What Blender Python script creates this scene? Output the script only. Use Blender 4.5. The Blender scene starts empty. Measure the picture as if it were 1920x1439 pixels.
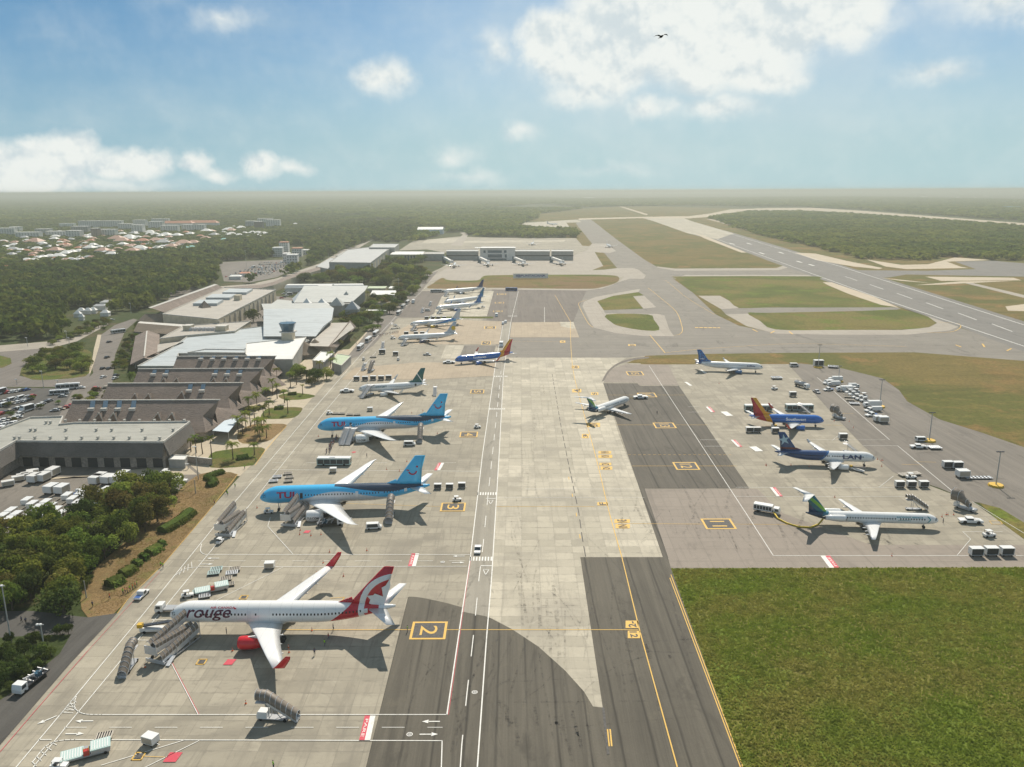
import bpy, bmesh, math, random
import numpy as np
from mathutils import Vector, Matrix
S = bpy.context.scene
COL = S.collection
R = math.radians
PI = math.pi

# ------------------------------------------------------------------ camera
CAM_H, FPX, PITCH, ROLL = 103.0, 1500.0, R(13.54), R(-0.25)
cam = bpy.data.objects.new('camera', bpy.data.cameras.new('camera'))
COL.objects.link(cam); S.camera = cam
cam.data.sensor_width = 36; cam.data.lens = FPX / 1920 * 36
cam.data.clip_start = 1; cam.data.clip_end = 200000
CM = Matrix.Rotation(PI/2 - PITCH, 3, 'X') @ Matrix.Rotation(ROLL, 3, 'Z')
cam.matrix_world = Matrix.Translation((0, 0, CAM_H)) @ CM.to_4x4()

# ------------------------------------------------------------------ sky, sun, exposure
SUN_EL, SUN_AZ = R(48), R(7.5)
W = bpy.data.worlds.new('World'); S.world = W; W.use_nodes = True
sun = bpy.data.objects.new('sun', bpy.data.lights.new('sun', 'SUN')); COL.objects.link(sun)
sun.data.energy = 4.8; sun.data.angle = R(0.5); sun.data.color = (1, 0.92, 0.80)
sd = Vector((math.sin(SUN_AZ)*math.cos(SUN_EL), math.cos(SUN_AZ)*math.cos(SUN_EL), math.sin(SUN_EL)))
sun.rotation_euler = sd.to_track_quat('Z', 'Y').to_euler(); sun.location = sd*500
vs = S.view_settings; vs.view_transform = 'Standard'; vs.look = 'None'; vs.gamma = 1; vs.exposure = 0.18; vs.use_curve_mapping = False
S.cycles.use_denoising = True; S.cycles.max_bounces = 6; S.cycles.volume_bounces = 1
S.cycles.diffuse_bounces = 3; S.cycles.use_adaptive_sampling = True; S.cycles.adaptive_threshold = 0.02

class NT:
    """tiny node-graph helper"""
    def __init__(s, tree):
        s.t = tree; s.n = tree.nodes; s.l = tree.links
    def new(s, typ, ins=None, **kw):
        n = s.n.new(typ)
        for k, v in kw.items(): setattr(n, k, v)
        for k, v in (ins or {}).items():
            sock = n.inputs[k]
            if isinstance(v, bpy.types.NodeSocket): s.l.new(v, sock)
            else: sock.default_value = v
        return n
    def math(s, op, a, b=0.0, c=0.0, clamp=False):
        return s.new('ShaderNodeMath', {0: a, 1: b, 2: c}, operation=op, use_clamp=clamp).outputs[0]
    def vmath(s, op, a, b=(0, 0, 0)):
        n = s.new('ShaderNodeVectorMath', {0: a, 1: b}, operation=op)
        return n.outputs['Value'] if op in ('LENGTH', 'DOT_PRODUCT', 'DISTANCE') else n.outputs[0]
    def mix(s, f, a, b, blend='MIX'):
        n = s.new('ShaderNodeMix', data_type='RGBA', blend_type=blend)
        for i, v in ((0, f), (6, a), (7, b)):
            if isinstance(v, bpy.types.NodeSocket): s.l.new(v, n.inputs[i])
            else: n.inputs[i].default_value = (tuple(v) + (1,))[:4] if i else v
        return n.outputs[2]
    def noise(s, vec, scale, detail=4, rough=0.55, dist=0.0):
        return s.new('ShaderNodeTexNoise', {'Vector': vec, 'Scale': scale, 'Detail': detail, 'Roughness': rough, 'Distortion': dist}).outputs[0]
    def ramp(s, f, a, b, lo=0.0, hi=1.0, smooth=True):
        return s.new('ShaderNodeMapRange', {0: f, 1: a, 2: b, 3: lo, 4: hi}, interpolation_type='SMOOTHSTEP' if smooth else 'LINEAR').outputs[0]
    def scalev(s, vec, v): return s.vmath('MULTIPLY', vec, v)

def build_world():
    g = NT(W.node_tree); g.n.clear()
    out = g.new('ShaderNodeOutputWorld')
    sky = g.new('ShaderNodeTexSky', sky_type='NISHITA', sun_disc=False, sun_elevation=SUN_EL, sun_rotation=SUN_AZ, altitude=100.0)
    sky.air_density = 1.0; sky.dust_density = 1.2; sky.ozone_density = 1.6
    d = g.new('ShaderNodeTexCoord').outputs['Generated']
    s3 = g.new('ShaderNodeSeparateXYZ', {0: d})
    az = g.math('ARCTAN2', s3.outputs[0], s3.outputs[1])
    el = g.math('ARCSINE', s3.outputs[2])
    v = g.new('ShaderNodeCombineXYZ', {0: az, 1: el, 2: 0.0}).outputs[0]
    wob = g.new('ShaderNodeTexNoise', {'Vector': v, 'Scale': 14.0, 'Detail': 6.0, 'Roughness': 0.6}).outputs['Color']
    wob = g.vmath('MULTIPLY', g.vmath('SUBTRACT', wob, (0.5, 0.5, 0.5)), (0.075, 0.045, 0))
    vw = g.vmath('ADD', v, wob)
    # real cumulus banks by compass direction and height (px of the photograph -> angles)
    blobs = [(60,328,110,34,1.1),(150,302,58,34,1.05),(100,296,40,26,1.0),(10,316,90,36,1.1),(250,314,70,26,.92),(300,306,45,22,.9),(395,305,28,20,.75),(430,322,35,14,.6),(505,310,28,22,.85),(560,318,40,14,.5),
        (740,165,48,36,.75),(455,75,60,26,.42),(930,120,36,36,.45),
        (1040,105,62,55,1.35),(1120,130,95,65,1.3),(1230,60,160,95,1.45),(1400,60,140,78,1.25),(1330,130,130,62,1.3),(1400,165,70,32,1.0),(1530,80,90,45,1.0),(1200,20,130,50,1.1),
        (1090,190,70,30,.7),(1210,215,50,22,.62),(1320,220,80,22,.55),(1700,175,60,22,.5),(1850,30,130,70,.95),(1900,90,60,40,.7),
        (860,295,50,20,.4),(980,255,40,18,.45),(900,330,80,16,.3),(1140,320,120,14,.25),(60,345,200,18,.8)]
    tot = None
    for px, py, rx, ry, w in blobs:
        a = math.atan2(px-960, FPX); e = math.atan((356-py)/FPX)
        q = g.vmath('MULTIPLY', g.vmath('SUBTRACT', vw, (a, e, 0)), (FPX/rx*.70, FPX/ry*.72, 0))
        m = g.math('MULTIPLY', g.math('SUBTRACT', 1.0, g.vmath('LENGTH', q), clamp=True), w)
        tot = m if tot is None else g.math('SMOOTH_MAX', tot, m, 0.12)
    nz = g.noise(v, 22.0, 9, 0.56)
    big = g.noise(v, 9.0, 4, 0.5)
    dens = g.math('ADD', tot, g.math('MULTIPLY', g.math('SUBTRACT', nz, 0.5), 0.40))
    dens = g.math('MULTIPLY', dens, g.ramp(tot, 0.0, 0.12))
    alpha = g.math('MULTIPLY', g.ramp(dens, -0.02, 0.60), 0.96)
    nz2 = g.noise(g.vmath('ADD', v, (0.003, 0.012, 0)), 22.0, 9, 0.56)
    lit = g.ramp(g.math('ADD', g.math('SUBTRACT', nz, nz2), g.math('MULTIPLY', big, 0.35)), 0.0, 0.24)
    ccol = g.mix(lit, (6.9, 7.7, 7.9), (9.2, 9.5, 9.1))
    thin = g.math('MULTIPLY', g.ramp(g.noise(g.scalev(v, (1.2, 4, 1)), 5.0, 5, 0.55), 0.45, 0.8), 0.22)
    # deeper blue with height and away from the sun side, paler towards the land
    up = g.ramp(s3.outputs[2], 0.015, 0.23, 0, 1, False)
    west = g.ramp(az, 0.05, -0.60, 0, 1, True)
    base = g.mix(1.0, sky.outputs[0], (0.70, 0.86, 0.98), 'MULTIPLY')
    base = g.mix(g.ramp(s3.outputs[2], 0.0, 0.19, 0.95, 0.30), base, (4.9, 6.9, 7.3))
    base = g.mix(g.math('MULTIPLY', up, g.math('ADD', 0.30, g.math('MULTIPLY', west, 0.58))), base, (0.75, 2.5, 5.2))
    base = g.mix(g.math('MULTIPLY', west, 0.30), base, (1.7, 3.9, 5.6))
    base = g.mix(g.ramp(s3.outputs[2], 0.25, 0.42, 0, 0.85), base, (2.1, 2.7, 3.3))   # greyer sky added overhead, out of the frame, to neutralise the fill light
    base = g.mix(thin, base, (6.0, 7.2, 7.5))
    veil = g.vmath('LENGTH', g.vmath('MULTIPLY', g.vmath('SUBTRACT', vw, (0.20, 0.15, 0)), (2.6, 6.0, 0)))
    veil = g.math('MULTIPLY', g.math('SUBTRACT', 1.0, veil, clamp=True), g.ramp(big, 0.25, 0.65, 0.25, 1.0))
    base = g.mix(g.math('MULTIPLY', veil, 0.75), base, (6.9, 7.8, 7.9))
    c = g.mix(alpha, base, ccol)
    bg = g.new('ShaderNodeBackground', {0: c, 1: 0.085})
    g.l.new(bg.outputs[0], out.inputs[0])
build_world()

# ------------------------------------------------------------------ pixel of the survey photograph -> point on the ground
def ray(px, py):
    return CM @ Vector(((px-960)/FPX, (719.5-py)/FPX, -1))
GZ = 0.06  # level of the paving the things stand on
def G(px, py, z=0.0):
    d = ray(px, py); t = (z - CAM_H)/d.z
    return Vector((d.x*t, d.y*t, z))
def PXM(py, z=0):  # pixels per metre there
    a = G(960, py, z); b = G(1000, py, z)
    return 40/(b-a).length

# ------------------------------------------------------------------ helpers
MATS = {}
def mat(name, col, rough=0.6, metal=0.0, var=0.0, vscale=1.0, spec=0.5, emit=None, coat=0.0):
    if name in MATS: return MATS[name]
    m = bpy.data.materials.new(name); m.use_nodes = True; MATS[name] = m
    g = NT(m.node_tree); b = g.n['Principled BSDF']
    b.inputs['Roughness'].default_value = rough; b.inputs['Metallic'].default_value = metal
    b.inputs['Specular IOR Level'].default_value = spec; b.inputs['Coat Weight'].default_value = coat
    if var:
        tc = g.new('ShaderNodeTexCoord').outputs['Object']
        n = g.noise(tc, vscale, 5, 0.6)
        lo = tuple(c*(1-var) for c in col); hi = tuple(min(1, c*(1+var)) for c in col)
        g.l.new(g.mix(g.ramp(n, .3, .7), lo, hi), b.inputs['Base Color'])
    else: b.inputs['Base Color'].default_value = (*col, 1)
    return m
def srgb(r, g, b):
    f = lambda c: (c/255/12.92 if c <= 10 else ((c/255+.055)/1.055)**2.4)
    return (f(r), f(g), f(b))

class MB:
    def __init__(s): s.v = []; s.f = []; s.mi = []; s.sm = []; s.cur = 0; s.smooth = False; s.M = None
    def V(s, p):
        p = Vector(p)
        if s.M is not None: p = s.M @ p
        s.v.append(p); return len(s.v)-1
    def F(s, idx): s.f.append(list(idx)); s.mi.append(s.cur); s.sm.append(s.smooth)
    def poly(s, pts): s.F([s.V(p) for p in pts])
    def box(s, x0, y0, z0, x1, y1, z1, bottom=True):
        a = [s.V(p) for p in ((x0,y0,z0),(x1,y0,z0),(x1,y1,z0),(x0,y1,z0),(x0,y0,z1),(x1,y0,z1),(x1,y1,z1),(x0,y1,z1))]
        for q in ((4,5,6,7),(0,1,5,4),(1,2,6,5),(2,3,7,6),(3,0,4,7)): s.F([a[i] for i in q])
        if bottom: s.F([a[i] for i in (3,2,1,0)])
        return s
    def cbox(s, cx, cy, z0, sx, sy, sz): return s.box(cx-sx/2, cy-sy/2, z0, cx+sx/2, cy+sy/2, z0+sz)
    def prism(s, pts, z0, z1, cap0=True):
        n = len(pts); a = [s.V((p[0], p[1], z0)) for p in pts]; b = [s.V((p[0], p[1], z1)) for p in pts]
        s.F(b)
        if cap0: s.F(a[::-1])
        for i in range(n): j = (i+1) % n; s.F([a[i], a[j], b[j], b[i]])
        return s
    def xprism(s, pts, y0, y1):  # pts are (x,z)
        n = len(pts); a = [s.V((p[0], y0, p[1])) for p in pts]; b = [s.V((p[0], y1, p[1])) for p in pts]
        s.F(a); s.F(b[::-1])
        for i in range(n): j = (i+1) % n; s.F([a[j], a[i], b[i], b[j]])
        return s
    def loft(s, rings, cap=True, closed=True):
        ids = [[s.V(p) for p in r] for r in rings]
        for A, B in zip(ids, ids[1:]):
            n = len(A)
            for i in range(n if closed else n-1):
                j = (i+1) % n; s.F([A[i], A[j], B[j], B[i]])
        if cap: s.F(ids[0][::-1]); s.F(ids[-1])
        return s
    def tube(s, pts, r, n=6, cap=True):
        pts = [Vector(p) for p in pts]; rings = []
        for i, p in enumerate(pts):
            d = (pts[min(i+1, len(pts)-1)] - pts[max(i-1, 0)]).normalized()
            u = d.cross(Vector((0, 0, 1)))
            if u.length < 1e-3: u = d.cross(Vector((1, 0, 0)))
            u.normalize(); w = d.cross(u)
            rr = r[i] if isinstance(r, (list, tuple)) else r
            rings.append([p + u*rr*math.cos(2*PI*k/n) + w*rr*math.sin(2*PI*k/n) for k in range(n)])
        return s.loft(rings, cap)
    def bar(s, a, b, w, h=None):
        h = h or w; a = Vector(a); b = Vector(b); d = (b-a).normalized()
        u = d.cross(Vector((0, 0, 1)))
        if u.length < 1e-3: u = Vector((1, 0, 0))
        u.normalize(); t = u.cross(d)
        return s.loft([[p+u*w/2+t*h/2, p-u*w/2+t*h/2, p-u*w/2-t*h/2, p+u*w/2-t*h/2] for p in (a, b)])
    def lathe(s, prof, n=20, axis='x', o=(0, 0, 0), cap=True):
        o = Vector(o); rings = []
        for t, r in prof:
            ring = []
            for k in range(n):
                c, q = math.cos(2*PI*k/n)*r, math.sin(2*PI*k/n)*r
                ring.append(o + (Vector((t, c, q)) if axis == 'x' else Vector((c, t, -q)) if axis == 'y' else Vector((c, q, t))))
            rings.append(ring)
        return s.loft(rings, cap)
    def wheel(s, x, y, z, r, w, n=14):  # axle along y
        return s.lathe([(-w/2, r*.8), (-w*.4, r), (w*.4, r), (w/2, r*.8)], n, 'y', (x, y, z))
    def build(s, name, mats, parent=None, bevel=0):
        me = bpy.data.meshes.new(name)
        me.from_pydata([tuple(p) for p in s.v], [], s.f)
        if not isinstance(mats, (list, tuple)): mats = [mats]
        for m in mats: me.materials.append(m)
        me.polygons.foreach_set('material_index', s.mi); me.polygons.foreach_set('use_smooth', s.sm)
        me.validate()
        if any(s.sm) or True:
            bm = bmesh.new(); bm.from_mesh(me)
            bmesh.ops.recalc_face_normals(bm, faces=bm.faces) if name not in FLAT else None
            bm.to_mesh(me); bm.free()
        o = bpy.data.objects.new(name, me); COL.objects.link(o)
        if parent is not None: o.parent = parent
        if bevel:
            mo = o.modifiers.new('bevel', 'BEVEL'); mo.width = bevel; mo.segments = 2; mo.limit_method = 'ANGLE'
        return o
FLAT = set()

def tag(o, label=None, cat=None, group=None, kind=None):
    if label: o['label'] = label
    if cat: o['category'] = cat
    if group: o['group'] = group
    if kind: o['kind'] = kind
    return o
def thing(name, label, cat, loc=(0, 0, 0), rz=0.0, group=None, sc=None):
    o = bpy.data.objects.new(name, None); COL.objects.link(o)
    o.location = loc; o.rotation_euler = (0, 0, rz); o.empty_display_size = 0.5
    if sc: o.scale = (sc, sc, sc)
    return tag(o, label, cat, group)
def dup(root, loc, rz, label=None, group=None, sc=None):
    r = root.copy(); COL.objects.link(r); r.location = loc; r.rotation_euler = (0, 0, rz)
    if sc: r.scale = (sc, sc, sc) if not isinstance(sc, tuple) else sc
    if label: r['label'] = label
    if group: r['group'] = group
    for ch in root.children:
        c = ch.copy(); COL.objects.link(c); c.parent = r
        for gch in ch.children:
            d = gch.copy(); COL.objects.link(d); d.parent = c
    return r
class Kind:
    """builder + lazily created prototype: the first placing is the original, the others are copies"""
    def __init__(s, fn): s.fn = fn; s.first = None
    def __call__(s, loc, rz, label, group=None, sc=None):
        if s.first is None:
            s.first = s.fn(); o = s.first
            o.location = loc; o.rotation_euler = (0, 0, rz)
            if sc: o.scale = (sc, sc, sc) if not isinstance(sc, tuple) else sc
            o['label'] = label
            if group: o['group'] = group
            return o
        return dup(s.first, loc, rz, label, group, sc)
def kind(fn): return Kind(fn)
def heading(a, b): return math.atan2(b.y-a.y, b.x-a.x)

def sheet(name, pts, z, m, parent=None, px=True, kindtag=True, sub=None):
    """flat polygon given in photograph pixels on the ground"""
    P = [G(x, y, z) for x, y in pts] if px else [Vector((p[0], p[1], z)) for p in pts]
    bm = bmesh.new(); f = bm.faces.new([bm.verts.new(p) for p in P])
    bm.normal_update()
    if f.normal.z < 0: bmesh.ops.reverse_faces(bm, faces=[f])
    bmesh.ops.triangulate(bm, faces=bm.faces[:])
    me = bpy.data.meshes.new(name); bm.to_mesh(me); bm.free(); me.materials.append(m)
    o = bpy.data.objects.new(name, me); COL.objects.link(o)
    if parent is not None: o.parent = parent
    elif kindtag: o['kind'] = 'structure'
    return o
def smooth(pts, n=6, closed=False):
    out = []; N = len(pts)
    for i in range(N if closed else N-1):
        p0, p1, p2, p3 = (pts[(i-1) % N] if closed or i > 0 else pts[0]), pts[i], pts[(i+1) % N], (pts[(i+2) % N] if closed or i+2 < N else pts[-1])
        for k in range(n):
            t = k/n
            out.append(tuple(0.5*((2*p1[j])+(-p0[j]+p2[j])*t+(2*p0[j]-5*p1[j]+4*p2[j]-p3[j])*t*t+(-p0[j]+3*p1[j]-3*p2[j]+p3[j])*t**3) for j in (0, 1)))
    if not closed: out.append(tuple(pts[-1]))
    return out
def inpoly(x, y, P):
    c = False; j = len(P)-1
    for i in range(len(P)):
        if (P[i][1] > y) != (P[j][1] > y) and x < (P[j][0]-P[i][0])*(y-P[i][1])/(P[j][1]-P[i][1])+P[i][0]: c = not c
        j = i
    return c
# ------------------------------------------------------------------ ground materials
def tcobj(g): return g.new('ShaderNodeTexCoord').outputs['Object']
def concrete(name, col, slab=5.0, con=0.10, stain=0.35, streak=0.25, rough=0.85, joint=0.80):
    m = bpy.data.materials.new(name); m.use_nodes = True; g = NT(m.node_tree); b = g.n['Principled BSDF']
    p = tcobj(g)
    wv = g.new('ShaderNodeVectorRotate', {'Vector': p, 'Angle': 0.012}, rotation_type='Z_AXIS').outputs[0]
    br = g.new('ShaderNodeTexBrick', {'Vector': g.scalev(wv, (1/slab, 1/slab, 0)), 'Scale': 1.0, 'Mortar Size': 0.018, 'Mortar Smooth': 0.3, 'Brick Width': 1.0, 'Row Height': 0.9,
        'Color1': (1-con, 1-con, 1-con*1.1, 1), 'Color2': (1+con*.7, 1+con*.7, 1+con*.6, 1), 'Mortar': (joint, joint, joint, 1)}, offset=0.0)
    br2 = g.new('ShaderNodeTexBrick', {'Vector': g.scalev(wv, (1/slab/5, 1/slab/4, 0)), 'Scale': 1.0, 'Mortar Size': 0.0, 'Brick Width': 1.0, 'Row Height': 1.0,
        'Color1': (1-con*.9, 1-con*.9, 1-con, 1), 'Color2': (1+con*.5, 1+con*.5, 1+con*.45, 1)}, offset=0.0)
    c = g.mix(1.0, br.outputs[0], (*col, 1), 'MULTIPLY'); c = g.mix(1.0, c, br2.outputs[0], 'MULTIPLY')
    n1 = g.noise(p, 0.045, 8, 0.62, 0.6); n2 = g.noise(g.scalev(p, (0.5, 0.05, 1)), 1.0, 5, 0.6, 1.2); n3 = g.noise(p, 1.6, 6, 0.7)
    n4 = g.noise(g.scalev(p, (0.06, 0.55, 1)), 1.0, 6, 0.65, 1.0)
    dk = tuple(x*.62 for x in col)
    yy = g.new('ShaderNodeSeparateXYZ', {0: g.scalev(wv, (1/slab, 1/slab/.9, 0))}).outputs; n7 = g.noise(g.scalev(p, (.22, .5, 1)), 1.0, 7, .75, .8)
    for ax, k_ in ((1, .55), (0, .30)):
        q = g.math('ABSOLUTE', g.math('SUBTRACT', g.math('FRACT', g.math('ADD', yy[ax], g.math('MULTIPLY', n7, .10))), .55))
        c = g.mix(g.math('MULTIPLY', g.ramp(q, .36, .50), g.math('MULTIPLY', g.ramp(n7, .46, .66), k_*con*9)), c, tuple(x*.50 for x in col))
    c = g.mix(g.math('MULTIPLY', g.ramp(n1, .47, .66), stain), c, dk)
    n5 = g.noise(g.vmath('ADD', p, (77, 13, 0)), .16, 9, .72, 1.5); c = g.mix(g.math('MULTIPLY', g.ramp(n5, .55, .72), stain*.9), c, tuple(x*.55 for x in col)); c = g.mix(g.math('MULTIPLY', g.ramp(n5, .45, .28), .3), c, tuple(min(.8, x*1.25) for x in col))
    c = g.mix(g.math('MULTIPLY', g.ramp(n2, .50, .72), streak), c, dk)
    c = g.mix(g.math('MULTIPLY', g.ramp(n4, .52, .75), streak*.8), c, dk)
    c = g.mix(g.math('MULTIPLY', g.ramp(n3, .35, .7), .16), c, tuple(x*.7 for x in col))
    sp = g.new('ShaderNodeTexVoronoi', {'Vector': p, 'Scale': 0.11, 'Randomness': 1.0}).outputs['Distance']
    c = g.mix(g.math('MULTIPLY', g.ramp(g.math('ADD', sp, g.math('MULTIPLY', n3, 0.35)), .30, .16), .38), c, tuple(x*.42 for x in col))
    g.l.new(c, b.inputs['Base Color']); b.inputs['Roughness'].default_value = rough; b.inputs['Specular IOR Level'].default_value = 0.35
    MATS[name] = m; return m
def asphalt(name, col, streak=0.5, seams=True, lane=6.0, rough=0.85, dirx=False):
    m = bpy.data.materials.new(name); m.use_nodes = True; g = NT(m.node_tree); b = g.n['Principled BSDF']
    p = tcobj(g)
    sc = (0.42, 0.012, 1) if not dirx else (0.012, 0.34, 1)
    n1 = g.noise(g.scalev(p, sc), 1.0, 9, 0.72, 0.7); n2 = g.noise(p, 0.035, 6, 0.6); n3 = g.noise(p, 2.2, 6, 0.7)
    lo = tuple(x*.55 for x in col); hi = tuple(x*1.3 for x in col)
    c = g.mix(g.math('MULTIPLY', g.ramp(n1, .42, .68), streak), col, lo)
    c = g.mix(g.math('MULTIPLY', g.ramp(n1, .52, .30), streak*.8), c, hi)
    c = g.mix(g.math('MULTIPLY', g.ramp(n2, .4, .7), .40), c, hi)
    n5 = g.noise(g.scalev(p, (1.0, .35, 1)), .09, 8, .7, 1.5); c = g.mix(g.math('MULTIPLY', g.ramp(n5, .54, .68), .65), c, tuple(x*.5 for x in col)); c = g.mix(g.math('MULTIPLY', g.ramp(n5, .44, .30), .35), c, tuple(x*1.45 for x in (col[0]*1.03, col[1], col[2]*.92)))
    c = g.mix(g.math('MULTIPLY', g.ramp(n3, .35, .7), .25), c, lo)
    if seams:
        wv = g.new('ShaderNodeSeparateXYZ', {0: p}).outputs[1 if dirx else 0]
        q = g.math('ABSOLUTE', g.math('SUBTRACT', g.math('FRACT', g.math('ADD', g.math('DIVIDE', wv, lane), g.math('MULTIPLY', n2, 0.12))), 0.5))
        c = g.mix(g.math('MULTIPLY', g.ramp(q, .07, .0), g.math('MULTIPLY', g.ramp(n1, .30, .55), .9)), c, tuple(x*.35 for x in col))
    g.l.new(c, b.inputs['Base Color']); b.inputs['Roughness'].default_value = rough; b.inputs['Specular IOR Level'].default_value = 0.35
    MATS[name] = m; return m
def grassmat(name, cols, scale=0.02, fine=1.5, bump=0.6, bias=0.0):
    m = bpy.data.materials.new(name); m.use_nodes = True; g = NT(m.node_tree); b = g.n['Principled BSDF']
    p = tcobj(g)
    n1 = g.noise(g.scalev(p, (1, 1.0, 1)), scale, 6, 0.6, 0.5); n2 = g.noise(g.vmath('ADD', p, (300, 90, 0)), scale*3.1, 6, 0.65); n3 = g.noise(p, fine, 8, 0.75); n4 = g.noise(p, fine*.27, 6, 0.7)
    a, bb, cc = cols
    c = g.mix(g.ramp(g.math('ADD', n1, bias), .42, .56), a, bb)
    c = g.mix(g.ramp(n2, .52, .62), c, cc)
    n6 = g.noise(g.scalev(p, (.6, 2.2, 1)), scale*2.0, 7, .7, 1.2); c = g.mix(g.math('MULTIPLY', g.ramp(n6, .50, .68), .55), c, tuple(x*.62 for x in bb)); c = g.mix(g.math('MULTIPLY', g.ramp(n6, .45, .3), .45), c, tuple(min(.6, x*1.35) for x in cc))
    c = g.mix(g.math('MULTIPLY', g.ramp(n3, .42, .66), .62), c, tuple(x*.38 for x in a))
    c = g.mix(g.math('MULTIPLY', g.ramp(n4, .5, .75), .45), c, tuple(x*1.5 for x in a))
    g.l.new(c, b.inputs['Base Color']); b.inputs['Roughness'].default_value = 0.95; b.inputs['Specular IOR Level'].default_value = 0.15
    if bump:
        bn = g.new('ShaderNodeBump', {'Height': n3, 'Strength': bump, 'Distance': 0.5}); g.l.new(bn.outputs[0], b.inputs['Normal'])
    MATS[name] = m; return m

M_conc = concrete('apron concrete', (.345, .31, .245), 5.0, .14, .7, .65)
M_lite = concrete('pale concrete', (.48, .435, .35), 5.0, .16, .6, .5)
M_tan = concrete('tan concrete', (.40, .325, .235), 5.0, .06, .3, .3)
M_pink = concrete('pinkish worn asphalt', (.275, .235, .195), 9.0, .03, .35, .5, joint=.85)
M_shou = concrete('shoulder concrete', (.36, .32, .268), 7.0, .05, .25, .2)
M_cream = concrete('cream paving', (.47, .40, .295), 3.0, .05, .2, .1)
M_asph = asphalt('apron asphalt', (.108, .096, .074), .8)
M_asph2 = asphalt('stand asphalt', (.105, .093, .074), .6, True, 7.0)
M_taxi = asphalt('taxiway asphalt', (.21, .19, .16), .45, False, dirx=True)
M_purp = asphalt('worn stand asphalt', (.15, .128, .108), .5, False)
M_run = asphalt('runway asphalt', (.175, .165, .15), .35, False)
M_road = asphalt('road asphalt', (.17, .15, .13), .4, False)
M_dark = asphalt('old dark asphalt', (.085, .08, .072), .5, False)
M_serv = asphalt('service yard asphalt', (.18, .16, .135), .5, False)
M_soil = grassmat('forest floor', ((.045, .065, .018), (.07, .08, .025), (.10, .085, .04)), .01, .4, .4)
M_field = grassmat('airfield grass', ((.175, .135, .042), (.11, .115, .026), (.225, .145, .05)), .008, .5, .4)
M_fgreen = grassmat('green airfield grass', ((.095, .115, .02), (.19, .155, .045), (.13, .165, .022)), .012, .5, .4)
M_lawn = grassmat('near grass', ((.175, .225, .034), (.26, .235, .062), (.19, .265, .036)), .03, 2.4, 1.0)
M_brown = grassmat('dry brown grass', ((.27, .18, .085), (.21, .145, .065), (.19, .165, .055)), .04, 2.0, .6)
M_sand = concrete('sand', (.50, .42, .31), 30.0, .02, .3, .2, joint=.95)
M_gardn = grassmat('garden grass', ((.10, .13, .02), (.16, .125, .045), (.07, .10, .02)), .06, 1.5, .5)

gz = [0.0]
def lay(name, pts, m, z, par=None):
    gz[0] += .0012
    return sheet(name, pts, .004+gz[0], m, par)   # every sheet a little above the one laid before it

# the land to the horizon
gm = MB(); E = 45000
gm.poly([(-E, -400, 0), (E, -400, 0), (E, 70000, 0), (-E, 70000, 0)]); land = gm.build('ground', M_soil); land['kind'] = 'structure'
def fieldpoly(name, pts, m, z): return lay(name, pts, m, z)
fieldpoly('airfield_grass', [(1175,684),(1478,684),(1570,692),(1700,756),(1840,814),(1920,842),(2100,900),(2500,800),(2300,560),(2050,440),(1920,428),(1560,398),(1480,394),(1400,392),(1180,386),(1090,392),(1010,402),(960,412),(1030,419),(1060,424),(1062,448),(1000,470),(1140,510),(1180,560)], M_field, .006)
A = lay('apron', [(0,1397),(133,1243),(220,1150),(250,1110),(307,1057),(390,960),(450,893),(500,845),(540,795),(567,767),(590,742),(657,662),(700,605),(752,565),(787,535),(800,515),(822,505),(870,480),(800,468),(748,470),(775,452),(860,444),(920,446),(1080,447),(1092,461),(1104,462),(1112,457),(1137,457),(1157,475),(1200,505),(1230,540),(1250,600),(1200,684),(1478,683),(1560,775),(1618,836),(1674,885),(1823,941),(1920,1010),(2300,1280),(2300,1062),(1920,1064),(1258,1066),(1393,1439),(1487,1700),(-320,1700)], M_conc, .012)
lay('taxiway', [(1080,420),(1085,412),(1107,411),(1153,447),(1208,487),(1232,501),(1265,506),(1455,505),(1475,500),(1497,500),(1600,530),(1527,518),(1285,518),(1262,523),(1300,550),(1342,590),(1385,611),(1455,625),(1560,627),(1690,627),(1750,618),(1775,606),(1960,672),(2100,740),(2100,700),(1920,677),(1715,661),(1475,662),(1325,664),(1220,667),(1175,671),(945,671),(925,640),(905,600),(900,543),(1100,545),(1130,541),(1165,528),(1180,523),(1207,523),(1211,517),(1197,506),(1187,503),(1157,503),(1110,457)], M_taxi, .018)
lay('shoulder_taxiway', [(1100,545),(1130,541),(1165,528),(1180,523),(1207,523),(1211,517),(1197,506),(1187,503),(1157,503),(1143,505),(1085,503),(1000,500),(870,500),(835,512),(830,520),(925,516),(1150,512),(1170,520),(1160,530),(1120,541),(1060,543),(925,540),(925,543),(1060,546)], M_shou, .024)
lay('shoulder_taxiway', [(1100,471),(1110,457),(1137,457),(1155,471),(1143,475)], M_shou, .024)
lay('shoulder_taxiway', smooth([(1200,542),(1155,550),(1117,557),(1095,566),(1092,575),(1107,605),(1114,615),(1155,625),(1205,630),(1264,631),(1255,618),(1246,592),(1230,588),(1132,586),(1145,572),(1160,562),(1197,549)], 1), M_shou, .024)
lay('shoulder_taxiway', [(1187,556),(1208,555),(1231,577),(1207,579)], M_shou, .036)
lay('shoulder_taxiway', [(1309,555),(1350,555),(1372,567),(1386,579),(1352,580)], M_shou, .024)
lay('shoulder_taxiway', [(1361,590),(1397,586),(1430,602),(1455,616),(1560,619),(1690,619),(1742,614),(1757,606),(1740,594),(1712,583),(1690,578),(1740,590),(1775,601),(1800,612),(1780,620),(1700,628),(1560,628),(1455,626),(1400,612)], M_shou, .024)
lay('shoulder_taxiway', [(1232,500),(1232,502),(1265,508),(1460,507),(1480,501),(1470,498),(1455,503),(1265,504)], M_shou, .024)
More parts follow.
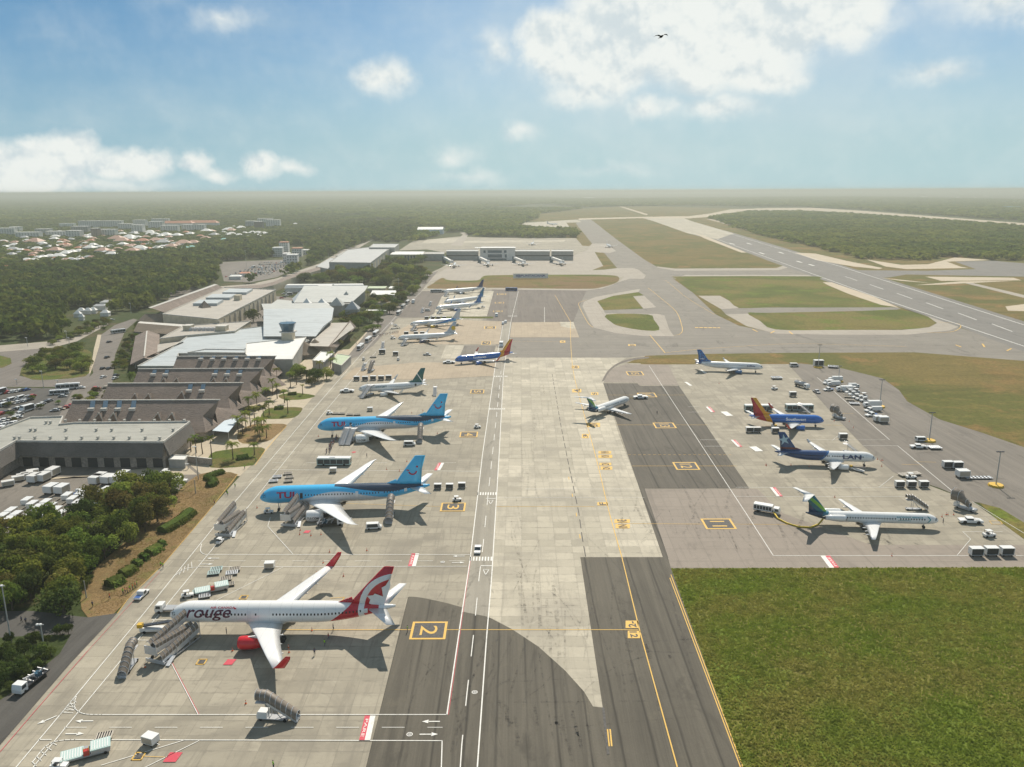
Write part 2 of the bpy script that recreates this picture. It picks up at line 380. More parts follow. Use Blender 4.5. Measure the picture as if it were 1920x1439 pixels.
lay('shoulder_taxiway', [(1262,524),(1285,516),(1525,516),(1540,521),(1525,519),(1285,519),(1268,523)], M_shou, .030)
lay('taxiway_crossing', [(1204,579),(1132,582),(1135,588),(1246,589),(1247,575)], M_taxi, .030)
lay('taxiway_crossing', [(1352,580),(1386,578),(1440,576),(1665,575),(1690,578),(1680,582),(1440,587),(1361,590)], M_taxi, .030)
# runway and far pavements
RW = lay('runway', [(1205,408),(1272,408),(1300,417),(1375,437),(1440,456),(1590,501),(1920,603),(2200,689),(2200,765),(1920,660),(1800,614),(1640,560),(1440,489),(1338,450),(1290,438),(1225,415)], M_run, .036)
lay('runway_threshold', [(1200,408),(1275,407),(1300,416),(1376,438),(1345,449),(1290,438),(1222,414)], M_lite, .042)
lay('perimeter_road', [(1107,412),(1085,413),(1085,410),(1200,407),(1260,406),(1290,406),(1330,401),(1370,393),(1440,390.5),(1522,390),(1620,396),(1920,419),(2200,440),(2200,449),(1920,427),(1620,402),(1530,395.5),(1440,396),(1400,397),(1330,407),(1290,410),(1200,409.5)], M_sand, .048)
lay('perimeter_road', [(1160,387.5),(1165,387),(1215,402),(1212,404)], M_sand, .042)
lay('service_track', [(1325,411),(1330,410),(1425,434),(1420,437)], M_sand, .042)
lay('exit_taxiway', [(1598,507),(1740,508),(1830,505),(1790,491),(1860,489),(1920,494),(2100,505),(2100,524),(1920,519),(1800,517),(1700,515),(1670,520),(1650,522)], M_run, .018)
lay('service_track', [(1808,531),(1820,530),(2050,584),(2050,592),(1920,559)], M_shou, .018)
for P in ([(1490,474),(1530,476),(1590,490),(1655,503),(1648,505),(1600,500),(1530,488)], [(1625,487),(1690,497),(1740,496),(1790,483),(1860,488),(1775,491),(1800,500),(1815,503),(1700,505),(1660,500)],
          [(1735,519),(1900,521),(1915,526),(1765,527)], [(1538,529),(1560,530),(1640,557),(1685,577),(1655,574),(1590,551)], [(1715,535),(1800,528),(1900,527),(1760,534)], [(1885,575),(1925,570),(1960,585),(1890,583)], [(1650,521),(1700,526),(1745,531),(1690,527)], [(1300,436),(1330,446),(1400,474),(1390,474),(1320,447)]):
    lay('sand_patch', P, M_sand, .024)
# aprons round the far pier
lay('pier_apron', [(787,533),(835,505),(870,482),(1075,480),(1100,470),(1118,474),(1131,499),(1131,506),(1160,504),(1187,503),(1165,520),(1135,515),(925,516),(905,520),(898,527),(845,527),(840,524),(830,521),(822,524),(812,527)], M_shou, .018)
lay('far_apron', [(790,457),(870,455),(872,447),(835,447),(800,450)], M_lite, .018)
lay('far_apron', [(858,456),(1058,454),(1060,450),(865,452)], M_lite, .024)
lay('far_apron', [(950,427),(985,418),(1020,416),(1082,412),(1090,417),(1062,418),(1068,427),(1060,429),(1000,427)], M_lite, .018)
lay('access_road', [(845,460),(868,440),(862,437),(872,436),(878,440),(866,462)], M_shou, .024)
# grass islands in the pavement
lay('grass_island', smooth([(802,541),(812,532),(825,523),(833,522),(838,527),(870,528),(898,527),(908,520),(925,517),(1040,516),(1137,516),(1160,520),(1156,530),(1128,539),(1100,542),(1000,541),(925,540),(860,541)], 3, True), grassmat('verge grass', ((.20, .13, .06), (.19, .14, .05), (.13, .13, .03)), .01, .5, .4), .030)
lay('grass_verge', smooth([(832,523),(838,528),(870,529.5),(898,529),(910,522),(940,520),(1130,518.5),(1160,521),(1137,516),(1040,515.5),(925,516.5),(905,519),(895,526),(845,526)], 3, True), M_fgreen, .034)
lay('grass_island', [(1115,473),(1133,475),(1157,503),(1133,506),(1110,507),(1131,499)], M_field, .030)
lay('grass_island', [(1120,565),(1150,555),(1197,548),(1207,554),(1187,556),(1206,579),(1132,582)], M_fgreen, .030)
lay('grass_island', smooth([(1137,590),(1215,590),(1226,600),(1236,619),(1200,619),(1162,612),(1147,605)], 3, True), M_fgreen, .030)
lay('grass_island', smooth([(1266,522),(1285,518.5),(1525,518.5),(1537,523),(1560,540),(1652,572),(1668,576.5),(1440,577),(1387,578),(1370,567),(1352,554),(1309,554),(1290,541)], 2, True), M_fgreen, .030)
lay('grass_island', smooth([(1402,587),(1440,587),(1600,584),(1677,581),(1715,586),(1740,596),(1753,606),(1738,614),(1690,618),(1560,619),(1454,618),(1425,602)], 3, True), M_fgreen, .030)
lay('grass_field', [(1175,681),(1195,673),(1220,668),(1325,665),(1475,663),(1615,662),(1715,662),(1920,678),(2100,700),(2400,720),(2400,1000),(2100,895),(1920,839),(1839,811),(1762,787),(1701,753),(1686,732),(1655,710),(1570,689),(1478,683),(1280,683)], M_field, .024)
lay('lawn', [(1258,1066),(1920,1064),(2400,1062),(2400,1800),(1524,1800),(1393,1439)], M_lawn, .030)
lay('lawn', [(1836,943),(1875,953),(1920,980),(2200,1150),(2300,1262),(1920,1011),(1870,975)], M_fgreen, .030)
# apron surfaces of the near field
lay('asphalt_apron', [(635,1700),(686,1439),(765,1120)]+smooth([(768,1119),(790,1121),(845,1133),(900,1151),(960,1180),(1010,1213),(1060,1258),(1095,1297),(1112,1325)], 4)+[(1130,1327),(1088,1045),(1252,1045),(1258,1066),(1393,1439),(1487,1700)], M_asph, .018)
lay('concrete_strip', [(923,1080),(935,850),(945,671),(1140,671),(1175,671),(1155,684),(1140,700),(1131,718),(1160,815),(1195,905),(1255,1045),(1088,1045),(1130,1327),(1112,1325),(1095,1297),(1060,1258),(1010,1213),(960,1180),(916,1157)], M_lite, .018)
lay('service_road', [(840,1340),(866,1147),(882,1045),(900,880),(928,690),(945,603),(958,603),(945,690),(936,850),(922,1080),(905,1300),(895,1439),(870,1700),(800,1700)], asphalt('service lane', (.30, .275, .225), .4, False), .024)
lay('asphalt_apron', [(840,1340),(866,1147),(916,1157),(908,1260),(895,1439),(870,1700),(800,1700)], M_asph, .028)
lay('asphalt_stand', [(1131,719),(1195,719),(1200,724),(1273,724),(1405,916),(1209,916),(1255,1046),(1243,1046),(1195,905)], M_asph2, .024)
lay('worn_asphalt', [(1209,917),(1420,917),(1460,960),(1700,1046),(1920,1046),(2200,1046),(2300,1063),(1258,1066),(1253,1046)], M_pink, .024)
lay('worn_asphalt', [(1133,717),(1138,702),(1152,690),(1175,683),(1253,684),(1273,723),(1200,723),(1195,718)], M_pink, .024)
lay('asphalt_joint', smooth([(1217,672),(1185,676),(1160,684),(1143,697),(1133,714)], 4)+smooth([(1128,716),(1138,698),(1155,683),(1182,673),(1217,669)], 4), M_purp, .032)
lay('worn_asphalt', [(1380,916),(1420,917),(1530,1022),(1920,1022),(1960,1046),(1480,1046)], M_pink, .020)
lay('service_yard', [(1478,683),(1500,682),(1570,689),(1655,710),(1686,732),(1701,753),(1762,787),(1839,811),(1920,839),(2200,930),(2200,1150),(1920,980),(1875,953),(1836,943),(1823,941),(1760,915),(1674,885),(1618,836),(1560,775)], M_serv, .018)
lay('worn_stand', [(922,543),(1100,545),(1092,562),(1075,604),(957,604),(912,600)], M_purp, .024)
lay('service_lane', [(955,545),(972,545),(970,594),(952,594)], M_road, .030)
lay('asphalt_stand', [(787,546),(845,546),(828,557),(812,590),(800,596),(744,596),(765,570)], M_purp, .018)
lay('concrete_stand', [(840,548),(926,546),(913,593),(803,594),(815,588),(828,557)], M_lite, .024)
lay('grass_strip', [(800,594.5),(925,594),(925,597.5),(800,597)], M_fgreen, .030)
lay('concrete_stand', [(960,605),(1075,604),(1086,633),(956,633)], M_tan, .030)
lay('concrete_stand', [(790,598),(942,603),(936,646),(780,646),(730,628)], M_tan, .018)
lay('concrete_stand', [(1050,604),(1075,604),(1079,617),(1066,615),(1052,612)], M_lite, .036)
lay('asphalt_stand', [(871,648),(930,648),(925,666),(862,668)], M_serv, .024)
lay('concrete_stand', [(836,648),(870,648),(860,673),(826,673)], M_lite, .026)
lay('concrete_stand', [(780,680),(930,680),(925,705),(800,712),(640,712),(665,690)], M_tan, .016)
lay('apron_road', [(800,515),(822,508),(790,545),(746,596),(700,648),(672,668),(640,680),(700,605),(752,565),(787,535)], M_road, .024)
# western side
lay('forecourt', [(590,660),(655,655),(700,610),(657,662),(590,742),(567,767),(540,795),(500,845),(450,893),(372,892),(300,890),(290,850),(380,830),(440,740),(540,700)], M_cream, .024)
lay('yard', [(-150,860),(330,850),(380,892),(330,930),(200,1000),(-250,1000)], M_serv, .006)
lay('yard_strip', [(90,900),(345,870),(370,890),(230,892),(70,896)], M_cream, .012)
lay('dry_verge', smooth([(372,890),(410,886),(446,890),(418,926),(390,960),(307,1057),(250,1110),(213,1151),(165,1158),(150,1120),(175,1070),(225,1025),(285,965),(335,920)], 2, True), M_brown, .018)
lay('side_road', [(0,1397),(133,1243),(220,1150),(165,1158),(60,1146),(-100,1146),(-500,1300),(-320,1700)], M_dark, .024)
lay('hedge_bed', [(-60,1200),(60,1192),(133,1190),(112,1226),(20,1300),(-60,1352)], M_soil, .030)
lay('garden_lawn', smooth([(522,742),(548,737),(575,739),(591,743),(570,749),(535,750)], 3, True), M_gardn, .030)
lay('garden_lawn', smooth([(500,767),(530,764),(560,764),(567,768),(552,783),(520,786),(490,784)], 3, True), M_gardn, .030)
lay('garden_lawn', smooth([(470,797),(505,795),(538,797),(520,815),(500,828),(455,832),(445,815)], 3, True), M_brown, .030)
lay('garden_lawn', smooth([(395,851),(430,843),(465,839),(497,842),(480,867),(465,874),(395,877)], 3, True), M_gardn, .030)
lay('car_park', [(-200,700),(20,728),(130,728),(180,726),(200,745),(140,800),(0,836),(-200,850)], M_dark, .012)
lay('approach_road', [(135,735),(175,700),(170,680),(183,650),(190,628),(215,610),(250,598),(258,600),(235,620),(216,665),(210,725),(150,800),(100,800)], M_road, .020)
lay('kerb_verge', [(163,703),(172,680),(176,655),(183,628),(190,628),(186,650),(176,682),(168,704)], M_cream, .024)
lay('roundabout_road', [(-150,655),(60,652),(85,655),(62,672),(45,690),(36,705),(70,712),(170,700),(160,726),(-150,726)], M_road, .012)
lay('garden_lawn', [(-100,668),(0,667),(20,672),(22,682),(5,690),(-100,700)], M_gardn, .018)
lay('garden_lawn', smooth([(38,700),(50,682),(90,662),(150,655),(172,662),(168,690),(160,706),(100,712),(60,712)], 2, True), M_gardn, .018)
lay('access_road', [(-100,648),(0,648),(100,640),(140,632),(200,605),(205,608),(145,640),(100,652),(0,660),(-100,660)], M_shou, .018)
lay('car_park', [(410,492),(560,486),(560,500),(520,520),(470,530),(420,528)], M_road, .012)
lay('terminal_road', [(520,522),(600,494),(640,470),(700,450),(690,455),(650,480),(600,505),(540,530),(470,540),(400,545),(400,538),(470,533)], M_shou, .018)
lay('town_road', [(170,560),(200,547),(206,550),(178,566)], M_shou, .012)
lay('yard', [(320,535),(560,560),(540,610),(300,660)], M_road, .006)

# ------------------------------------------------------------------ painted markings, children of the apron
def textgeo(s, size, off=0.0, shear=0.0, cache={}):
    k = (s, off, shear)
    if k not in cache:
        cu = bpy.data.curves.new('t', 'FONT'); cu.body = s; cu.size = 1; cu.offset = off; cu.shear = shear; cu.fill_mode = 'BOTH'; cu.resolution_u = 3
        o = bpy.data.objects.new('t', cu); COL.objects.link(o)
        bpy.context.view_layer.update()
        me = bpy.data.meshes.new_from_object(o.evaluated_get(bpy.context.evaluated_depsgraph_get()))
        V = [(v.co.x, v.co.y) for v in me.vertices]; F = [tuple(p.vertices) for p in me.polygons]
        bpy.data.objects.remove(o); bpy.data.curves.remove(cu); bpy.data.meshes.remove(me)
        x0 = min(v[0] for v in V); x1 = max(v[0] for v in V); y0 = min(v[1] for v in V); y1 = max(v[1] for v in V)
        cache[k] = ([((v[0]-(x0+x1)/2), (v[1]-(y0+y1)/2)) for v in V], F, x1-x0, y1-y0)
    V, F, w, h = cache[k]; f = size/h
    return [(x*f, y*f) for x, y in V], F, w*f, h*f
def flat_text(mb, s, c, size, up, z, off=0.02, wscale=1.0):
    """lettering painted on the ground; up = direction (radians) the tops of the letters point to"""
    V, F, w, h = textgeo(s, size, off); a = up - PI/2; base = len(mb.v)
    for x, y in V:
        x *= wscale
        mb.v.append(Vector((c.x + x*math.cos(a)-y*math.sin(a), c.y + x*math.sin(a)+y*math.cos(a), z)))
    for f in F: mb.F([base+i for i in f])
def ln(mb, pts, w, z, dash=None, px=True):
    P = [G(x, y, z) for x, y in pts] if px else [Vector((p[0], p[1], z)) for p in pts]
    carry = 0.0
    for a, b in zip(P, P[1:]):
        d = b-a; L = d.length
        if L < 1e-6: continue
        d /= L; n = Vector((-d.y, d.x, 0))*w/2
        segs = []
        if dash:
            on, off = dash; t = -carry
            while t < L:
                s0, s1 = max(t, 0), min(t+on, L)
                if s1 > s0: segs.append((s0, s1))
                t += on+off
            carry = L-(t-on-off)
        else: segs = [(-w*.3, L+w*.3)]
        for s0, s1 in segs: mb.poly([a+d*s0-n, a+d*s1-n, a+d*s1+n, a+d*s0+n])
Z = .115
FLAT.update(('white_marking', 'yellow_marking', 'red_marking', 'dark_marking', 'wing_text'))
def worn(name, col, wear=.35):
    m = bpy.data.materials.new(name); m.use_nodes = True; g = NT(m.node_tree); b = g.n['Principled BSDF']; MATS[name] = m
    n = g.noise(tcobj(g), 1.3, 6, .75)
    g.l.new(g.mix(g.math('MULTIPLY', g.ramp(n, .45, .7), wear), col, (.26, .24, .21)), b.inputs['Base Color']); b.inputs['Roughness'].default_value = .7
    return m
M_wh = worn('white road paint', (.72, .71, .66)); M_ye = worn('yellow road paint', (.66, .40, .06), .25); M_re = worn('red road paint', (.55, .04, .07), .25); M_bk = mat('black road paint', (.075, .07, .065), .8, var=.3, vscale=2)
w = MB(); y = MB(); r = MB(); k = MB()
ln(w, [(-60,1572),(77,1480),(142,1335)][2:] + [(240,1210)], .01, Z)
# stand 2 frontage and the two lines of the head-of-stand road
ln(w, [(30,1439),(112,1341),(270,1150),(420,965),(450,930)], .22, Z)
ln(w, [(62,1439),(142,1341),(290,1162),(435,985),(470,945)], .20, Z)
ln(w, smooth([(143,1306),(139,1320),(144,1332),(160,1339),(190,1340)], 4)+[(838,1340)], .2, Z)
ln(w, [(838,1340),(866,1150),(882,1045),(905,850),(928,690),(944,604)], .26, Z)
ln(w, [(870,1700),(895,1439),(912,1200),(922,1080),(936,850),(944,700),(958,604),(972,546)], .26, Z)
ln(w, [(820,1700),(829,1389)], .2, Z); ln(w, smooth([(62,1428),(85,1400),(110,1389),(140,1387)], 3)+[(829,1389)], .2, Z)
ln(w, [(72,1387),(96,1387)], .2, Z)
ln(w, [(120,1364),(1050,1364)][:1]+[(830,1364)], .14, Z, (4.5, 4.5))
for a, b in (((112,1340),(140,1306)), ((118,1336),(128,1333)), ((124,1327),(139,1331)), ((131,1318),(141,1330))): ln(w, [a, b], .12, Z)
for i in range(5): ln(w, [(60+i*9, 1428-i*9), (68+i*9.5, 1436-i*9.8)], .14, Z)
for i in range(5): ln(w, [(118+i*4.6, 1336-i*6), (137+i*1.5, 1337-i*5)], .14, Z)
for i in range(4): ln(w, [(341+i*6, 1066-i*4), (336+i*8, 1078-i*4)], .14, Z)
ln(w, [(863,1439),(866,1395),(875,1305),(889,1180),(898,1086),(906,1020),(915,930),(930,790),(940,690)], .2, Z, (9, 9))
ln(w, smooth([(378,1020),(376,1034),(384,1040)], 3)+[(882,1040)], .2, Z); ln(w, smooth([(330,1078),(350,1066),(380,1063)], 3)+[(1000,1063)][:0]+[(875,1062)], .2, Z)
ln(w, [(372,1052),(882,1052)], .14, Z, (4.5, 4.5))
ln(w, [(320,1241),(371,1339)], .16, Z); ln(w, [(502,987),(549,1039)], .16, Z); ln(w, [(507,970),(502,987)], .16, Z)
ln(w, [(405,1126),(530,1064)], .14, Z); ln(w, [(190,1435),(345,1388)], .16, Z); ln(w, [(270,1440),(373,1389)], .16, Z)
ln(w, [(285,1162),(330,1162)], .16, Z); ln(w, [(245,1200),(285,1201)], .16, Z)
ln(w, [(450,930),(590,765),(690,650),(760,575),(800,538)], .2, Z); ln(w, [(470,945),(615,765),(705,660)], .18, Z)
ln(w, [(510,881),(900,884)], .18, Z); ln(w, [(510,868),(906,868)], .14, Z, (4.5, 9))
ln(w, [(560,765),(600,765)][:0]+[(585,834),(640,834)][:0], .1, Z)
# service road crossings, give-way triangle and arrows
def ladder(x0, x1, yy, h, n=8):
    a = G(x0, yy, Z); b = G(x1, yy, Z); hh = h
    for i in range(n):
        p = a.lerp(b, (i+.5)/n); ww = (b-a).length/n*.5
        w.poly([(p.x-ww/2, p.y-hh/2, Z), (p.x+ww/2, p.y-hh/2, Z), (p.x+ww/2, p.y+hh/2, Z), (p.x-ww/2, p.y+hh/2, Z)])
ladder(880,924,1048,2.6); ladder(894,932,926,2.6); ladder(917,947,767,2.6); ladder(926,952,706,2.6); ladder(952,970,593,2.6)
ln(w, [(902,1061),(922,1061)], .4, Z); ln(w, [(912,935),(930,935)], .4, Z)
for cx, cy in ((911,1073), (920,942)):
    c = G(cx, cy, Z); ln(w, [(c.x-.8, c.y+1.6), (c.x+.8, c.y+1.6), (c.x, c.y-1.6), (c.x-.8, c.y+1.6)], .2, Z, px=False)
def arrow(cx, cy, ang, L=3.6):
    c = G(cx, cy, Z); ca, sa = math.cos(ang), math.sin(ang)
    q = lambda u, v: (c.x+u*ca-v*sa, c.y+u*sa+v*ca, Z)
    w.poly([q(-L/2, -.14), q(L/2-1.2, -.14), q(L/2-1.2, .14), q(-L/2, .14)]); w.poly([q(L/2-1.3, -.55), q(L/2, 0), q(L/2-1.3, .55)])
for a in ((158,1352,PI),(140,1376,0),(808,1353,PI),(804,1377,0),(88,1350,R(-135)),(399,1047,PI),(388,1058,0),(860,1043,PI),(859,1055,0)): arrow(*a)
for cx, cy in ((768,1377), (890,1298), (830,1054)):
    c = G(cx, cy, Z); w.poly([(c.x+.62*math.cos(t*PI/8), c.y+.62*math.sin(t*PI/8), Z) for t in range(16)])
    k.poly([(c.x+.45*math.cos(t*PI/8), c.y+.45*math.sin(t*PI/8), Z+.005) for t in range(16)])
    flat_text(w, '30', c, .5, 0, Z+.01)
# PARE bars: red and white band across each cross road
def pare(x0, y0, x1, y1, x2, txt, up=0.0):
    """(x0,y0) top left, (x1,y1) bottom left, x2 width in px"""
    a, b = G(x0, y0, Z), G(x1, y1, Z); wv = (G(x0+x2, y0, Z)-a)
    r.poly([b, b+wv*.5, a+wv*.5, a]); w.poly([b+wv*.5, b+wv, a+wv, a+wv*.5])
    c = (a+b)/2+wv*.25
    flat_text(w, txt, c, wv.length*.27, up, Z+.008, .0, (a-b).length*.72/textgeo(txt, wv.length*.27, .0)[2])
pare(684,1342,673,1389,20,'PARE'); pare(772,1038,765,1062,14,'PARE'); pare(822,868,814,882,11,'PARE')
pare(1556,1042,1574,1065,-18,'PARE',PI); pare(1454,914,1468,931,-11,'PARE',PI); pare(1379,825,1392,838,-9,'PARE',PI); pare(1331,763,1341,773,-8,'PARE',PI)
# stand numbers
def stand(x0, x1, y0, y1, txt, up, fill=True, z=Z):
    a, b, c, d = G(x0, y1, z), G(x1, y1, z), G(x1, y0, z), G(x0, y0, z)
    cx = (a+b+c+d)/4; wv = (b-a).length/2; hv = (d-a).length/2
    yb = lambda q, s0, s1, zz: q.poly([(cx.x-wv*s0, cx.y-hv*s1, zz), (cx.x+wv*s0, cx.y-hv*s1, zz), (cx.x+wv*s0, cx.y+hv*s1, zz), (cx.x-wv*s0, cx.y+hv*s1, zz)])
    yb(y, 1, 1, z); yb(k if fill else w, .86, .84, z+.006)
    flat_text(y, txt, cx, wv*.95, up, z+.02, .0, hv*1.05/max(.1, textgeo(txt, wv*.95, .0)[2]))
stand(770,838,1166,1199,'2',0); stand(826,873,943,959,'3',0); stand(862,896,810,820,'4',0); stand(882,908,731,738,'5',0)
stand(1318,1376,973,992,'11',0); stand(1264,1309,867,881,'12',0); stand(1226,1266,793,803,'13',0); stand(1196,1230,737,745,'14',0); stand(1175,1206,697,704,'15',0)
stand(903,920,640,647,'7',0); stand(908,930,612,617,'8',0)
for x0, yy in ((932,552),(928,568),(925,584)): stand(x0,x0+17,yy-1.2,yy+1.2,'9',0)
def tagbox(x0, x1, y0, y1, txt, up):
    a, b, c, d = G(x0, y1, Z), G(x1, y1, Z), G(x1, y0, Z), G(x0, y0, Z)
    y.poly([a, b, c, d]); cx = (a+b+c+d)/4; hv = (d-a).length; wv = (b-a).length
    flat_text(k, txt, cx, wv*.62, up, Z+.01, .03, hv*.8/max(.1, textgeo(txt, wv*.62, .03)[2]))
for a in ((1173,1197,1164,1178,'2-',PI),(1177,1200,1183,1197,'12',0),(1152,1181,974,981,'NE',PI),(1154,1181,983,991,'NI',0),(1120,1140,942,948,'F',PI),(1122,1146,846,851,'WEN',PI),(1122,1148,853,859,'NOA',0),(1124,1146,868,873,'ZN',PI),(1126,1148,875,881,'N2',0),(1100,1125,793,801,'EIN',PI),(1108,1122,736,741,'5',PI),(1073,1090,730,736,'4',PI),(1091,1104,814,822,'3',PI),(1072,1086,686,691,'6',PI),(1050,1060,639,643,'A',PI),(1178,1192,646,649,'B',PI)): tagbox(*a)
ln(y, [(480,1181),(770,1181)], .22, Z); ln(y, [(838,1181),(1196,1181)], .22, Z)
ln(y, [(930,950),(1115,950)], .18, Z); ln(y, [(1182,982),(1318,983)], .18, Z); ln(y, [(1376,983),(1500,984)], .14, Z)
ln(y, [(1185,874),(1264,874)], .2, Z); ln(y, [(1309,874),(1381,874)], .2, Z); ln(y, [(1156,797),(1226,797)], .2, Z); ln(y, [(1266,797),(1327,797)], .2, Z); ln(y, [(1140,741),(1283,741)], .18, Z)
ln(y, [(1178,853),(1372,853)], .2, Z, (1, 1)); ln(y, [(520,940),(826,950)], .14, Z)
ln(y, [(1310,1560),(1270,1439),(1200,1185),(1166,1045)]+smooth([(1166,1045),(1142,960),(1118,860),(1085,740),(1074,690),(1070,640),(1070,604)], 3), .26, Z)
ln(y, [(1408,1480),(1393,1439),(1258,1078)], .22, Z); ln(y, [(1403.5,1480),(1388.5,1439),(1256,1084)], .22, Z)
for i in range(2): ln(y, [(1139+i*5, 1368), (1142+i*5, 1399)], .3, Z)
ln(k, [(1098,1044),(1092,1010),(1085,960),(1068,880),(1052,800),(1035,700)], .28, Z, (7, 3)); ln(y, [(1088,1010),(1080,960),(1063,880)], .26, Z+.004, (3, 14))
ln(k, [(1131,1327),(1143,1439),(1150,1520)], .5, Z, (14, 6)); 
ln(y, smooth([(1100,563),(1086,568),(1087,577),(1102,605),(1112,614)], 4), .35, Z); ln(y, smooth([(1215,540),(1240,560),(1268,585),(1278,610),(1279,622),(1272,628),(1262,629)], 4), .4, Z)
ln(y, smooth([(1243,525),(1253,530),(1290,560),(1340,590)], 4), .3, Z)
ln(y, [(1219,629),(1247,662)], .5, Z); ln(y, smooth([(1247,662),(1300,656),(1400,649),(1480,645),(1560,646),(1700,650)], 3), .35, Z); ln(y, [(1303,614.5),(1350,615)], 3.0, Z, (2.6, .8))
ln(y, smooth([(1760,604),(1790,606),(1801,610),(1798,617),(1780,623),(1740,624)], 4), .5, Z)
for q in ((1420,622,1411,618),(1445,625,1452,621),(1486,627,1480,622),(1792,647,1802,651),(1842,645,1846,651),(1888,658,1896,654)): ln(y, [(q[0],q[1]),(q[2],q[3])], 1.0, Z)
ln(y, [(1070,604),(1040,553)], .3, Z); ln(w, [(1021,604),(1021,576)], .5, Z, (3, 3)); ln(y, [(960,640),(1050,641)], .2, Z)
ln(w, [(1217,686),(1300,812),(1397,960),(1450,1042),(1920,1042),(2100,1042)], .2, Z)
ln(w, [(1316,814),(1352,814)][:0]+[(1312,825),(1346,825)], .18, Z); ln(w, [(1320,837),(1358,837)], .18, Z); ln(w, [(1290,763),(1310,763)], .16, Z); ln(w, [(1290,773),(1320,773)], .16, Z)
ln(w, [(1380,914),(1680,914)], .16, Z); ln(w, [(1380,931),(1700,931)], .14, Z); ln(w, [(985,917),(1190,917)], .14, Z); ln(w, [(935,933),(1208,933)], .14, Z)
ln(w, [(1532,708),(1568,738),(1668,825)], .22, Z); ln(w, [(1683,836),(1800,933)], .22, Z); ln(w, [(1618,836),(1683,836)], .16, Z); ln(w, [(1500,825),(1660,825)], .12, Z)
ln(w, [(1805,997),(1880,997)], .12, Z); ln(w, [(1805,997),(1820,1011),(1795,1041)], .14, Z); ln(w, [(1648,914),(1675,893)], .14, Z); ln(w, [(1823,941),(1920,1000)], .16, Z); ln(w, [(1560,826),(1575,815)], .14, Z)
for q in ((1318,697),(1290,720),(1362,776),(1417,842)): ln(w, [(q[0]-4,q[1]-3),(q[0]+5,q[1]+3)], 1.6 if q[0] < 1320 else 3.2, Z)
for q in ((1540,797),(1560,775),(1690,871),(1715,866)): ln(y, [(q[0],q[1]),(q[0]+40,q[1]+1)], .16, Z)
ln(y, [(1855,977),(1875,977),(1880,983),(1860,983),(1855,977)], .2, Z)
for x0, y0, x1, y1 in ((1362,1382,0,0),): pass
# small painted plates: red hydrant pads and brown drain frames
for cx, cy, s in ((430,1241,2.0),(323,1419,2.4),(575,997,1.7),(663,848,1.4)):
    c = G(cx, cy, Z); r.poly([(c.x-s/2, c.y-s*.6, Z), (c.x+s/2, c.y-s*.6, Z), (c.x+s/2+.3, c.y+s*.5, Z), (c.x-s/2+.3, c.y+s*.5, Z)])
for cx, cy in ((378,1241),(260,1418),(457,1120)):
    c = G(cx, cy, Z); ln(y, [(c.x-.9, c.y-1), (c.x+.9, c.y-1), (c.x+.9, c.y+1), (c.x-.9, c.y+1), (c.x-.9, c.y-1)], .25, Z, px=False); k.poly([(c.x-.6, c.y-.7, Z), (c.x+.6, c.y-.7, Z), (c.x+.6, c.y+.7, Z), (c.x-.6, c.y+.7, Z)])
ln(y, [(264,1418),(315,1420)], .12, Z); ln(y, [(620,1122),(646,1120),(640,1128),(622,1128)], .2, Z)
ln(r, [(0,1410),(60,1340),(165,1220)], .12, Z); ln(r, [(165,1220),(300,1072)], .08, Z); ln(r, [(841,1340),(868,1150),(883,1045)], .1, Z); ln(r, [(322,1241),(373,1339)], .09, Z+.004)
ln(y, [(446,889),(390,960),(307,1057),(240,1123),(220,1150)], .14, Z)
ln(y, [(537,799),(497,845),(478,873)], .2, Z)
# runway paint
ln(w, [(1345,449),(1440,483.5),(1640,556),(1920,649.5),(2200,744)], .9, .115); ln(w, [(1300,418),(1440,460),(1590,504.5),(1920,609.5),(2200,697)], .9, .115)
A0, B0 = Vector(G(1368,445)), Vector(G(2050,666))
for i in range(8):
    a = (1585+i*44*(1+i*.05), 519+i*14.2*(1+i*.05)); b = (a[0]+22+i*3.2, a[1]+7.5+i*1.35)
    ln(w, [a, b], .9, .115)
for q in ((1368,456),(1400,456),(1424,474),(1460,473),(1494,490),(1517,496)): ln(w, [(q[0],q[1]),(q[0]+9,q[1]+2.6)], 3.0, .115)
# tyre marks and oil: thin translucent dark rubber films on the paving
mk = bpy.data.materials.new('tyre rubber film'); mk.use_nodes = True; g = NT(mk.node_tree); b = g.n['Principled BSDF']; b.inputs['Base Color'].default_value = (.03, .027, .024, 1); b.inputs['Roughness'].default_value = .8
g.l.new(g.math('MULTIPLY', g.ramp(g.noise(g.scalev(tcobj(g), (.5, .5, 1)), 1.0, 6, .7), .40, .75), .30), b.inputs['Alpha'])
tm_ = MB(); random.seed(12)
for i in range(34):
    x0, y0 = random.uniform(700, 1240), random.uniform(1060, 1430); p = G(x0, y0); a = random.choice((PI/2, PI/2, PI/2, 0))+random.uniform(-.25, .25); k_ = random.choice((0, 0, random.uniform(-.035, .035))); pts = []
    for j in range(14): pts.append((p.x, p.y)); p = p+Vector((math.cos(a), math.sin(a), 0))*random.uniform(2.0, 3.0); a += k_*2.5
    ln(tm_, pts, random.uniform(.25, .6), .108+i*.0001, px=False)
for i in range(13):
    x0, y0 = random.uniform(960, 1100), random.uniform(700, 1300); p = G(x0, y0); a = PI/2+random.uniform(-.08, .08); pts = []
    for j in range(10): pts.append((p.x, p.y)); p = p+Vector((math.cos(a), math.sin(a), 0))*3; a += random.uniform(-.05, .05)
    ln(tm_, pts, random.uniform(.3, .8), .103+i*.0001, px=False)
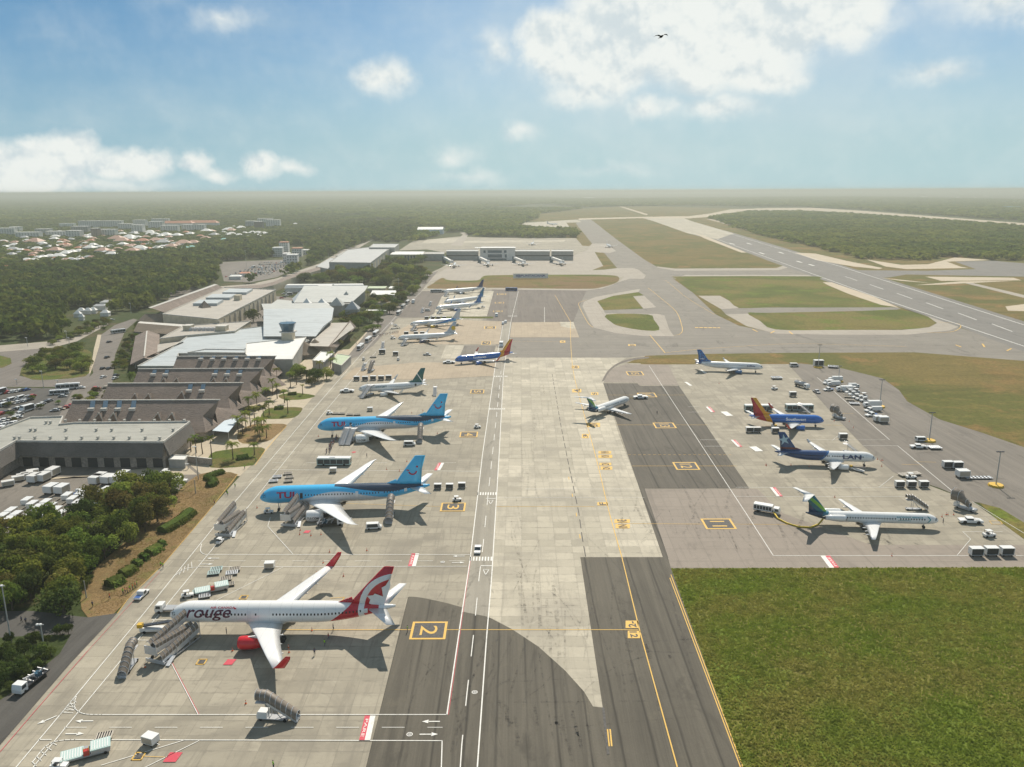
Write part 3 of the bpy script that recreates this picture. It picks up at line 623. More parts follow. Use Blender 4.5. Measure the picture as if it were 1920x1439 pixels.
for i in range(40):
    x0, y0 = random.uniform(1150, 1700), random.choice((random.uniform(640, 660), random.uniform(920, 1040))); p = G(x0, y0); a = random.uniform(-.2, .2) if y0 < 700 else PI/2+random.uniform(-.5, .2); pts = []
    for j in range(10): pts.append((p.x, p.y)); p = p+Vector((math.cos(a), math.sin(a), 0))*(6 if y0 < 700 else 2.2); a += random.uniform(-.04, .04)
    ln(tm_, pts, random.uniform(.3, 1.0)*(1.6 if y0 < 700 else 1), .098+i*.0001, px=False)
for (ax, ay, bx, by, n_, sp) in ((1026,1060,1042,1240,5,1.9),(1085,1330,1110,1439,6,3.5),(1060,1300,1075,1400,4,2.5),(1000,780,1010,900,5,3.0),(960,1300,970,1430,8,4.0),(1200,1100,1260,1400,10,5.0),(1320,930,1360,1040,12,7.0),(1640,1005,1700,1030,8,4.0)):
    a_, b_ = G(ax, ay), G(bx, by)
    for i in range(n_):
        o_ = random.gauss(0, sp); t0, t1 = sorted((random.uniform(0, .6), random.uniform(.4, 1.0))); ln(tm_, [(a_.x+(b_.x-a_.x)*q+o_+random.uniform(-.12, .12), a_.y+(b_.y-a_.y)*q) for q in [t0+(t1-t0)*k_/8 for k_ in range(9)]], random.uniform(.25, .8), .1045+i*.0001, px=False)
for cx, cy, R_ in ((800,1205,16),(870,1190,22)):
    c = G(cx, cy); ln(tm_, [(c.x+R_*math.cos(q*.1-1.2), c.y-8+R_*math.sin(q*.1-1.2)) for q in range(20)], .35, .1095, px=False)
FLAT.add('tyre_marks'); tm_.build('tyre_marks', mk, A)
w.build('white_marking', M_wh, A); y.build('yellow_marking', M_ye, A); r.build('red_marking', M_re, A); k.build('dark_marking', M_bk, A)
# ------------------------------------------------------------------ aircraft
def paint(name, base, layers=(), rough=.26, dirt=.09):
    """painted skin: layers in the aircraft's own x (nose 0 -> tail) and z"""
    m = bpy.data.materials.new(name); m.use_nodes = True; g = NT(m.node_tree); b = g.n['Principled BSDF']; MATS[name] = m
    p = tcobj(g); s3 = g.new('ShaderNodeSeparateXYZ', {0: p}); X, Y, Zz = s3.outputs
    n = g.noise(g.scalev(p, (.5, 1.5, 1.5)), 1.2, 6, .65)
    c = g.mix(g.math('MULTIPLY', g.ramp(n, .45, .75), dirt*2), base, tuple(x*.8 for x in base))
    for L in layers:
        if L[0] == 'line':    # a*x + b*z > k
            _, a, bb, k, col = L
            mask = g.math('GREATER_THAN', g.math('ADD', g.math('MULTIPLY', X, a), g.math('MULTIPLY', Zz, bb)), k)
        elif L[0] == 'band':  # k0 < a*x + b*z < k1
            _, a, bb, k0, k1, col = L
            v = g.math('ADD', g.math('MULTIPLY', X, a), g.math('MULTIPLY', Zz, bb))
            mask = g.math('MULTIPLY', g.math('GREATER_THAN', v, k0), g.math('LESS_THAN', v, k1))
        elif L[0] == 'disc':
            _, cx, cz, r0, r1, col = L
            d = g.vmath('LENGTH', g.new('ShaderNodeCombineXYZ', {0: g.math('SUBTRACT', X, cx), 1: g.math('SUBTRACT', Zz, cz)}).outputs[0])
            mask = g.math('MULTIPLY', g.math('GREATER_THAN', d, r0), g.math('LESS_THAN', d, r1))
        elif L[0] in ('above', 'below'):
            _, pts, zlo, zhi, col = L
            x0, x1 = pts[0][0], pts[-1][0]
            fc = g.new('ShaderNodeFloatCurve'); cv = fc.mapping.curves[0]
            P = [((x-x0)/(x1-x0), (z-zlo)/(zhi-zlo)) for x, z in pts]
            cv.points[0].location = P[0]; cv.points[1].location = P[-1]
            for q in P[1:-1]: cv.points.new(*q)
            fc.mapping.update()
            g.l.new(g.ramp(X, x0, x1, 0, 1, False), fc.inputs['Value'])
            lim = g.math('ADD', g.math('MULTIPLY', fc.outputs[0], zhi-zlo), zlo)
            mask = g.math('GREATER_THAN' if L[0] == 'above' else 'LESS_THAN', Zz, lim)
            mask = g.math('MULTIPLY', mask, g.math('MULTIPLY', g.math('GREATER_THAN', X, x0-.01), g.math('LESS_THAN', X, x1+.01)))
        elif L[0] == 'noise':
            _, sc, lo, hi, col = L
            mask = g.ramp(g.noise(g.scalev(p, sc), 1.0, 2, .5), lo, hi)
        c = g.mix(mask, c, col)
    # panel seams every couple of metres
    fr = g.math('ABSOLUTE', g.math('SUBTRACT', g.math('FRACT', g.math('DIVIDE', X, 2.6)), .5)); c = g.mix(g.math('MULTIPLY', g.ramp(fr, .018, .0), .35), c, (.12, .12, .12))
    g.l.new(c, b.inputs['Base Color']); b.inputs['Roughness'].default_value = rough; b.inputs['Coat Weight'].default_value = .3; b.inputs['Coat Roughness'].default_value = .08
    return m
WHITE = (.82, .82, .80); M_ac = paint('aircraft white', WHITE); M_grey = paint('wing grey white', (.74, .74, .73))
M_glass = mat('dark cockpit glass', (.012, .016, .02), .08, 0, spec=.8); M_win = mat('cabin window', (.008, .009, .012), .5, spec=.2)
M_tyre = mat('black tyre rubber', (.015, .015, .016), .85); M_metal = mat('bare metal', (.55, .55, .56), .3, .9); M_steel = mat('painted steel', (.5, .5, .5), .5, .3)
M_fan = mat('engine dark', (.03, .03, .035), .5, .3); M_dark2 = mat('dark paint', (.03, .03, .033), .6); M_lip = mat('polished engine lip', (.7, .7, .7), .2, .9)
M_belly = mat('grey belly paint', (.42, .43, .45), .4)

class Fus:
    def __init__(s, L, rad, zc, nose=1.5, tail=.36, flat=1.0, up=.62):
        s.L, s.r, s.zc, s.nl, s.tl, s.up = L, rad, zc, nose*rad*2, tail*L, up
    def sec(s, x):
        L, r = s.L, s.r
        if x < s.nl:
            t = max(0, x/s.nl); f = (1-(1-t)**2.05)**.60; dz = -(1-t)**2*r*.34
        elif x > L-s.tl:
            t = (x-(L-s.tl))/s.tl; f = 1-t**1.75*.90; dz = r*s.up*t**1.7*.95
        else: f, dz = 1.0, 0.0
        return r*f, s.zc+dz
    def P(s, x, ang, o=0.0, side=-1):
        """ang from the waterline, + up; side -1 = the -y side"""
        rr, z = s.sec(x); rr += o
        return Vector((x, side*rr*math.cos(ang), z+rr*math.sin(ang)))
    def mesh(s, n=28, step=1.0):
        mb = MB(); mb.smooth = True; rings = []
        xs = [s.nl*q for q in (.004, .03, .08, .16, .26, .38, .52, .68, .84, 1.0)]
        x = s.nl+step*2
        while x < s.L-s.tl: xs.append(x); x += step*3
        xs += [s.L-s.tl+s.tl*q for q in (0, .1, .2, .3, .4, .5, .6, .7, .8, .88, .95, 1)]
        for x in xs:
            rr, z = s.sec(x); rings.append([(x, rr*math.cos(2*PI*k/n), z+rr*math.sin(2*PI*k/n)) for k in range(n)])
        mb.loft(rings); return mb
    def wrap(s, mb, V, F, x0, w0, side=-1, o=.03, cut=.3, mirror=False):
        """lay a flat drawing (u, w) on the side of the fuselage, sliced so that it follows the curve"""
        bm = bmesh.new(); vs_ = [bm.verts.new((u, 0, w)) for u, w in V]
        for f in F:
            try: bm.faces.new([vs_[i] for i in f])
            except ValueError: pass
        if V:
            w_lo, w_hi = min(v[1] for v in V), max(v[1] for v in V)
            q = w_lo+cut
            while q < w_hi:
                bmesh.ops.bisect_plane(bm, geom=bm.verts[:]+bm.edges[:]+bm.faces[:], plane_co=(0, 0, q), plane_no=(0, 0, 1)); q += cut
        bm.verts.ensure_lookup_table(); base = len(mb.v)
        for v in bm.verts:
            x = x0 + (v.co.x if side < 0 else -v.co.x)
            mb.v.append(s.P(x, (w0+v.co.z)/s.r, o, side))
        bm.verts.index_update()
        for f in bm.faces:
            mb.f.append([base+v.index for v in f.verts]); mb.mi.append(mb.cur); mb.sm.append(True)
        bm.free()
def foil(le, chord, th, n=6):
    """wing section ring as offsets: list of (x, t)"""
    up = [(0, 0), (.04, .55), (.15, .9), (.35, 1), (.65, .7), (1, .04)]
    lo = [(.65, -.35), (.35, -.5), (.12, -.42)]
    return [(le+x*chord, t*th/2*chord) for x, t in up+lo]
def wing_mesh(secs, side, vert=False):
    """secs: (span, le, chord, z, thickness)"""
    mb = MB(); mb.smooth = True; rings = []
    for y, le, c, z, th in secs:
        ring = [((x, side*y, z+t) if not vert else (x, t*1.0+0, y)) for x, t in foil(le, c, th)]
        if vert: ring = [(x, t if i < 6 else t*1.6, y) for i, (x, t) in enumerate(foil(le, c, th))]
        rings.append(ring)
    mb.loft(rings); return mb
def nacelle(L, r, x, y, z):
    a = MB(); a.smooth = True
    a.lathe([(0, r*.80), (-.02*L, r*.86), (.02*L, r*.93), (.12*L, r*1.0), (.35*L, r*1.03), (.7*L, r*.92), (1.0*L, r*.70), (.99*L, r*.62), (.8*L, r*.62)], 22, 'x', (x, y, z), cap=False)
    lip = MB(); lip.smooth = True; lip.lathe([(.10*L, r*.80), (0, r*.80), (-.02*L, r*.86), (.035*L, r*.955), (.036*L, r*.958)], 22, 'x', (x-.004, y, z), cap=False)
    f = MB(); f.smooth = True; f.lathe([(.02*L, .01), (.10*L, r*.22), (.12*L, r*.80)], 18, 'x', (x, y, z), cap=False); f.lathe([(.121*L, r*.79), (.8*L, r*.60), (1.02*L, r*.44), (1.32*L, r*.1), (1.33*L, .01)], 18, 'x', (x, y, z), cap=False)
    return a, lip, f
def gear(root, x, y, zt, r, n=2, twin=.5, bogie=False, name='main_gear'):
    m = MB(); m.tube([(x, y, r), (x, y, zt)], .14); m.bar((x+.1, y, r+.2), (x+1.1, y, zt-.1), .12)
    if bogie: m.bar((x-.9, y, r), (x+.9, y, r), .2)
    o = m.build(name, M_steel, root)
    for dx in ((-.75, .75) if bogie else (0,)):
        for s in (-1, 1):
            wmb = MB(); wmb.smooth = False; wmb.wheel(x+dx, y+s*twin, r, r, .4); wmb.build('wheel', M_tyre, o)
def windows(root, F, x0, x1, w, pitch=1.0, skip=(), side=-1, size=(.36, .52)):
    me = None; x = x0
    while x < x1:
        if not any(a < x < b for a, b in skip):
            if me is None:
                mb = MB(); a = size[0]/2; h = size[1]/2
                P = [F.P(x+dx, (w+dz)/F.r, .012, side)-F.P(x, w/F.r, 0, side) for dx, dz in ((-a, -h*.6), (-a*.6, -h), (a*.6, -h), (a, -h*.6), (a, h*.6), (a*.6, h), (-a*.6, h), (-a, h*.6))]
                mb.poly(P if side < 0 else P[::-1]); o = mb.build('window', M_win, root); me = o.data
            else:
                o = bpy.data.objects.new('window', me); COL.objects.link(o); o.parent = root
            o.location = F.P(x, w/F.r, 0, side)
        x += pitch
FLAT.update(('window', 'logo', 'cockpit_window', 'door', 'lettering', 'emblem', 'window_row'))
def patch(F, x0, x1, w0, w1, side=-1, o=.02, n=6):
    mb = MB(); mb.smooth = True
    for i in range(n):
        a, b = w0+(w1-w0)*i/n, w0+(w1-w0)*(i+1)/n
        mb.poly([F.P(x, q/F.r, o, side) for x, q in ((x0, a), (x1, a), (x1, b), (x0, b))][::(1 if side < 0 else -1)])
    return mb

def plane(name, label, A, Bp, cfg, group=None):
    """A, Bp: nose and tail-cone pixels (at the height of the fuselage axis)"""
    c = dict(L=40, r=2.0, zc=3.4, span=34, sweep=27, root=.30, c0=6.6, c1=1.5, dih=6, eng='wing', er=1.05, el=3.8, ex=.30, ey=.33, fin=7.6, finc=5.6, st=6.6, t=False, winglet=2.4, wz=-.9,
             body=M_ac, wingm=M_grey, finm=None, wlm=None, engm=None, stm=None, side=-1, win=None, lip=True, rake=False, small=False, beaver=False); c.update(cfg)
    P, Q = G(A[0], A[1], c['zc']), G(Bp[0], Bp[1], c['zc']); L = (Q-P).length
    if c.get('fixL'): L = c['fixL']
    root = thing(name, label, 'airliner', (P.x, P.y, GZ), heading(P, Q), group)
    F = Fus(L, c['r'], c['zc'], nose=c.get('nose', 1.15), tail=c.get('tail', .36)); root['_L'] = L
    F.mesh(20 if c['small'] else 32).build('fuselage', c['body'], root)
    sd = c['side']
    # cockpit glazing follows the nose
    if not c['small']:
        gl = MB(); gl.smooth = True; r = c['r']
        for s_ in (-1, 1):
            for a0, a1, xa, xb in ((.16, .62, .20, .30), (.62, 1.08, .135, .235), (1.08, 1.5, .10, .185)):
                gl.poly([F.P(F.nl*x, a, .02, s_) for x, a in ((xa+.02, a0+.03), (xb+.05, a0+.03), (xb+.02, a1-.03), (xa, a1-.03))])
        gl.build('cockpit_window', M_glass, root)
    hs = c['span']/2; xr = L*c['root']; tk = math.tan(R(c['sweep'])); td = math.tan(R(c['dih'])); zw = c['zc']+c['wz']*c['r']
    r0 = c['r']*.55
    for s_ in (-1, 1):
        kink = hs*.36
        secs = [(0, xr-.0, c['c0'], zw, .13), (r0+.6, xr+(r0+.6)*tk*1.05, c['c0']*.92, zw+.05, .13), (kink, xr+kink*tk*1.05, c['c0']*.60, zw+kink*td, .11), (hs*.75, xr+hs*.75*tk, c['c0']*.60-(c['c0']*.60-c['c1'])*.62, zw+hs*.75*td*1.05, .10), (hs*.97, xr+hs*.97*tk, c['c1'], zw+hs*.97*td*1.1, .10)]
        if c['rake']: secs[-1] = (hs*.90, xr+hs*.90*tk, c['c1']*1.25, zw+hs*.90*td*1.15, .09); secs += [(hs*.965, xr+hs*.965*tk*1.03, c['c1']*.75, zw+hs*.965*td*1.25, .08), (hs, xr+hs*tk*1.09, c['c1']*.12, zw+hs*td*1.32, .08)]
        wg = wing_mesh(secs, s_).build('wing', c['wingm'], root)
        y1, x1, z1 = hs*.97, xr+hs*.97*tk, zw+hs*.97*td*1.1
        if c['winglet'] and not c['rake']:
            wl = MB(); wl.smooth = True; rings = []
            for u, v, ch in ((0, 0, 1), (.28, .10, .92), (.5, .4, .8), (.62, .75, .66), (.8, 1.0, .40)):
                yy, zz, cc, le = y1+u*1.0*c['winglet']*.45, z1+v*c['winglet'], c['c1']*ch, x1+v*c['winglet']*.85+u*.4
                n_ = Vector((0, -s_*math.sin(min(1.2, v*2+u)), math.cos(min(1.2, v*2+u))))
                rings.append([(x, s_*yy+n_.y*t, zz+n_.z*t) for x, t in foil(le, cc, .09)])
            wl.loft(rings); wl.build('winglet', c['wlm'] or c['wingm'], wg)
        if not c['small']:
            for fy in (.30, .48, .66):
                fm = MB(); fm.smooth = True; yy = hs*fy; xx = xr+yy*tk+c['c0']*(.62 if fy < .4 else .44 if fy < .5 else .34)
                fm.lathe([(-1.3, .04), (-.7, .2), (.3, .24), (1.1, .14), (1.5, .02)], 8, 'x', (xx, s_*yy, zw+yy*td-.28)); fm.build('flap_fairing', c['wingm'], wg)
    fr = MB(); fr.smooth = True; fr.lathe([(-.5, .3), (.6, c['r']*.72), (c['c0']*.5, c['r']*.86), (c['c0']*1.0, c['r']*.75), (c['c0']*1.35, .3)], 16, 'x', (xr, 0, zw+c['r']*.35)); fr.build('wing_fairing', c['stm'] or c['wingm'] if c['small'] else M_belly if c.get('gbelly') else c['wingm'], root)
    # engines
    if c['eng'] == 'wing':
        ey = hs*c['ey']; ez = zw+ey*td-c['er']*1.12-.15; ex = xr+ey*tk-c['el']*.72
        for s_ in (-1, 1):
            a, lip, f = nacelle(c['el'], c['er'], ex, s_*ey, ez)
            e = a.build('engine', c['engm'] or M_ac, root); f.build('fan', M_fan, e)
            if c['lip']: lip.build('engine_lip', M_lip, e)
            pm = MB(); pm.xprism([(ex+c['el']*.25, ez+c['er']*.9), (ex+c['el']*.95, zw+ey*td+.1), (ex+c['el']*1.5, zw+ey*td-.05), (ex+c['el']*1.1, ez+c['er']*.4), (ex+c['el']*.6, ez+c['er']*.8)], s_*ey-.2, s_*ey+.2); pm.build('pylon', c['wingm'], root)
            if c.get('engtext') and s_ == sd:
                tm = MB(); V, Fc, w_, h_ = textgeo(c['engtext'], c['er']*.36, .02)
                for x, z in V:
                    a_ = (z-.1)/c['er']; rr = c['er']*1.035+.03
                    tm.v.append(Vector((ex+c['el']*.42+(x if sd < 0 else -x), s_*ey+sd*rr*math.cos(a_), ez+rr*math.sin(a_))))
                for q in Fc: tm.F(q)
                tm.build('lettering', M_dark2, e)
    else:
        ex = L*.715
        for s_ in (-1, 1):
            a, lip, f = nacelle(c['el'], c['er'], ex, s_*(c['r']+c['er']*.95), c['zc']+.55)
            e = a.build('engine', c['engm'] or M_ac, root); f.build('fan', M_fan, e); lip.build('engine_lip', M_lip, e)
            pm = MB(); pm.box(ex+1.2, s_*c['r']*.8-.2, c['zc']+.42, ex+c['el']*.85, s_*(c['r']+c['er']*.4)+.2, c['zc']+.72); pm.build('pylon', c['body'], root)
    # fin and tailplane
    zt = c['zc']+c['r']*.9; fh = c['fin']; fx = L-c['finc']*(1.42 if not c['t'] else 1.25); fs = c.get('fs', .72) if not c['t'] else .80
    fsec = [(zt-.5, fx-.3, c['finc']*1.12, 0, .09), (zt+fh*.12, fx+fh*.12*fs*1.1, c['finc']*.98, 0, .10), (zt+fh*.5, fx+fh*.5*fs, c['finc']*.70, 0, .10), (zt+fh, fx+fh*fs*1.02, c['finc']*(c.get('fint', .42) if not c['t'] else .62), 0, .09)]
    fm = MB(); fm.smooth = True
    fm.loft([[(x, t if i < 6 else t*1.9, y_) for i, (x, t) in enumerate(foil(le, ch, th))] for y_, le, ch, _, th in fsec])
    if not c['t']: fm.xprism([(fx-3.2*c['finc']/5.6, zt-.5), (fx+.6, zt+fh*.16), (fx+1.2, zt-.5)], -.10, .10)
    fo = fm.build('tail_fin', c['finm'] or c['body'], root)
    hsx = L-c['finc']*.92 if not c['t'] else fx+fh*fs*1.02-.2; hz = c['zc']+c['r']*.42 if not c['t'] else zt+fh+.05; hst = c['st']
    for s_ in (-1, 1):
        wing_mesh([(0, hsx, c['finc']*.62, hz, .09), (hst, hsx+hst*.66, c['finc']*.26, hz+hst*.11*(0 if c['t'] else 1), .08)], s_).build('tailplane', c['stm'] or c['wingm'], root)
    # landing gear
    gr_ = .55 if L < 50 else .62; gx = xr+c['c0']*(.95 if c['eng'] == 'wing' else .9)+.8
    for s_ in (-1, 1): gear(root, gx, s_*c.get('gy', 2.9), zw, gr_+.05, twin=.42, bogie=L > 50)
    gear(root, L*.105, 0, c['zc']-c['r']*.8, gr_*.75, twin=.26, name='nose_gear')
    if c['win']:
        x0, x1, w_, pitch, skip = c['win']
        if c.get('winrow'):
            mb = MB()
            x = x0*L
            while x < x1*L:
                if not any(a*L < x < b*L for a, b in skip): mb.poly([F.P(x+dx, (w_+dz)/F.r, .012, sd) for dx, dz in ((-.13, -.16), (.13, -.16), (.13, .16), (-.13, .16))])
                x += pitch
            o = mb.build('window_row', M_win, root)
        else: windows(root, F, x0*L, x1*L, w_, pitch, [(a*L, b*L) for a, b in skip], sd)
    for dx, dw, col in c.get('doors', ()):
        patch(F, dx*L, dx*L+.9, dw-.9, dw+.95, sd, .02).build('door', col, root)
    for txt, cx, w0, size, m_, off, shear, ws in c.get('texts', ()):
        mb = MB(); V, Fc, w_, h_ = textgeo(txt, size, off, shear)
        F.wrap(mb, [(x*ws, z) for x, z in V], Fc, cx*L, w0, sd); mb.build('lettering', m_, root)
    return root, F, L, fo, (fx, zt, fh, fs)
def fin_decal(root, polys, m, side, y=.33, name='emblem'):
    mb = MB()
    for P in polys:
        pts = [(x, side*y, z) for x, z in P]
        mb.poly(pts)
    bm = bmesh.new(); me = bpy.data.meshes.new(name)
    me.from_pydata([tuple(v) for v in mb.v], [], mb.f); bm.from_mesh(me); bmesh.ops.triangulate(bm, faces=bm.faces[:]); bm.to_mesh(me); bm.free(); me.materials.append(m)
    o = bpy.data.objects.new(name, me); COL.objects.link(o); o.parent = root; return o
def fin_text(root, txt, x, z, size, m, side, y=.33, off=.03):
    V, Fc, w_, h_ = textgeo(txt, size, off); mb = MB()
    for u, v in V: mb.v.append(Vector((x+(u if side < 0 else -u), side*y, z+v)))
    for f in Fc: mb.F(f)
    mb.build('lettering', m, root)

# --- red and white wide-body, nearest
RED = (.55, .012, .028)
M_rou = paint('white body with red rear', WHITE, (('line', 1, -1.29, 34.0, RED), ('disc', 54.5, 6.2, 7.55, 8.9, WHITE), ('line', 1, 0, 50.4, WHITE)))
M_rfin = paint('red fin with white ring', RED, (('disc', 54.5, 6.2, 7.55, 8.9, WHITE),))
M_red = mat('red engine paint', (.62, .01, .02), .25, coat=.4); M_maroon = mat('maroon lettering', (.10, .006, .03), .4); M_rtxt = mat('red lettering', (.5, .02, .04), .4)
M_rfin2 = MATS['red fin with white ring']
pl, F, L, fo, fi = plane('wide_body_airliner', 'white wide-body airliner with red engines, red winglets and a leaf on its red tail', (318, 1147), (742, 1147),
    dict(L=54, r=2.55, zc=5.3, span=48.5, sweep=30, root=.335, c0=9.0, c1=2.5, dih=5.0, er=1.55, el=5.0, ey=.33, fin=9.4, finc=7.7, fs=.90, fint=.31, st=9.8, winglet=3.6, body=M_rou, finm=M_rfin, wlm=M_red, engm=M_red, gy=4.6, lip=False, side=-1,
         win=(.155, .86, .55, .82, ((.36, .385), (.41, .43), (.44, .46), (.345, .35))), doors=((.075, .35, M_grey), (.36, .35, M_grey), (.865, .35, M_grey)),
         texts=(('AIR CANADA', .250, 2.15, .55, M_rtxt, .02, 0, 1.3), ('rouge', .190, .25, 2.9, M_maroon, .012, .30, 1.12))))
def leaf(cx, cz, s, rot=0):
    pts = [(0,1),(.13,.62),(.30,.72),(.24,.34),(.46,.50),(.52,.40),(.72,.46),(.62,.16),(.74,.10),(.38,-.22),(.44,-.36),(.06,-.30),(.04,-.8)]
    P = pts+[(-x, z) for x, z in pts[::-1]]; P = [P[i] for i in range(len(P)) if i != 13]
    ca, sa = math.cos(rot), math.sin(rot)
    return [(cx+(x*ca-z*sa)*s, cz+(x*sa+z*ca)*s) for x, z in P]
fx, zt, fh, fs = fi
ZP = [(938,272),(905,318),(874,333),(882,396),(822,374),(808,386),(760,390),(786,416),(774,442),(826,462),(876,470),(900,420),(940,320)]
fin_decal(pl, [[((u/3.967+182)/7.85, 5.3+(127-v/3.967)/6.7) for u, v in ZP]], M_ac, -1, .42)
fin_decal(pl, [[(x+.0, z) for x, z in leaf(F.L*.305, 7.05, .42)]], M_rtxt, -1, 1.98)
# --- two light-blue wide-bodies
TB = (.055, .47, .82); TN = (.012, .035, .075); TG = (.62, .64, .66)
def tui_mats(L):
    return paint('sky blue body with grey belly wave and navy rear %d' % L, TB, (
        ('below', [(0, 2.0), (.13*L, 3.2), (.28*L, 5.0), (.42*L, 6.9), (.52*L, 6.7), (.63*L, 5.4), (.76*L, 4.4), (.9*L, 4.2)], 0, 10, TG),
        ('above', [(.44*L, 8.25), (.50*L, 8.0), (.56*L, 7.55), (.64*L, 7.0), (.72*L, 6.5), (.80*L, 6.5), (.88*L, 7.0), (.96*L, 7.3)], 0, 10, TN)))
M_tfin = mat('sky blue fin', (.07, .55, .90), .3, coat=.3); M_tred = mat('magenta red lettering', (.42, .008, .06), .4); M_twing = paint('bright white wing', (.86, .86, .85))
for nm, A, B_, lb in (('wide_body_airliner', (487, 929), (806, 919), 'nearer sky blue wide-body airliner, a truck parked under its wing'),
                      ('wide_body_airliner', (595, 797), (846, 789), 'farther sky blue wide-body airliner with passengers walking from its front stairs')):
    pl, F, L, fo, fi = plane(nm, lb, A, B_, dict(L=56.7, r=2.9, zc=5.6, span=60, sweep=33, root=.255, c0=11.5, c1=2.0, dih=5.5, er=1.85, el=5.6, ey=.325, fin=9.6, finc=8.2, st=9.6, winglet=0, rake=True,
        body=tui_mats(round(.0+(G(*B_, 5.6)-G(*A, 5.6)).length)), wingm=M_twing, finm=M_tfin, gy=4.9, win=(.275, .83, .55, .95, ((.56, .59), (.70, .72))), doors=((.243, .35, M_dark2), (.565, .35, M_grey), (.85, .35, M_grey)),
        texts=(('TUI', .160, .75, 2.1, M_tred, .035, 0, 1.35),), engtext='TUI.COM', stm=M_twing))
    fx, zt, fh, fs = fi
    cx, cz = fx+fh*.45*fs+3.0, zt+fh*.47
    sm = []
    for i in range(14):
        a = R(200+i*(350-200)/13); sm.append((cx+1.55*math.cos(a), cz+1.55*math.sin(a)))
    for i in range(13, -1, -1):
        a = R(200+i*(350-200)/13); q = 1.05+.1*math.sin(i/13*PI); sm.append((cx+q*math.cos(a), cz+q*math.sin(a)+.05))
    hat = [(cx-2.1, cz+.15), (cx-1.9, cz+.45), (cx-1.0, cz+.25), (cx-1.1, cz-.1)]
    dot = [(cx+1.55+.35*math.cos(t*PI/5), cz+1.35+.35*math.sin(t*PI/5)) for t in range(10)]
    fin_decal(pl, [sm, hat, dot], M_tred, -1, .46)
# --- single-aisle types
def m_(n, c, **k): return mat(n, c, .3, coat=.3, **k)
TEAL = (.005, .12, .11)
pl, F, L, fo, fi = plane('jet_airliner', 'white jet airliner with a dark teal tail fin, five carts behind it', (672, 729), (800, 722), dict(r=1.95, zc=3.4, span=34, root=.30, fin=7.4, finc=5.8, finm=paint('teal fin with a white slash', TEAL, (('band', 1.0, .62, 36.4, 36.9, WHITE),)), engm=M_ac, winrow=True, win=(.15, .85, .4, .55, ((.3, .33),)),
    texts=(('WESTJET', .33, .55, 1.15, m_('teal lettering', (.01, .10, .12)), .03, .2, 1.25),), doors=((.82, .3, M_dark2),)))
SB = (.008, .14, .50); SR = (.50, .008, .02); SO = (.80, .36, .012)
def sw_mat(L, nm):
    k = .80*L
    return paint(nm, SB, (('line', 1, -.55, L-11.5, SO), ('line', 1, -.6, L-9.2, SR), ('line', 1, -.6, L-5.3, SB)))
def sw_fin(L, nm): return paint(nm, SR, (('line', -1, .72, -(L-10.1), SO),))
M_wtxt = mat('white lettering', (.85, .85, .85), .4); M_sbl = m_('royal blue engine', SB)
M_swl = m_('orange red winglet', (.50, .05, .02))
for A, B_, lb, sd in (((853, 674), (962, 664), 'blue jet airliner with a red and orange tail stripe crossing the service road', -1), ((1545, 787), (1404, 784), 'blue jet airliner with red and orange tail, white-roofed buses parked behind it', 1)):
    L_ = (G(*A, 3.4)-G(*B_, 3.4)).length
    pl, F, L, fo, fi = plane('jet_airliner', lb, A, B_, dict(r=1.95, zc=3.4, span=34, root=.29, fin=7.6, finc=5.8, side=sd, body=sw_mat(L_, 'blue body striped tail'), finm=sw_fin(L_, 'red and orange fin'), engm=M_sbl, wlm=M_swl, winrow=True, win=(.14, .8, .5, .55, ()),
        texts=(('Southwest', .40 if sd < 0 else .385, .25, 1.35, M_wtxt, .03, 0, 1.15),)))
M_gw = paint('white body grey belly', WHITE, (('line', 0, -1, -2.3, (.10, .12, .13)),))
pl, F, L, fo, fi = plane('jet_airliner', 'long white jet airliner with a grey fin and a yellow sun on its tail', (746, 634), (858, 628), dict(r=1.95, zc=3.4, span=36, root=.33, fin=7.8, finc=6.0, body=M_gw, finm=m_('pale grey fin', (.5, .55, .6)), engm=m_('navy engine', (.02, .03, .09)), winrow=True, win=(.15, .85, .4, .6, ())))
fx, zt, fh, fs = fi; fin_decal(pl, [[(fx+fh*.5*fs+2.7+(1.9 if t % 2 else 1.3)*math.cos(t*PI/8), zt+fh*.42+(1.9 if t % 2 else 1.3)*math.sin(t*PI/8)) for t in range(16)]], m_('sun yellow', (.65, .45, .02)), -1, .33)
M_tc = paint('white body with blue rear waves', WHITE, (('below', [(16, 1.6), (24, 3.2), (30, 4.6), (37, 6.4)], 0, 8, (.015, .16, .50)), ('below', [(18, 1.6), (26, 2.6), (32, 3.6), (38, 5.0)], 0, 8, (.10, .45, .75)), ('below', [(22, 1.6), (28, 2.2), (36, 3.2)], 0, 8, WHITE)))
pl, F, L, fo, fi = plane('jet_airliner', 'white and blue jet airliner with a bright yellow engine', (769, 608), (866, 600), dict(r=1.95, zc=3.4, span=35, root=.32, fin=7.4, finc=5.8, body=M_tc, finm=m_('pale grey fin', (.5, .55, .6)), engm=m_('yellow engine', (.72, .48, .01)), winrow=True, win=(.12, .5, .4, .6, ()), texts=(('Thomas', .24, .4, 1.3, m_('pale blue lettering', (.06, .30, .55)), .03, 0, 1.1),)))
JB = (.015, .085, .27)
M_jfin = paint('mottled blue fin', JB, (('noise', (.9, .9, .9), .48, .52, (.03, .20, .50)),)); M_jeng = m_('blue engine', (.012, .08, .30)); M_nav = m_('navy fin', (.015, .03, .12))
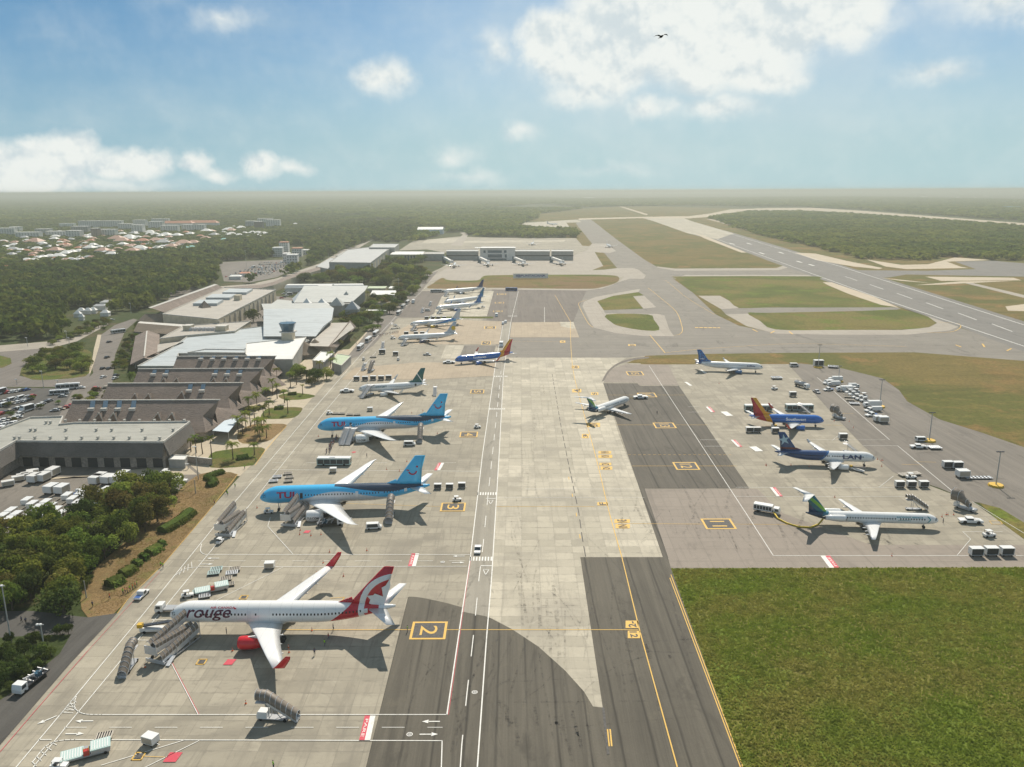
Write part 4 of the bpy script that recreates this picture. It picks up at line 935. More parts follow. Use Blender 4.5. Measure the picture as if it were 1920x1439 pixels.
for A, B_, lb, fm_, en in (((817, 578), (905, 570), 'white jet airliner with a bright blue fin, nearest of the three parked close together', M_jfin, M_jeng), ((833, 567), (909, 558), 'white jet airliner with a teal fin, middle of the three parked close together', m_('teal blue fin', (.01, .16, .30)), M_jeng), ((832, 547), (908, 541), 'white jet airliner with a navy fin, farthest of the three parked close together', M_nav, m_('pale grey fin', (.5, .55, .6)))):
    plane('jet_airliner', lb, A, B_, dict(r=1.95, zc=3.4, span=34, root=.31, fin=7.4, finc=5.6, finm=fm_, engm=en, winrow=True, win=(.15, .85, .4, .6, ()), wlm=fm_))
pl, F, L, fo, fi = plane('jet_airliner', 'white jet airliner with a blue tail fin, farthest on the right-hand stands', (1431, 688), (1303, 683), dict(r=1.97, zc=3.6, span=34, root=.31, fin=6.9, finc=5.8, side=1, finm=M_jfin, winglet=.9, engm=m_('blue engine 2', (.01, .12, .30)), winrow=True, win=(.15, .85, .45, .6, ()), body=paint('white body blue tail cone', WHITE, (('line', 1, .3, 36.2, JB),)),
    texts=(('jetBlue', .18, .35, 1.35, m_('navy lettering', (.01, .04, .15)), .02, 0, 1.15),)))
fx, zt, fh, fs = fi; fin_text(pl, 'jetBlue', fx+fh*.3*fs+2.6, zt+fh*.22, .8, M_wtxt, 1, .32)
LN = (.012, .055, .17)
pl, F, L, fo, fi = plane('jet_airliner', 'white-nosed jet airliner with a dark blue rear and a white star on its fin', (1642, 858), (1452, 852), dict(r=1.97, zc=3.7, span=34, root=.30, fin=7.2, finc=6.0, side=1, winglet=1.2, finm=paint('navy fin with red foot', LN, (('line', 0, -1, -6.7, (.10, .01, .02)), ('line', 0, -1, -5.9, LN))), engm=M_ac,
    body=paint('white front navy rear body', WHITE, (('line', 1, .9, 22.4, (.02, .12, .32)), ('line', 1, .9, 23.2, LN))), win=(.14, .86, .5, .62, ((.44, .46),)), texts=(('LAN', .245, .35, 1.75, m_('navy lettering 2', (.01, .03, .12)), .03, 0, 1.55),)))
fx, zt, fh, fs = fi; cx, cz = fx+fh*.55*fs+2.5, zt+fh*.58
fin_decal(pl, [[(cx+(2.3 if t % 2 == 0 else .85)*math.sin(t*PI/5+.25), cz+(2.3 if t % 2 == 0 else .85)*math.cos(t*PI/5+.25)) for t in range(10)]], m_('pale star blue', (.35, .52, .62)), 1, .36)
# T-tailed jets
MT = (.008, .15, .19)
def md_fin(nm, L): return paint(nm, MT, (('band', 1.0, -1.2, L-12.6, L-11.1, (.20, .45, .05)), ('line', 1.0, -1.2, L-9.2, (.01, .06, .16))))
def md_body(nm, L): return paint(nm, WHITE, (('line', 1, .55, L-4.4, (.01, .14, .22)), ('line', 1, .55, L-2.8, (.012, .05, .10))))
M_teal_t = m_('teal lettering 3', (.02, .28, .33))
for A, B_, lb, sd in (((1760, 974), (1510, 967), 'long white T-tailed jet airliner with rear engines, a yellow hose leading to it', 1), ((1179, 747), (1102, 774), 'white T-tailed jet airliner at a slant, being pushed by a tug', 1)):
    pl, F, L, fo, fi = plane('rear_engined_airliner', lb, A, B_, dict(r=1.7, zc=3.1, span=33, sweep=25, root=.42, c0=6.2, c1=1.2, dih=3.5, eng='tail', er=.98, el=6.3, fin=5.4, finc=5.2, st=6.1, t=True, winglet=0, side=sd, nose=1.3, tail=.27, body=md_body('white body teal tail end', (G(*B_, 3.1)-G(*A, 3.1)).length), finm=md_fin('teal fin with green sweep', (G(*B_, 3.1)-G(*A, 3.1)).length),
        win=(.12, .70, .35, .8, ((.3, .32),)), gy=2.5, stm=M_grey, texts=((('servicios aereos', .23, .95, .55, M_teal_t, .015, 0, 1.5), ('aeronaves', .27, -.15, .3, M_teal_t, .01, 0, 1.5)) if sd and A[0] > 1700 else ())))
    if A[0] > 1700:
        ck = MB(); V = [(-.2, -.9), (.2, -.9), (1.0, .1), (.2, 1.1), (-.25, 1.1), (.55, .1)]
        F.wrap(ck, V, [(0, 1, 2, 5), (5, 2, 3, 4)], L*.095, .25, 1); ck.build('emblem', M_teal_t, pl)
# the four at the pier, noses to the building, and the ones beyond
small = dict(small=True, r=1.95, zc=3.4, span=36, fin=7.4, finc=5.6, root=.31)
for (px, py), lb, fm_ in (((849, 500), 'white jet airliner with a violet fin at the first gate of the pier', m_('violet fin', (.20, .10, .35))), ((914, 498), 'white jet airliner at the pier left of the glazed block', M_ac), ((981, 497), 'white jet airliner at the pier right of the glazed block', M_ac), ((1054, 496), 'white jet airliner at the last gate of the pier with carts round it', M_ac)):
    t = G(px, py, 3.4); p = plane('jet_airliner', lb, (px, py), (px, py+1), dict(small, fixL=38, finm=fm_), 'airliners parked nose-in at the far pier')[0]
    p.rotation_euler = (0, 0, -PI/2+.02); p.location = (t.x, t.y+46, GZ)
for (px, py), rz, lb in (((1143, 461), R(95), 'white jet airliner taxiing towards the aprons by itself'), ((996, 457), R(80), 'small white airliner parked behind the far pier'), ((1046, 420), R(170), 'tiny white aircraft on the farthest apron')):
    t = G(px, py, 3.4); p = plane('jet_airliner', lb, (px, py), (px, py+1), dict(small, fixL=36))[0]
    p.rotation_euler = (0, 0, rz); p.location = (t.x, t.y-12, GZ)
# ------------------------------------------------------------------ buildings
def shingle(name, col, sc=1.0, con=.35):
    m = bpy.data.materials.new(name); m.use_nodes = True; g = NT(m.node_tree); b = g.n['Principled BSDF']; MATS[name] = m
    p = tcobj(g)
    n1 = g.noise(g.scalev(p, (.5*sc, 1.5*sc, 2.2*sc)), 1.0, 6, .7, 1.0); n2 = g.noise(p, .12, 5, .6); n3 = g.noise(g.scalev(p, (1.2, 3, 6)), 1.0, 4, .6)
    c = g.mix(g.math('MULTIPLY', g.ramp(n1, .42, .66), con*1.6, clamp=True), col, tuple(x*.45 for x in col)); c = g.mix(g.math('MULTIPLY', g.ramp(n2, .45, .7), .5), c, tuple(x*1.4 for x in col))
    c = g.mix(g.math('MULTIPLY', g.ramp(n3, .55, .75), .3), c, tuple(x*1.5 for x in col))
    bn = g.new('ShaderNodeBump', {'Height': n1, 'Strength': .9, 'Distance': .4}); g.l.new(bn.outputs[0], b.inputs['Normal'])
    g.l.new(c, b.inputs['Base Color']); b.inputs['Roughness'].default_value = .9; return m
def roofmat(name, col, rib=0.0, dirt=.25, rough=.6, metal=0.0):
    m = bpy.data.materials.new(name); m.use_nodes = True; g = NT(m.node_tree); b = g.n['Principled BSDF']; MATS[name] = m
    p = tcobj(g); n = g.noise(g.scalev(p, (.08, .25, .2)), 1.0, 7, .65, .7); n2 = g.noise(p, .9, 5, .6)
    c = g.mix(g.math('MULTIPLY', g.ramp(n, .42, .70), dirt*2, clamp=True), col, tuple(x*.62 for x in col)); c = g.mix(g.math('MULTIPLY', g.ramp(n2, .5, .75), dirt), c, tuple(x*.7 for x in col))
    if rib:
        wv = g.new('ShaderNodeSeparateXYZ', {0: p}).outputs[1 if rib > 0 else 0]
        q = g.math('ABSOLUTE', g.math('SUBTRACT', g.math('FRACT', g.math('DIVIDE', wv, abs(rib))), .5))
        c = g.mix(g.math('MULTIPLY', g.ramp(q, .06, .0), .45), c, tuple(x*.5 for x in col))
    g.l.new(c, b.inputs['Base Color']); b.inputs['Roughness'].default_value = rough; b.inputs['Metallic'].default_value = metal; return m
M_shi = shingle('weathered shingles', (.22, .175, .145)); M_thatch = shingle('brown thatch', (.21, .165, .12), 1.5); M_shd = shingle('dark shingle fascia', (.16, .145, .13), 2)
M_flat = roofmat('grey flat roof', (.34, .335, .29), 0, .4); M_wroof = roofmat('white membrane roof', (.68, .68, .65), 0, .18); M_lroof = roofmat('pale blue grey metal roof', (.42, .46, .47), 5.0, .3)
M_lroof2 = roofmat('pale metal roof', (.43, .44, .41), -4.0, .3); M_grroof = roofmat('big grey roof', (.40, .41, .40), 8.0, .3); M_green = roofmat('pale green roof', (.40, .48, .30), 3.0, .2); M_tanr = roofmat('tan flat roof', (.40, .365, .31), 0, .3)
M_cap = mat('pale parapet cap', (.50, .48, .43), .7, var=.15); M_wall = mat('cream wall', (.56, .49, .36), .8, var=.12, vscale=.3); M_wallg = mat('grey wall', (.38, .37, .34), .8, var=.12, vscale=.3); M_walls = mat('stone wall', (.36, .31, .26), .85, var=.3, vscale=1.5)
M_wallw = mat('white house wall', (.72, .70, .66), .8, var=.08, vscale=.4); M_wdark = mat('dark opening', (.035, .04, .045), .4); M_wglass = mat('blue glass', (.04, .10, .15), .12, .2); M_tile = roofmat('terracotta tiles', (.50, .20, .11), 0, .2); M_tile2 = roofmat('faded pink tiles', (.50, .30, .22), 0, .2)
M_turq = roofmat('turquoise roof', (.25, .55, .48), 0, .1); M_whou = roofmat('white house roof', (.78, .77, .73), 0, .08); M_greyr = roofmat('grey house roof', (.42, .43, .43), 0, .1); M_skyl = mat('skylight glass', (.10, .16, .22), .15)
M_awning = roofmat('pale blue awning', (.52, .60, .66), 1.2, .05); M_pole = mat('galvanised pole', (.42, .43, .42), .5, .4)

def centre(P): return Vector((sum(p.x for p in P)/len(P), sum(p.y for p in P)/len(P), 0))
def block(name, label, pts, h, roof, wall, cap=.5, cat='building', group=None, base=0.0, inset=0.0, px=True):
    """flat-roofed block: pts are the corners of its roof edge in photograph pixels at height h"""
    P = [G(x, y, h) for x, y in pts] if px else [Vector((x, y, h)) for x, y in pts]
    a = sum(P[i].x*P[(i+1) % len(P)].y-P[(i+1) % len(P)].x*P[i].y for i in range(len(P)))
    if a < 0: P = P[::-1]
    c = centre(P); root = thing(name, label, cat, (c.x, c.y, 0), 0, group)
    q = [(p.x-c.x, p.y-c.y) for p in P]
    mb = MB(); mb.prism(q, base, h, True); mb.build('wall', wall, root)
    rb = MB()
    n = len(q); rb.F([rb.V((x*.997, y*.997, h+.02)) for x, y in q]); rb.build('roof', roof, root)
    if cap:
        cb = MB()
        for i in range(n):
            a_, b_ = Vector((*q[i], h+cap/2)), Vector((*q[(i+1) % n], h+cap/2)); cb.bar(a_, b_, .45, cap+.1)
        cb.build('parapet', M_cap, root)
    root['_h'] = h
    return root, c, q
def facade(root, a, b, z0, z1, nx, nz, m, fw=.6, fh=.6, out=.06, name='window', group=True):
    """rows of openings between two local ground points, each its own part"""
    a = Vector((a[0], a[1], 0)); b = Vector((b[0], b[1], 0)); d = (b-a); L = d.length; d.normalize(); n = Vector((d.y, -d.x, 0))
    if (a+b).dot(n) < 0: n = -n
    me = None; w = L/nx*fw/2; hh = (z1-z0)/nz*fh/2
    for i in range(nx):
        for j in range(nz):
            c = a+d*(L*(i+.5)/nx)+n*out+Vector((0, 0, z0+(z1-z0)*(j+.5)/nz))
            if me is None:
                mb = MB(); mb.poly([-d*w-Vector((0,0,hh)), d*w-Vector((0,0,hh)), d*w+Vector((0,0,hh)), -d*w+Vector((0,0,hh))]); o = mb.build(name, m, root); me = o.data
            else: o = bpy.data.objects.new(name, me); COL.objects.link(o); o.parent = root
            o.location = c
def gable(name, label, cx, cy, lx, ly, h0, h1, roof, wall, rz=0.0, along='x', hip=0.0, over=.4, group=None, cat='house', curved=False):
    root = thing(name, label, cat, (cx, cy, 0), rz, group)
    if wall is not None: MB().box(-lx/2, -ly/2, 0, lx/2, ly/2, h0).build('wall', wall, root)
    X, Y = lx/2+over, ly/2+over; rb = MB()
    if along == 'x': r0, r1 = (-X+hip, 0, h1), (X-hip, 0, h1)
    else: r0, r1 = (0, -Y+hip, h1), (0, Y-hip, h1)
    c = [(-X, -Y, h0), (X, -Y, h0), (X, Y, h0), (-X, Y, h0)]
    iv = [rb.V(p) for p in c]+[rb.V(r0), rb.V(r1)]
    if along == 'x': fs = [(0,1,5,4), (2,3,4,5), (1,2,5), (3,0,4)]
    else: fs = [(1,2,5,4), (3,0,4,5), (0,1,4), (2,3,5)]
    for f in fs: rb.F([iv[i] for i in f])
    rb.F([iv[3], iv[2], iv[1], iv[0]])
    rb.build('roof', roof, root)
    return root

# --- four parallel shingle halls of the terminal
HX0, HX1 = -193.5, -129.0; HYS = [341, 373, 405, 437]; labels = ('nearest long hall with steep grey shingle roof, behind the flat-roofed cargo building', 'second of the four steep shingle-roofed halls counted from the cargo building', 'third of the four steep shingle-roofed halls, a spiky palm at its left end', 'farthest of the four steep shingle-roofed halls, a row of six skylights on it')
for i, (yy, lb) in enumerate(zip(HYS, labels)):
    x0, x1 = (HX0, HX1) if i < 3 else (-186.5, -131.5); H1, H0, hw = 14.0, 3.6, 14.8
    root = thing('shingle_hall', lb, 'terminal hall', ((x0+x1)/2, yy, 0), 0, 'shingle-roofed halls of the terminal'); cx = (x0+x1)/2; u0, u1 = x0-cx, x1-cx
    sl = lambda x, t, s: (x, s*hw*t, H1-(H1-H0)*t)
    rb = MB()
    rb.poly([sl(u0, 1, -1), sl(u1-1.5, 1, -1), sl(u1-5.0, .5, -1), sl(u1, 0, -1), sl(u0, 0, -1)]); rb.poly([sl(u0, 0, 1), sl(u1, 0, 1), sl(u1-5, .5, 1), sl(u1-1.5, 1, 1), sl(u0, 1, 1)])
    rb.poly([sl(u1, 0, -1), sl(u1-5, .5, -1), (u1-3.6, 0, 5.2)]); rb.poly([sl(u1-5, .5, -1), sl(u1-1.5, 1, -1), (u1+1.5, -5, 3.6), (u1-3.6, 0, 5.2)])
    rb.poly([sl(u1, 0, 1), sl(u1-5, .5, 1), (u1-3.6, 0, 5.2)]); rb.poly([sl(u1-5, .5, 1), sl(u1-1.5, 1, 1), (u1+1.5, 5, 3.6), (u1-3.6, 0, 5.2)]); rb.poly([(u1-3.6, 0, 5.2), (u1+1.5, -5, 3.6), (u1+1.5, 5, 3.6)])
    rb.build('roof', M_shi, root)
    wb = MB(); wb.box(u0+.3, -hw+.8, 0, u1-2, hw-.8, H0-.1); wb.poly([(u0+.1, -hw+.5, H0), (u0+.1, hw-.5, H0), (u0+.1, 0, H1-.3)]); wb.build('wall', M_walls, root)
    cb = MB(); cb.bar((u0-.3, 0, H1+.12), (u1+.4, 0, H1+.12), .7, .4); cb.build('ridge_cap', M_cap, root)
    if i < 3:   # side lobe of roof that slopes towards the apron
        lb_ = MB(); lb_.poly([(u1-4.5, hw*.35, 9.3), (u1+3.5, hw*.75, 6.8), (u1+9.5, hw*.5, 3.4), (u1+.5, -hw*.35, 3.4)]); lb_.poly([(u1-4.5, hw*.35, 9.3), (u1-2, hw, 3.6), (u1+3.5, hw*.75, 6.8)])
        lb_.poly([(u1+3.5, hw*.75, 6.8), (u1+3, hw*1.1, 3.4), (u1+9.5, hw*.5, 3.4)]); lb_.build('side_roof', M_shi, root)
    def onslope(px, py):   # point of the near slope seen at that pixel
        d = ray(px, py); o = Vector((0, 0, CAM_H)); k = (H1-H0)/hw   # z = H1 - k*(yy - y)
        t = (H1-k*yy-CAM_H)/(d.z-k*d.y); return o+d*t-Vector((cx, yy, 0))
    sk = {0: ((175,752),(199,752),(225,752),(252,752)), 1: ((358,721),(382,721)), 2: ((291,694),(314,694),(406,694),(429,694),(452,694)), 3: ((380,668),(402,668),(423,668),(445,668),(467,668),(488,668))}[i]
    for px, py in sk:
        p = onslope(px, py+2); q = onslope(px-2, py+15-(i*3.2))
        s = MB(); s.bar(p+Vector((0, 0, .35)), q+Vector((0, 0, .35)), 1.9, .7); so = s.build('skylight', M_skyl, root)
        s = MB(); s.cbox(q.x-.1, q.y-.9, q.z-.6, 2.6, 1.5, 1.2); s.build('skylight_base', M_cap, so)
    dm = {0: ((192,776),(219,776),(301,776),(327,776)), 1: ((258,740),(283,740),(345,736)), 2: ((311,711),(335,711),(404,711),(427,711)), 3: ()}[i]
    for px, py in dm:
        p = onslope(px, py); s = MB()
        a, b, c_ = p+Vector((-2.6, -3.6, -2.4)), p+Vector((1.6, -3.6, -2.4)), p+Vector((.9, -4.2, 1.3))
        s.poly([a, c_, p+Vector((0, .6, .6))]); s.poly([c_, b, p+Vector((0, .6, .6))]); s.poly([a, b, c_]); so = s.build('dormer', M_shi, root)
        s = MB(); s.bar(a+Vector((0, 0, .2)), c_+Vector((0, -.1, .25)), .4, .35); s.bar(c_+Vector((0, -.1, .25)), b+Vector((0, 0, .1)), .4, .35); s.build('dormer_trim', M_cap, so)

# --- flat-roofed cargo building in front of the halls
root, c, q = block('cargo_building', 'long flat-roofed cargo building with small roof vents and shaded loading bays', [(30,829), (306,831), (356,793), (140,795), (112,798), (118,783), (58,785), (-40,822), (-120,870), (-60,880)], 10.0, M_flat, M_walls, .7)
P = [G(30,829,10)-c, G(306,831,10)-c, G(356,793,10)-c, G(-60,880,10)-c]
fm = MB()
for a, b in ((P[3], P[0]), (P[0], P[1]), (P[1], P[2])):
    d = (b-a).normalized(); n = Vector((d.y, -d.x, 0))
    fm.loft([[x+Vector((0,0,.0)), x+n*.3+Vector((0,0,-.4)), x+n*2.0+Vector((0,0,-5.2)), x+n*1.2+Vector((0,0,-5.2))] for x in (a-d*.0, b+d*.0)])
fm.build('fascia', M_shd, root)
for i in range(9):
    a = P[0].lerp(P[1], (i+.25)/9); b = P[0].lerp(P[1], (i+.85)/9); s = MB(); s.poly([a+Vector((0,-.08,-9.9)), b+Vector((0,-.08,-9.9)), b+Vector((0,-.08,-6.2)), a+Vector((0,-.08,-6.2))]); s.build('bay_door', M_wdark, root)
vent = [(123,792),(150,792),(178,792),(206,792),(234,792),(262,792),(290,792),(318,792),(346,792),(58,809),(67,809),(124,809),(181,809),(210,809),(267,809),(325,809),(28,824),(37,824),(66,824),(95,824),(125,824),(154,824),(184,824),(214,824),(243,824),(273,824),(300,825),(87,795),(95,795)]
vm = None
for i, (px, py) in enumerate(vent):
    p = G(px, py, 10)-c
    if vm is None:
        s = MB(); s.cbox(0, 0, 10, .7, .7, .7); s.cbox(0, 0, 10.7, .95, .9, .55); o = s.build('roof_vent', M_cap, root); vm = o.data
    else: o = bpy.data.objects.new('roof_vent', vm); COL.objects.link(o); o.parent = root
    o.location = (p.x, p.y, 0)
MB_ = MB()
# blue awning beside the halls and garden wall
t = thing('canopy', 'pale blue metal canopy on white posts among the palms', 'canopy', tuple(G(425,800))); P = [G(398,808,4.5)-t.location, G(428,811,4.5)-t.location, G(455,779,4.5)-t.location, G(436,777,4.5)-t.location]
s = MB(); s.prism([(p.x, p.y) for p in P], 4.4, 4.6); s.build('roof', M_awning, t)
for p in P: s = MB(); s.tube([(p.x*.96, p.y*.96, 0), (p.x*.96, p.y*.96, 4.4)], .12); s.build('post', M_cap, t)
s = MB(); s.cbox(-4, -2, 0, 3, 2, 2.2); s.build('counter', M_cap, t)
t = thing('garden_wall', 'low stone wall beside the curved lawn with palms', 'wall', tuple(G(365,872))); a, b = G(336,866)-t.location, G(398,873)-t.location; s = MB(); s.bar(a+Vector((0,0,1.3)), b+Vector((0,0,1.3)), .5, 2.6); s.build('wall', M_walls, t); s = MB(); s.bar(a+Vector((0,0,2.7)), b+Vector((0,0,2.7)), .7, .2); s.build('coping', M_cap, t)
block('guard_hut', 'small pale hut with a flat white roof at the corner of the cargo building', [(316,862),(346,863),(351,855),(322,854)], 3.4, M_wroof, M_wallg, .2, 'hut')
# entrance canopy and roofs on the road side
t = gable('entrance_canopy', 'long brown gabled canopy roof along the approach road', -238, 512, 15, 104, 4.5, 8.0, M_shi, None, R(23), 'y', group=None, cat='canopy')
s = MB(); s.bar((0, -48, 8.15), (0, 48, 8.15), .8, .3); s.build('ridge_cap', M_cap, t)
for i in range(6):
    for sx in (-5.5, 5.5): s = MB(); s.tube([(sx, -42+i*17, 0), (sx, -42+i*17, 4.6)], .35); s.build('column', M_cap, t)
# pale roofs in the middle
block('terminal_building', 'low terminal building with pale blue-grey stepped roofs', [(258,688),(334,688),(334,664),(520,664),(580,640),(500,612),(420,622),(352,632),(320,655)], 7.0, M_lroof, M_wallg, .5)
block('terminal_annex', 'brilliant white flat roof below the control tower', [(461,665),(462,645),(574,633),(548,675),(470,675)], 9.5, M_wroof, M_wallg, .4)
block('terminal_annex', 'tan roofed wing with two plant-room boxes on top', [(300,636),(345,612),(470,603),(440,622),(350,630)], 8.0, M_tanr, M_wall, .5)
for (x0, x1, yy), lb in zip(((347,361,619),(408,426,620)), ('left cream plant-room box on the tan roof', 'right cream plant-room box on the tan roof')):
    p, q_ = G(x0, yy, 8), G(x1, yy, 8); t = thing('plant_room', lb, 'plant room', ((p.x+q_.x)/2, p.y, 8)); s = MB(); s.cbox(0, 0, 0, q_.x-p.x, 7, 3.4); s.build('wall', M_wall, t); s = MB(); s.cbox(0, 0, 3.4, q_.x-p.x+.5, 7.5, .25); s.build('roof', M_cap, t)
t = thing('chiller', 'grey row of cooling units between the two plant-room boxes', 'cooling unit', tuple(G(384,620,8))); s = MB()
for i in range(7): s.cbox(-9+i*3, 0, 0, 2.4, 4, 2.0); s.lathe([(2.0, .8), (2.3, .8)], 8, 'z', (-9+i*3, 0, 0))
s.build('cooling_fans', M_steel, t)
block('terminal_annex', 'narrow flat roof with a raised frame behind the farthest shingle hall', [(352,662),(385,656),(396,656),(460,657),(460,663)], 9.0, M_lroof, M_cap, .5)
def roofpoly(name, label, parts, walls, group=None, cat='building'):
    """free roof made of faces given as (px,py,z); walls: (list of px,py at height h)"""
    allp = [G(*p) for f, _ in parts for p in f]; c = centre(allp); root = thing(name, label, cat, (c.x, c.y, 0), 0, group)
    by = {}
    for f, m in parts: by.setdefault(m.name, (m, []))[1].append([G(*p)-c for p in f])
    for m, fs in by.values():
        s = MB()
        for P in fs: s.poly(P)
        s.build('roof', m, root)
    for pts, h, m in walls:
        P = [G(x, y, h)-c for x, y in pts]; s = MB(); s.prism([(p.x, p.y) for p in P], 0, h); s.build('wall', m, root)
    return root, c
# metal-roofed departure hall below and behind the control tower
roofpoly('departure_hall', 'large pale metal-roofed hall standing behind the control tower', [([(494,631,9),(592,631,9),(606,612,12),(622,600,12),(626,578,14),(494,580,14)], M_lroof), ([(494,580,14),(626,578,14),(610,568,13),(490,570,13)], M_lroof2)], [([(496,630),(590,630),(624,580),(496,582)], 8.8, M_wallg)])
roofpoly('departure_hall', 'pale metal-roofed hall with stepped triangular gables behind the tower hall', [([(551,568,10),(660,567,10),(685,545,14),(566,543,14)], M_lroof2), ([(566,543,14),(685,545,14),(690,536,10),(570,536,10)], M_lroof2), ([(551,568,10),(566,543,14),(548,560,8)], M_lroof)], [([(553,568),(655,570),(684,546),(568,544)], 9.2, M_wallg)])
roofpoly('terminal_annex', 'low pale flat roof left of the big tree', [([(500,590,6),(552,575,6),(560,565,6),(520,562,6),(495,580,6)], M_lroof2)], [([(500,590),(552,575),(560,565),(520,562),(495,580)], 5.9, M_wallg)])
for px, py, r_, m__, lb in ((576,574,7.5,M_whou,'left white pyramid roof light on the metal hall'), (604,574,8,M_whou,'middle white pyramid roof light on the metal hall'), (632,572,8.5,M_lroof2,'right pale pyramid roof light on the metal hall'), (661,579,8,M_greyr,'dark grey pyramid roof at the end of the metal hall'), (650,560,7,M_lroof2,'small pale pyramid roof at the back corner of the metal hall')):
    p = G(px, py, 9); t = thing('pyramid_roof', lb, 'roof', (p.x, p.y, 0)); s = MB(); s.lathe([(9, r_), (15.5, .1)], 4, 'z'); s.build('roof', m__, t); s = MB(); s.lathe([(0, r_*.9), (9, r_*.9)], 4, 'z'); s.build('wall', M_wallg, t); t.rotation_euler = (0, 0, R(45))
# control tower
t = thing('control_tower', 'control tower with a blue glass cab flaring over a cream shaft', 'control tower', tuple(G(543,664)))
z0 = 14.5; tz = CAM_H-(G(543,664).y)*((617-356)/FPX/1.0)*1.0
s = MB(); s.cbox(0, 0, 0, 7.0, 7.0, 14.5); s.build('shaft', M_wall, t)
s = MB(); s.prism([(5.6*math.cos(a*PI/4+PI/8), 5.6*math.sin(a*PI/4+PI/8)) for a in range(8)], 14.5, 15.2); s.build('balcony', M_cap, t)
s = MB(); s.loft([[(r_*math.cos(a*PI/4+PI/8), r_*math.sin(a*PI/4+PI/8), z) for a in range(8)] for r_, z in ((3.9, 15.2), (3.9, 16.0), (5.3, 20.2))]); s.build('glass_cab', M_wglass, t)
s = MB(); s.prism([(5.5*math.cos(a*PI/4+PI/8), 5.5*math.sin(a*PI/4+PI/8)) for a in range(8)], 20.2, 20.6); s.build('roof', M_wglass, t)
s = MB()
for i in range(7): s.tube([(-3.8+i*1.25, -1+(i % 3), 20.6), (-3.8+i*1.25, -1+(i % 3), 22.0+(i % 2)*.8)], .06, 4)
s.build('antenna', M_pole, t)
# brown roofed hall right of it, thatched rondels, white and green canopies
roofpoly('arrival_hall', 'hall with a flat grey roof edged by a broad brown shingle slope beside the buses', [([(578,649,7),(616,650,7),(664,615,9),(657,605,9),(612,606,8),(592,628,8)], M_tanr), ([(616,650,7.5),(656,601,10),(668,613,4),(632,652,3.5)], M_shi), ([(578,649,7.5),(616,650,7.5),(632,652,3.5),(598,651,3.2),(582,651,3.2)], M_shi)], [([(582,648),(620,649),(655,606),(612,606)], 6.8, M_walls)])
for (px, py, r_), lb in zip(((572,668,11), (592,663,9)), ('larger round brown thatched roof beside the white flat roof', 'smaller round brown thatched roof beside the hall with buses')):
    p = G(px, py, 0); t = thing('thatched_pavilion', lb, 'pavilion', tuple(p)); s = MB(); s.lathe([(2.6, r_), (4.5, r_*.7), (7.5, r_*.3), (9.5, .2)], 16, 'z'); s.build('roof', M_thatch, t); s = MB(); s.lathe([(0, r_*.8), (2.8, r_*.8)], 16, 'z'); s.build('wall', M_walls, t)
block('terminal_canopy', 'white flat canopy between the round thatched roof and the green one', [(586,677),(608,680),(627,662),(602,660)], 5, M_wroof, M_wallg, .4, 'canopy')
block('terminal_canopy', 'pale green sloping canopy beside the apron road', [(622,680),(640,686),(658,668),(632,664)], 5, M_green, M_wallg, .2, 'canopy')
# building with the cream wall and brown strip roof
root, c, q = block('concourse_building', 'long concourse with a flat roof and a buttressed cream wall facing the big tree', [(305,590),(408,600),(517,544),(420,540)], 11.0, M_tanr, M_wall, .6)
a, b = G(408,600,11)-c, G(517,544,11)-c
for i in range(13):
    p = a.lerp(b, (i+.1)/13); s = MB(); d = (b-a).normalized(); n = Vector((d.y, -d.x, 0)); s.bar((p+n*.5)*1+Vector((0,0,-11)), (p+n*.5)+Vector((0,0,-1)), .8, .8); s.build('buttress', M_cap, root)
for i, (px, py) in enumerate(((385,572),(409,561),(440,551))):
    p, q_, h_ = G(px-23, py+2, 11)-c, G(px+22, py+2, 11)-c, G(px+34, py-5, 11)-c; dv = h_-q_; s = MB(); s.prism([(v.x, v.y) for v in (p, q_, h_, p+dv)], 11, 13.2); s.build('roof_lantern', M_lroof, root)
p, q_ = G(441,563,11)-c, G(452,563,11)-c; s = MB(); s.cbox((p.x+q_.x)/2, p.y, 11, q_.x-p.x, 6, 4.5); s.build('plant_box', M_wall, root)
roofpoly('shingle_wing', 'long narrow brown shingle roof slanting beside the wood', [([(283,578,11),(308,586,6),(421,542,6),(408,534,11)], M_shi), ([(283,578,11),(408,534,11),(402,533,8),(278,577,8)], M_cap)], [([(300,584),(306,586),(420,542),(412,540)], 5.9, M_walls)])
p = G(384,577,11); t = thing('shingle_cone', 'small square pyramid of shingles on the concourse roof', 'roof cone', (p.x, p.y, 10.6)); s = MB(); s.lathe([(0, 6), (6.0, .2)], 4, 'z'); s.build('roof', M_shi, t)
roofpoly('thatched_hall', 'broad curved brown thatched roof left of the big round tree', [([(256,603,4),(272,589,9),(330,588,10),(385,590,9),(402,597,6),(398,604,3),(330,606,3)], M_thatch)], [([(262,603),(330,604),(395,603),(392,598),(270,596)], 3.5, M_walls)])
roofpoly('thatched_hall', 'low brown thatched roof at the bend of the approach road', [([(250,622,3.5),(258,606,8),(345,613,8),(330,628,4)], M_thatch), ([(258,606,8),(345,613,8),(350,609,7),(262,603,7)], M_cap)], [([(253,621),(328,626),(340,614),(262,608)], 3.4, M_walls)])
roofpoly('shingle_wing', 'narrow shingle roof strip slanting between the garden and the pale roofs', [([(272,672,6),(276,669,8),(345,640,8),(340,643,5)], M_shi), ([(265,660,5),(305,642,5),(345,640,5),(275,672,5)], M_tanr)], [])
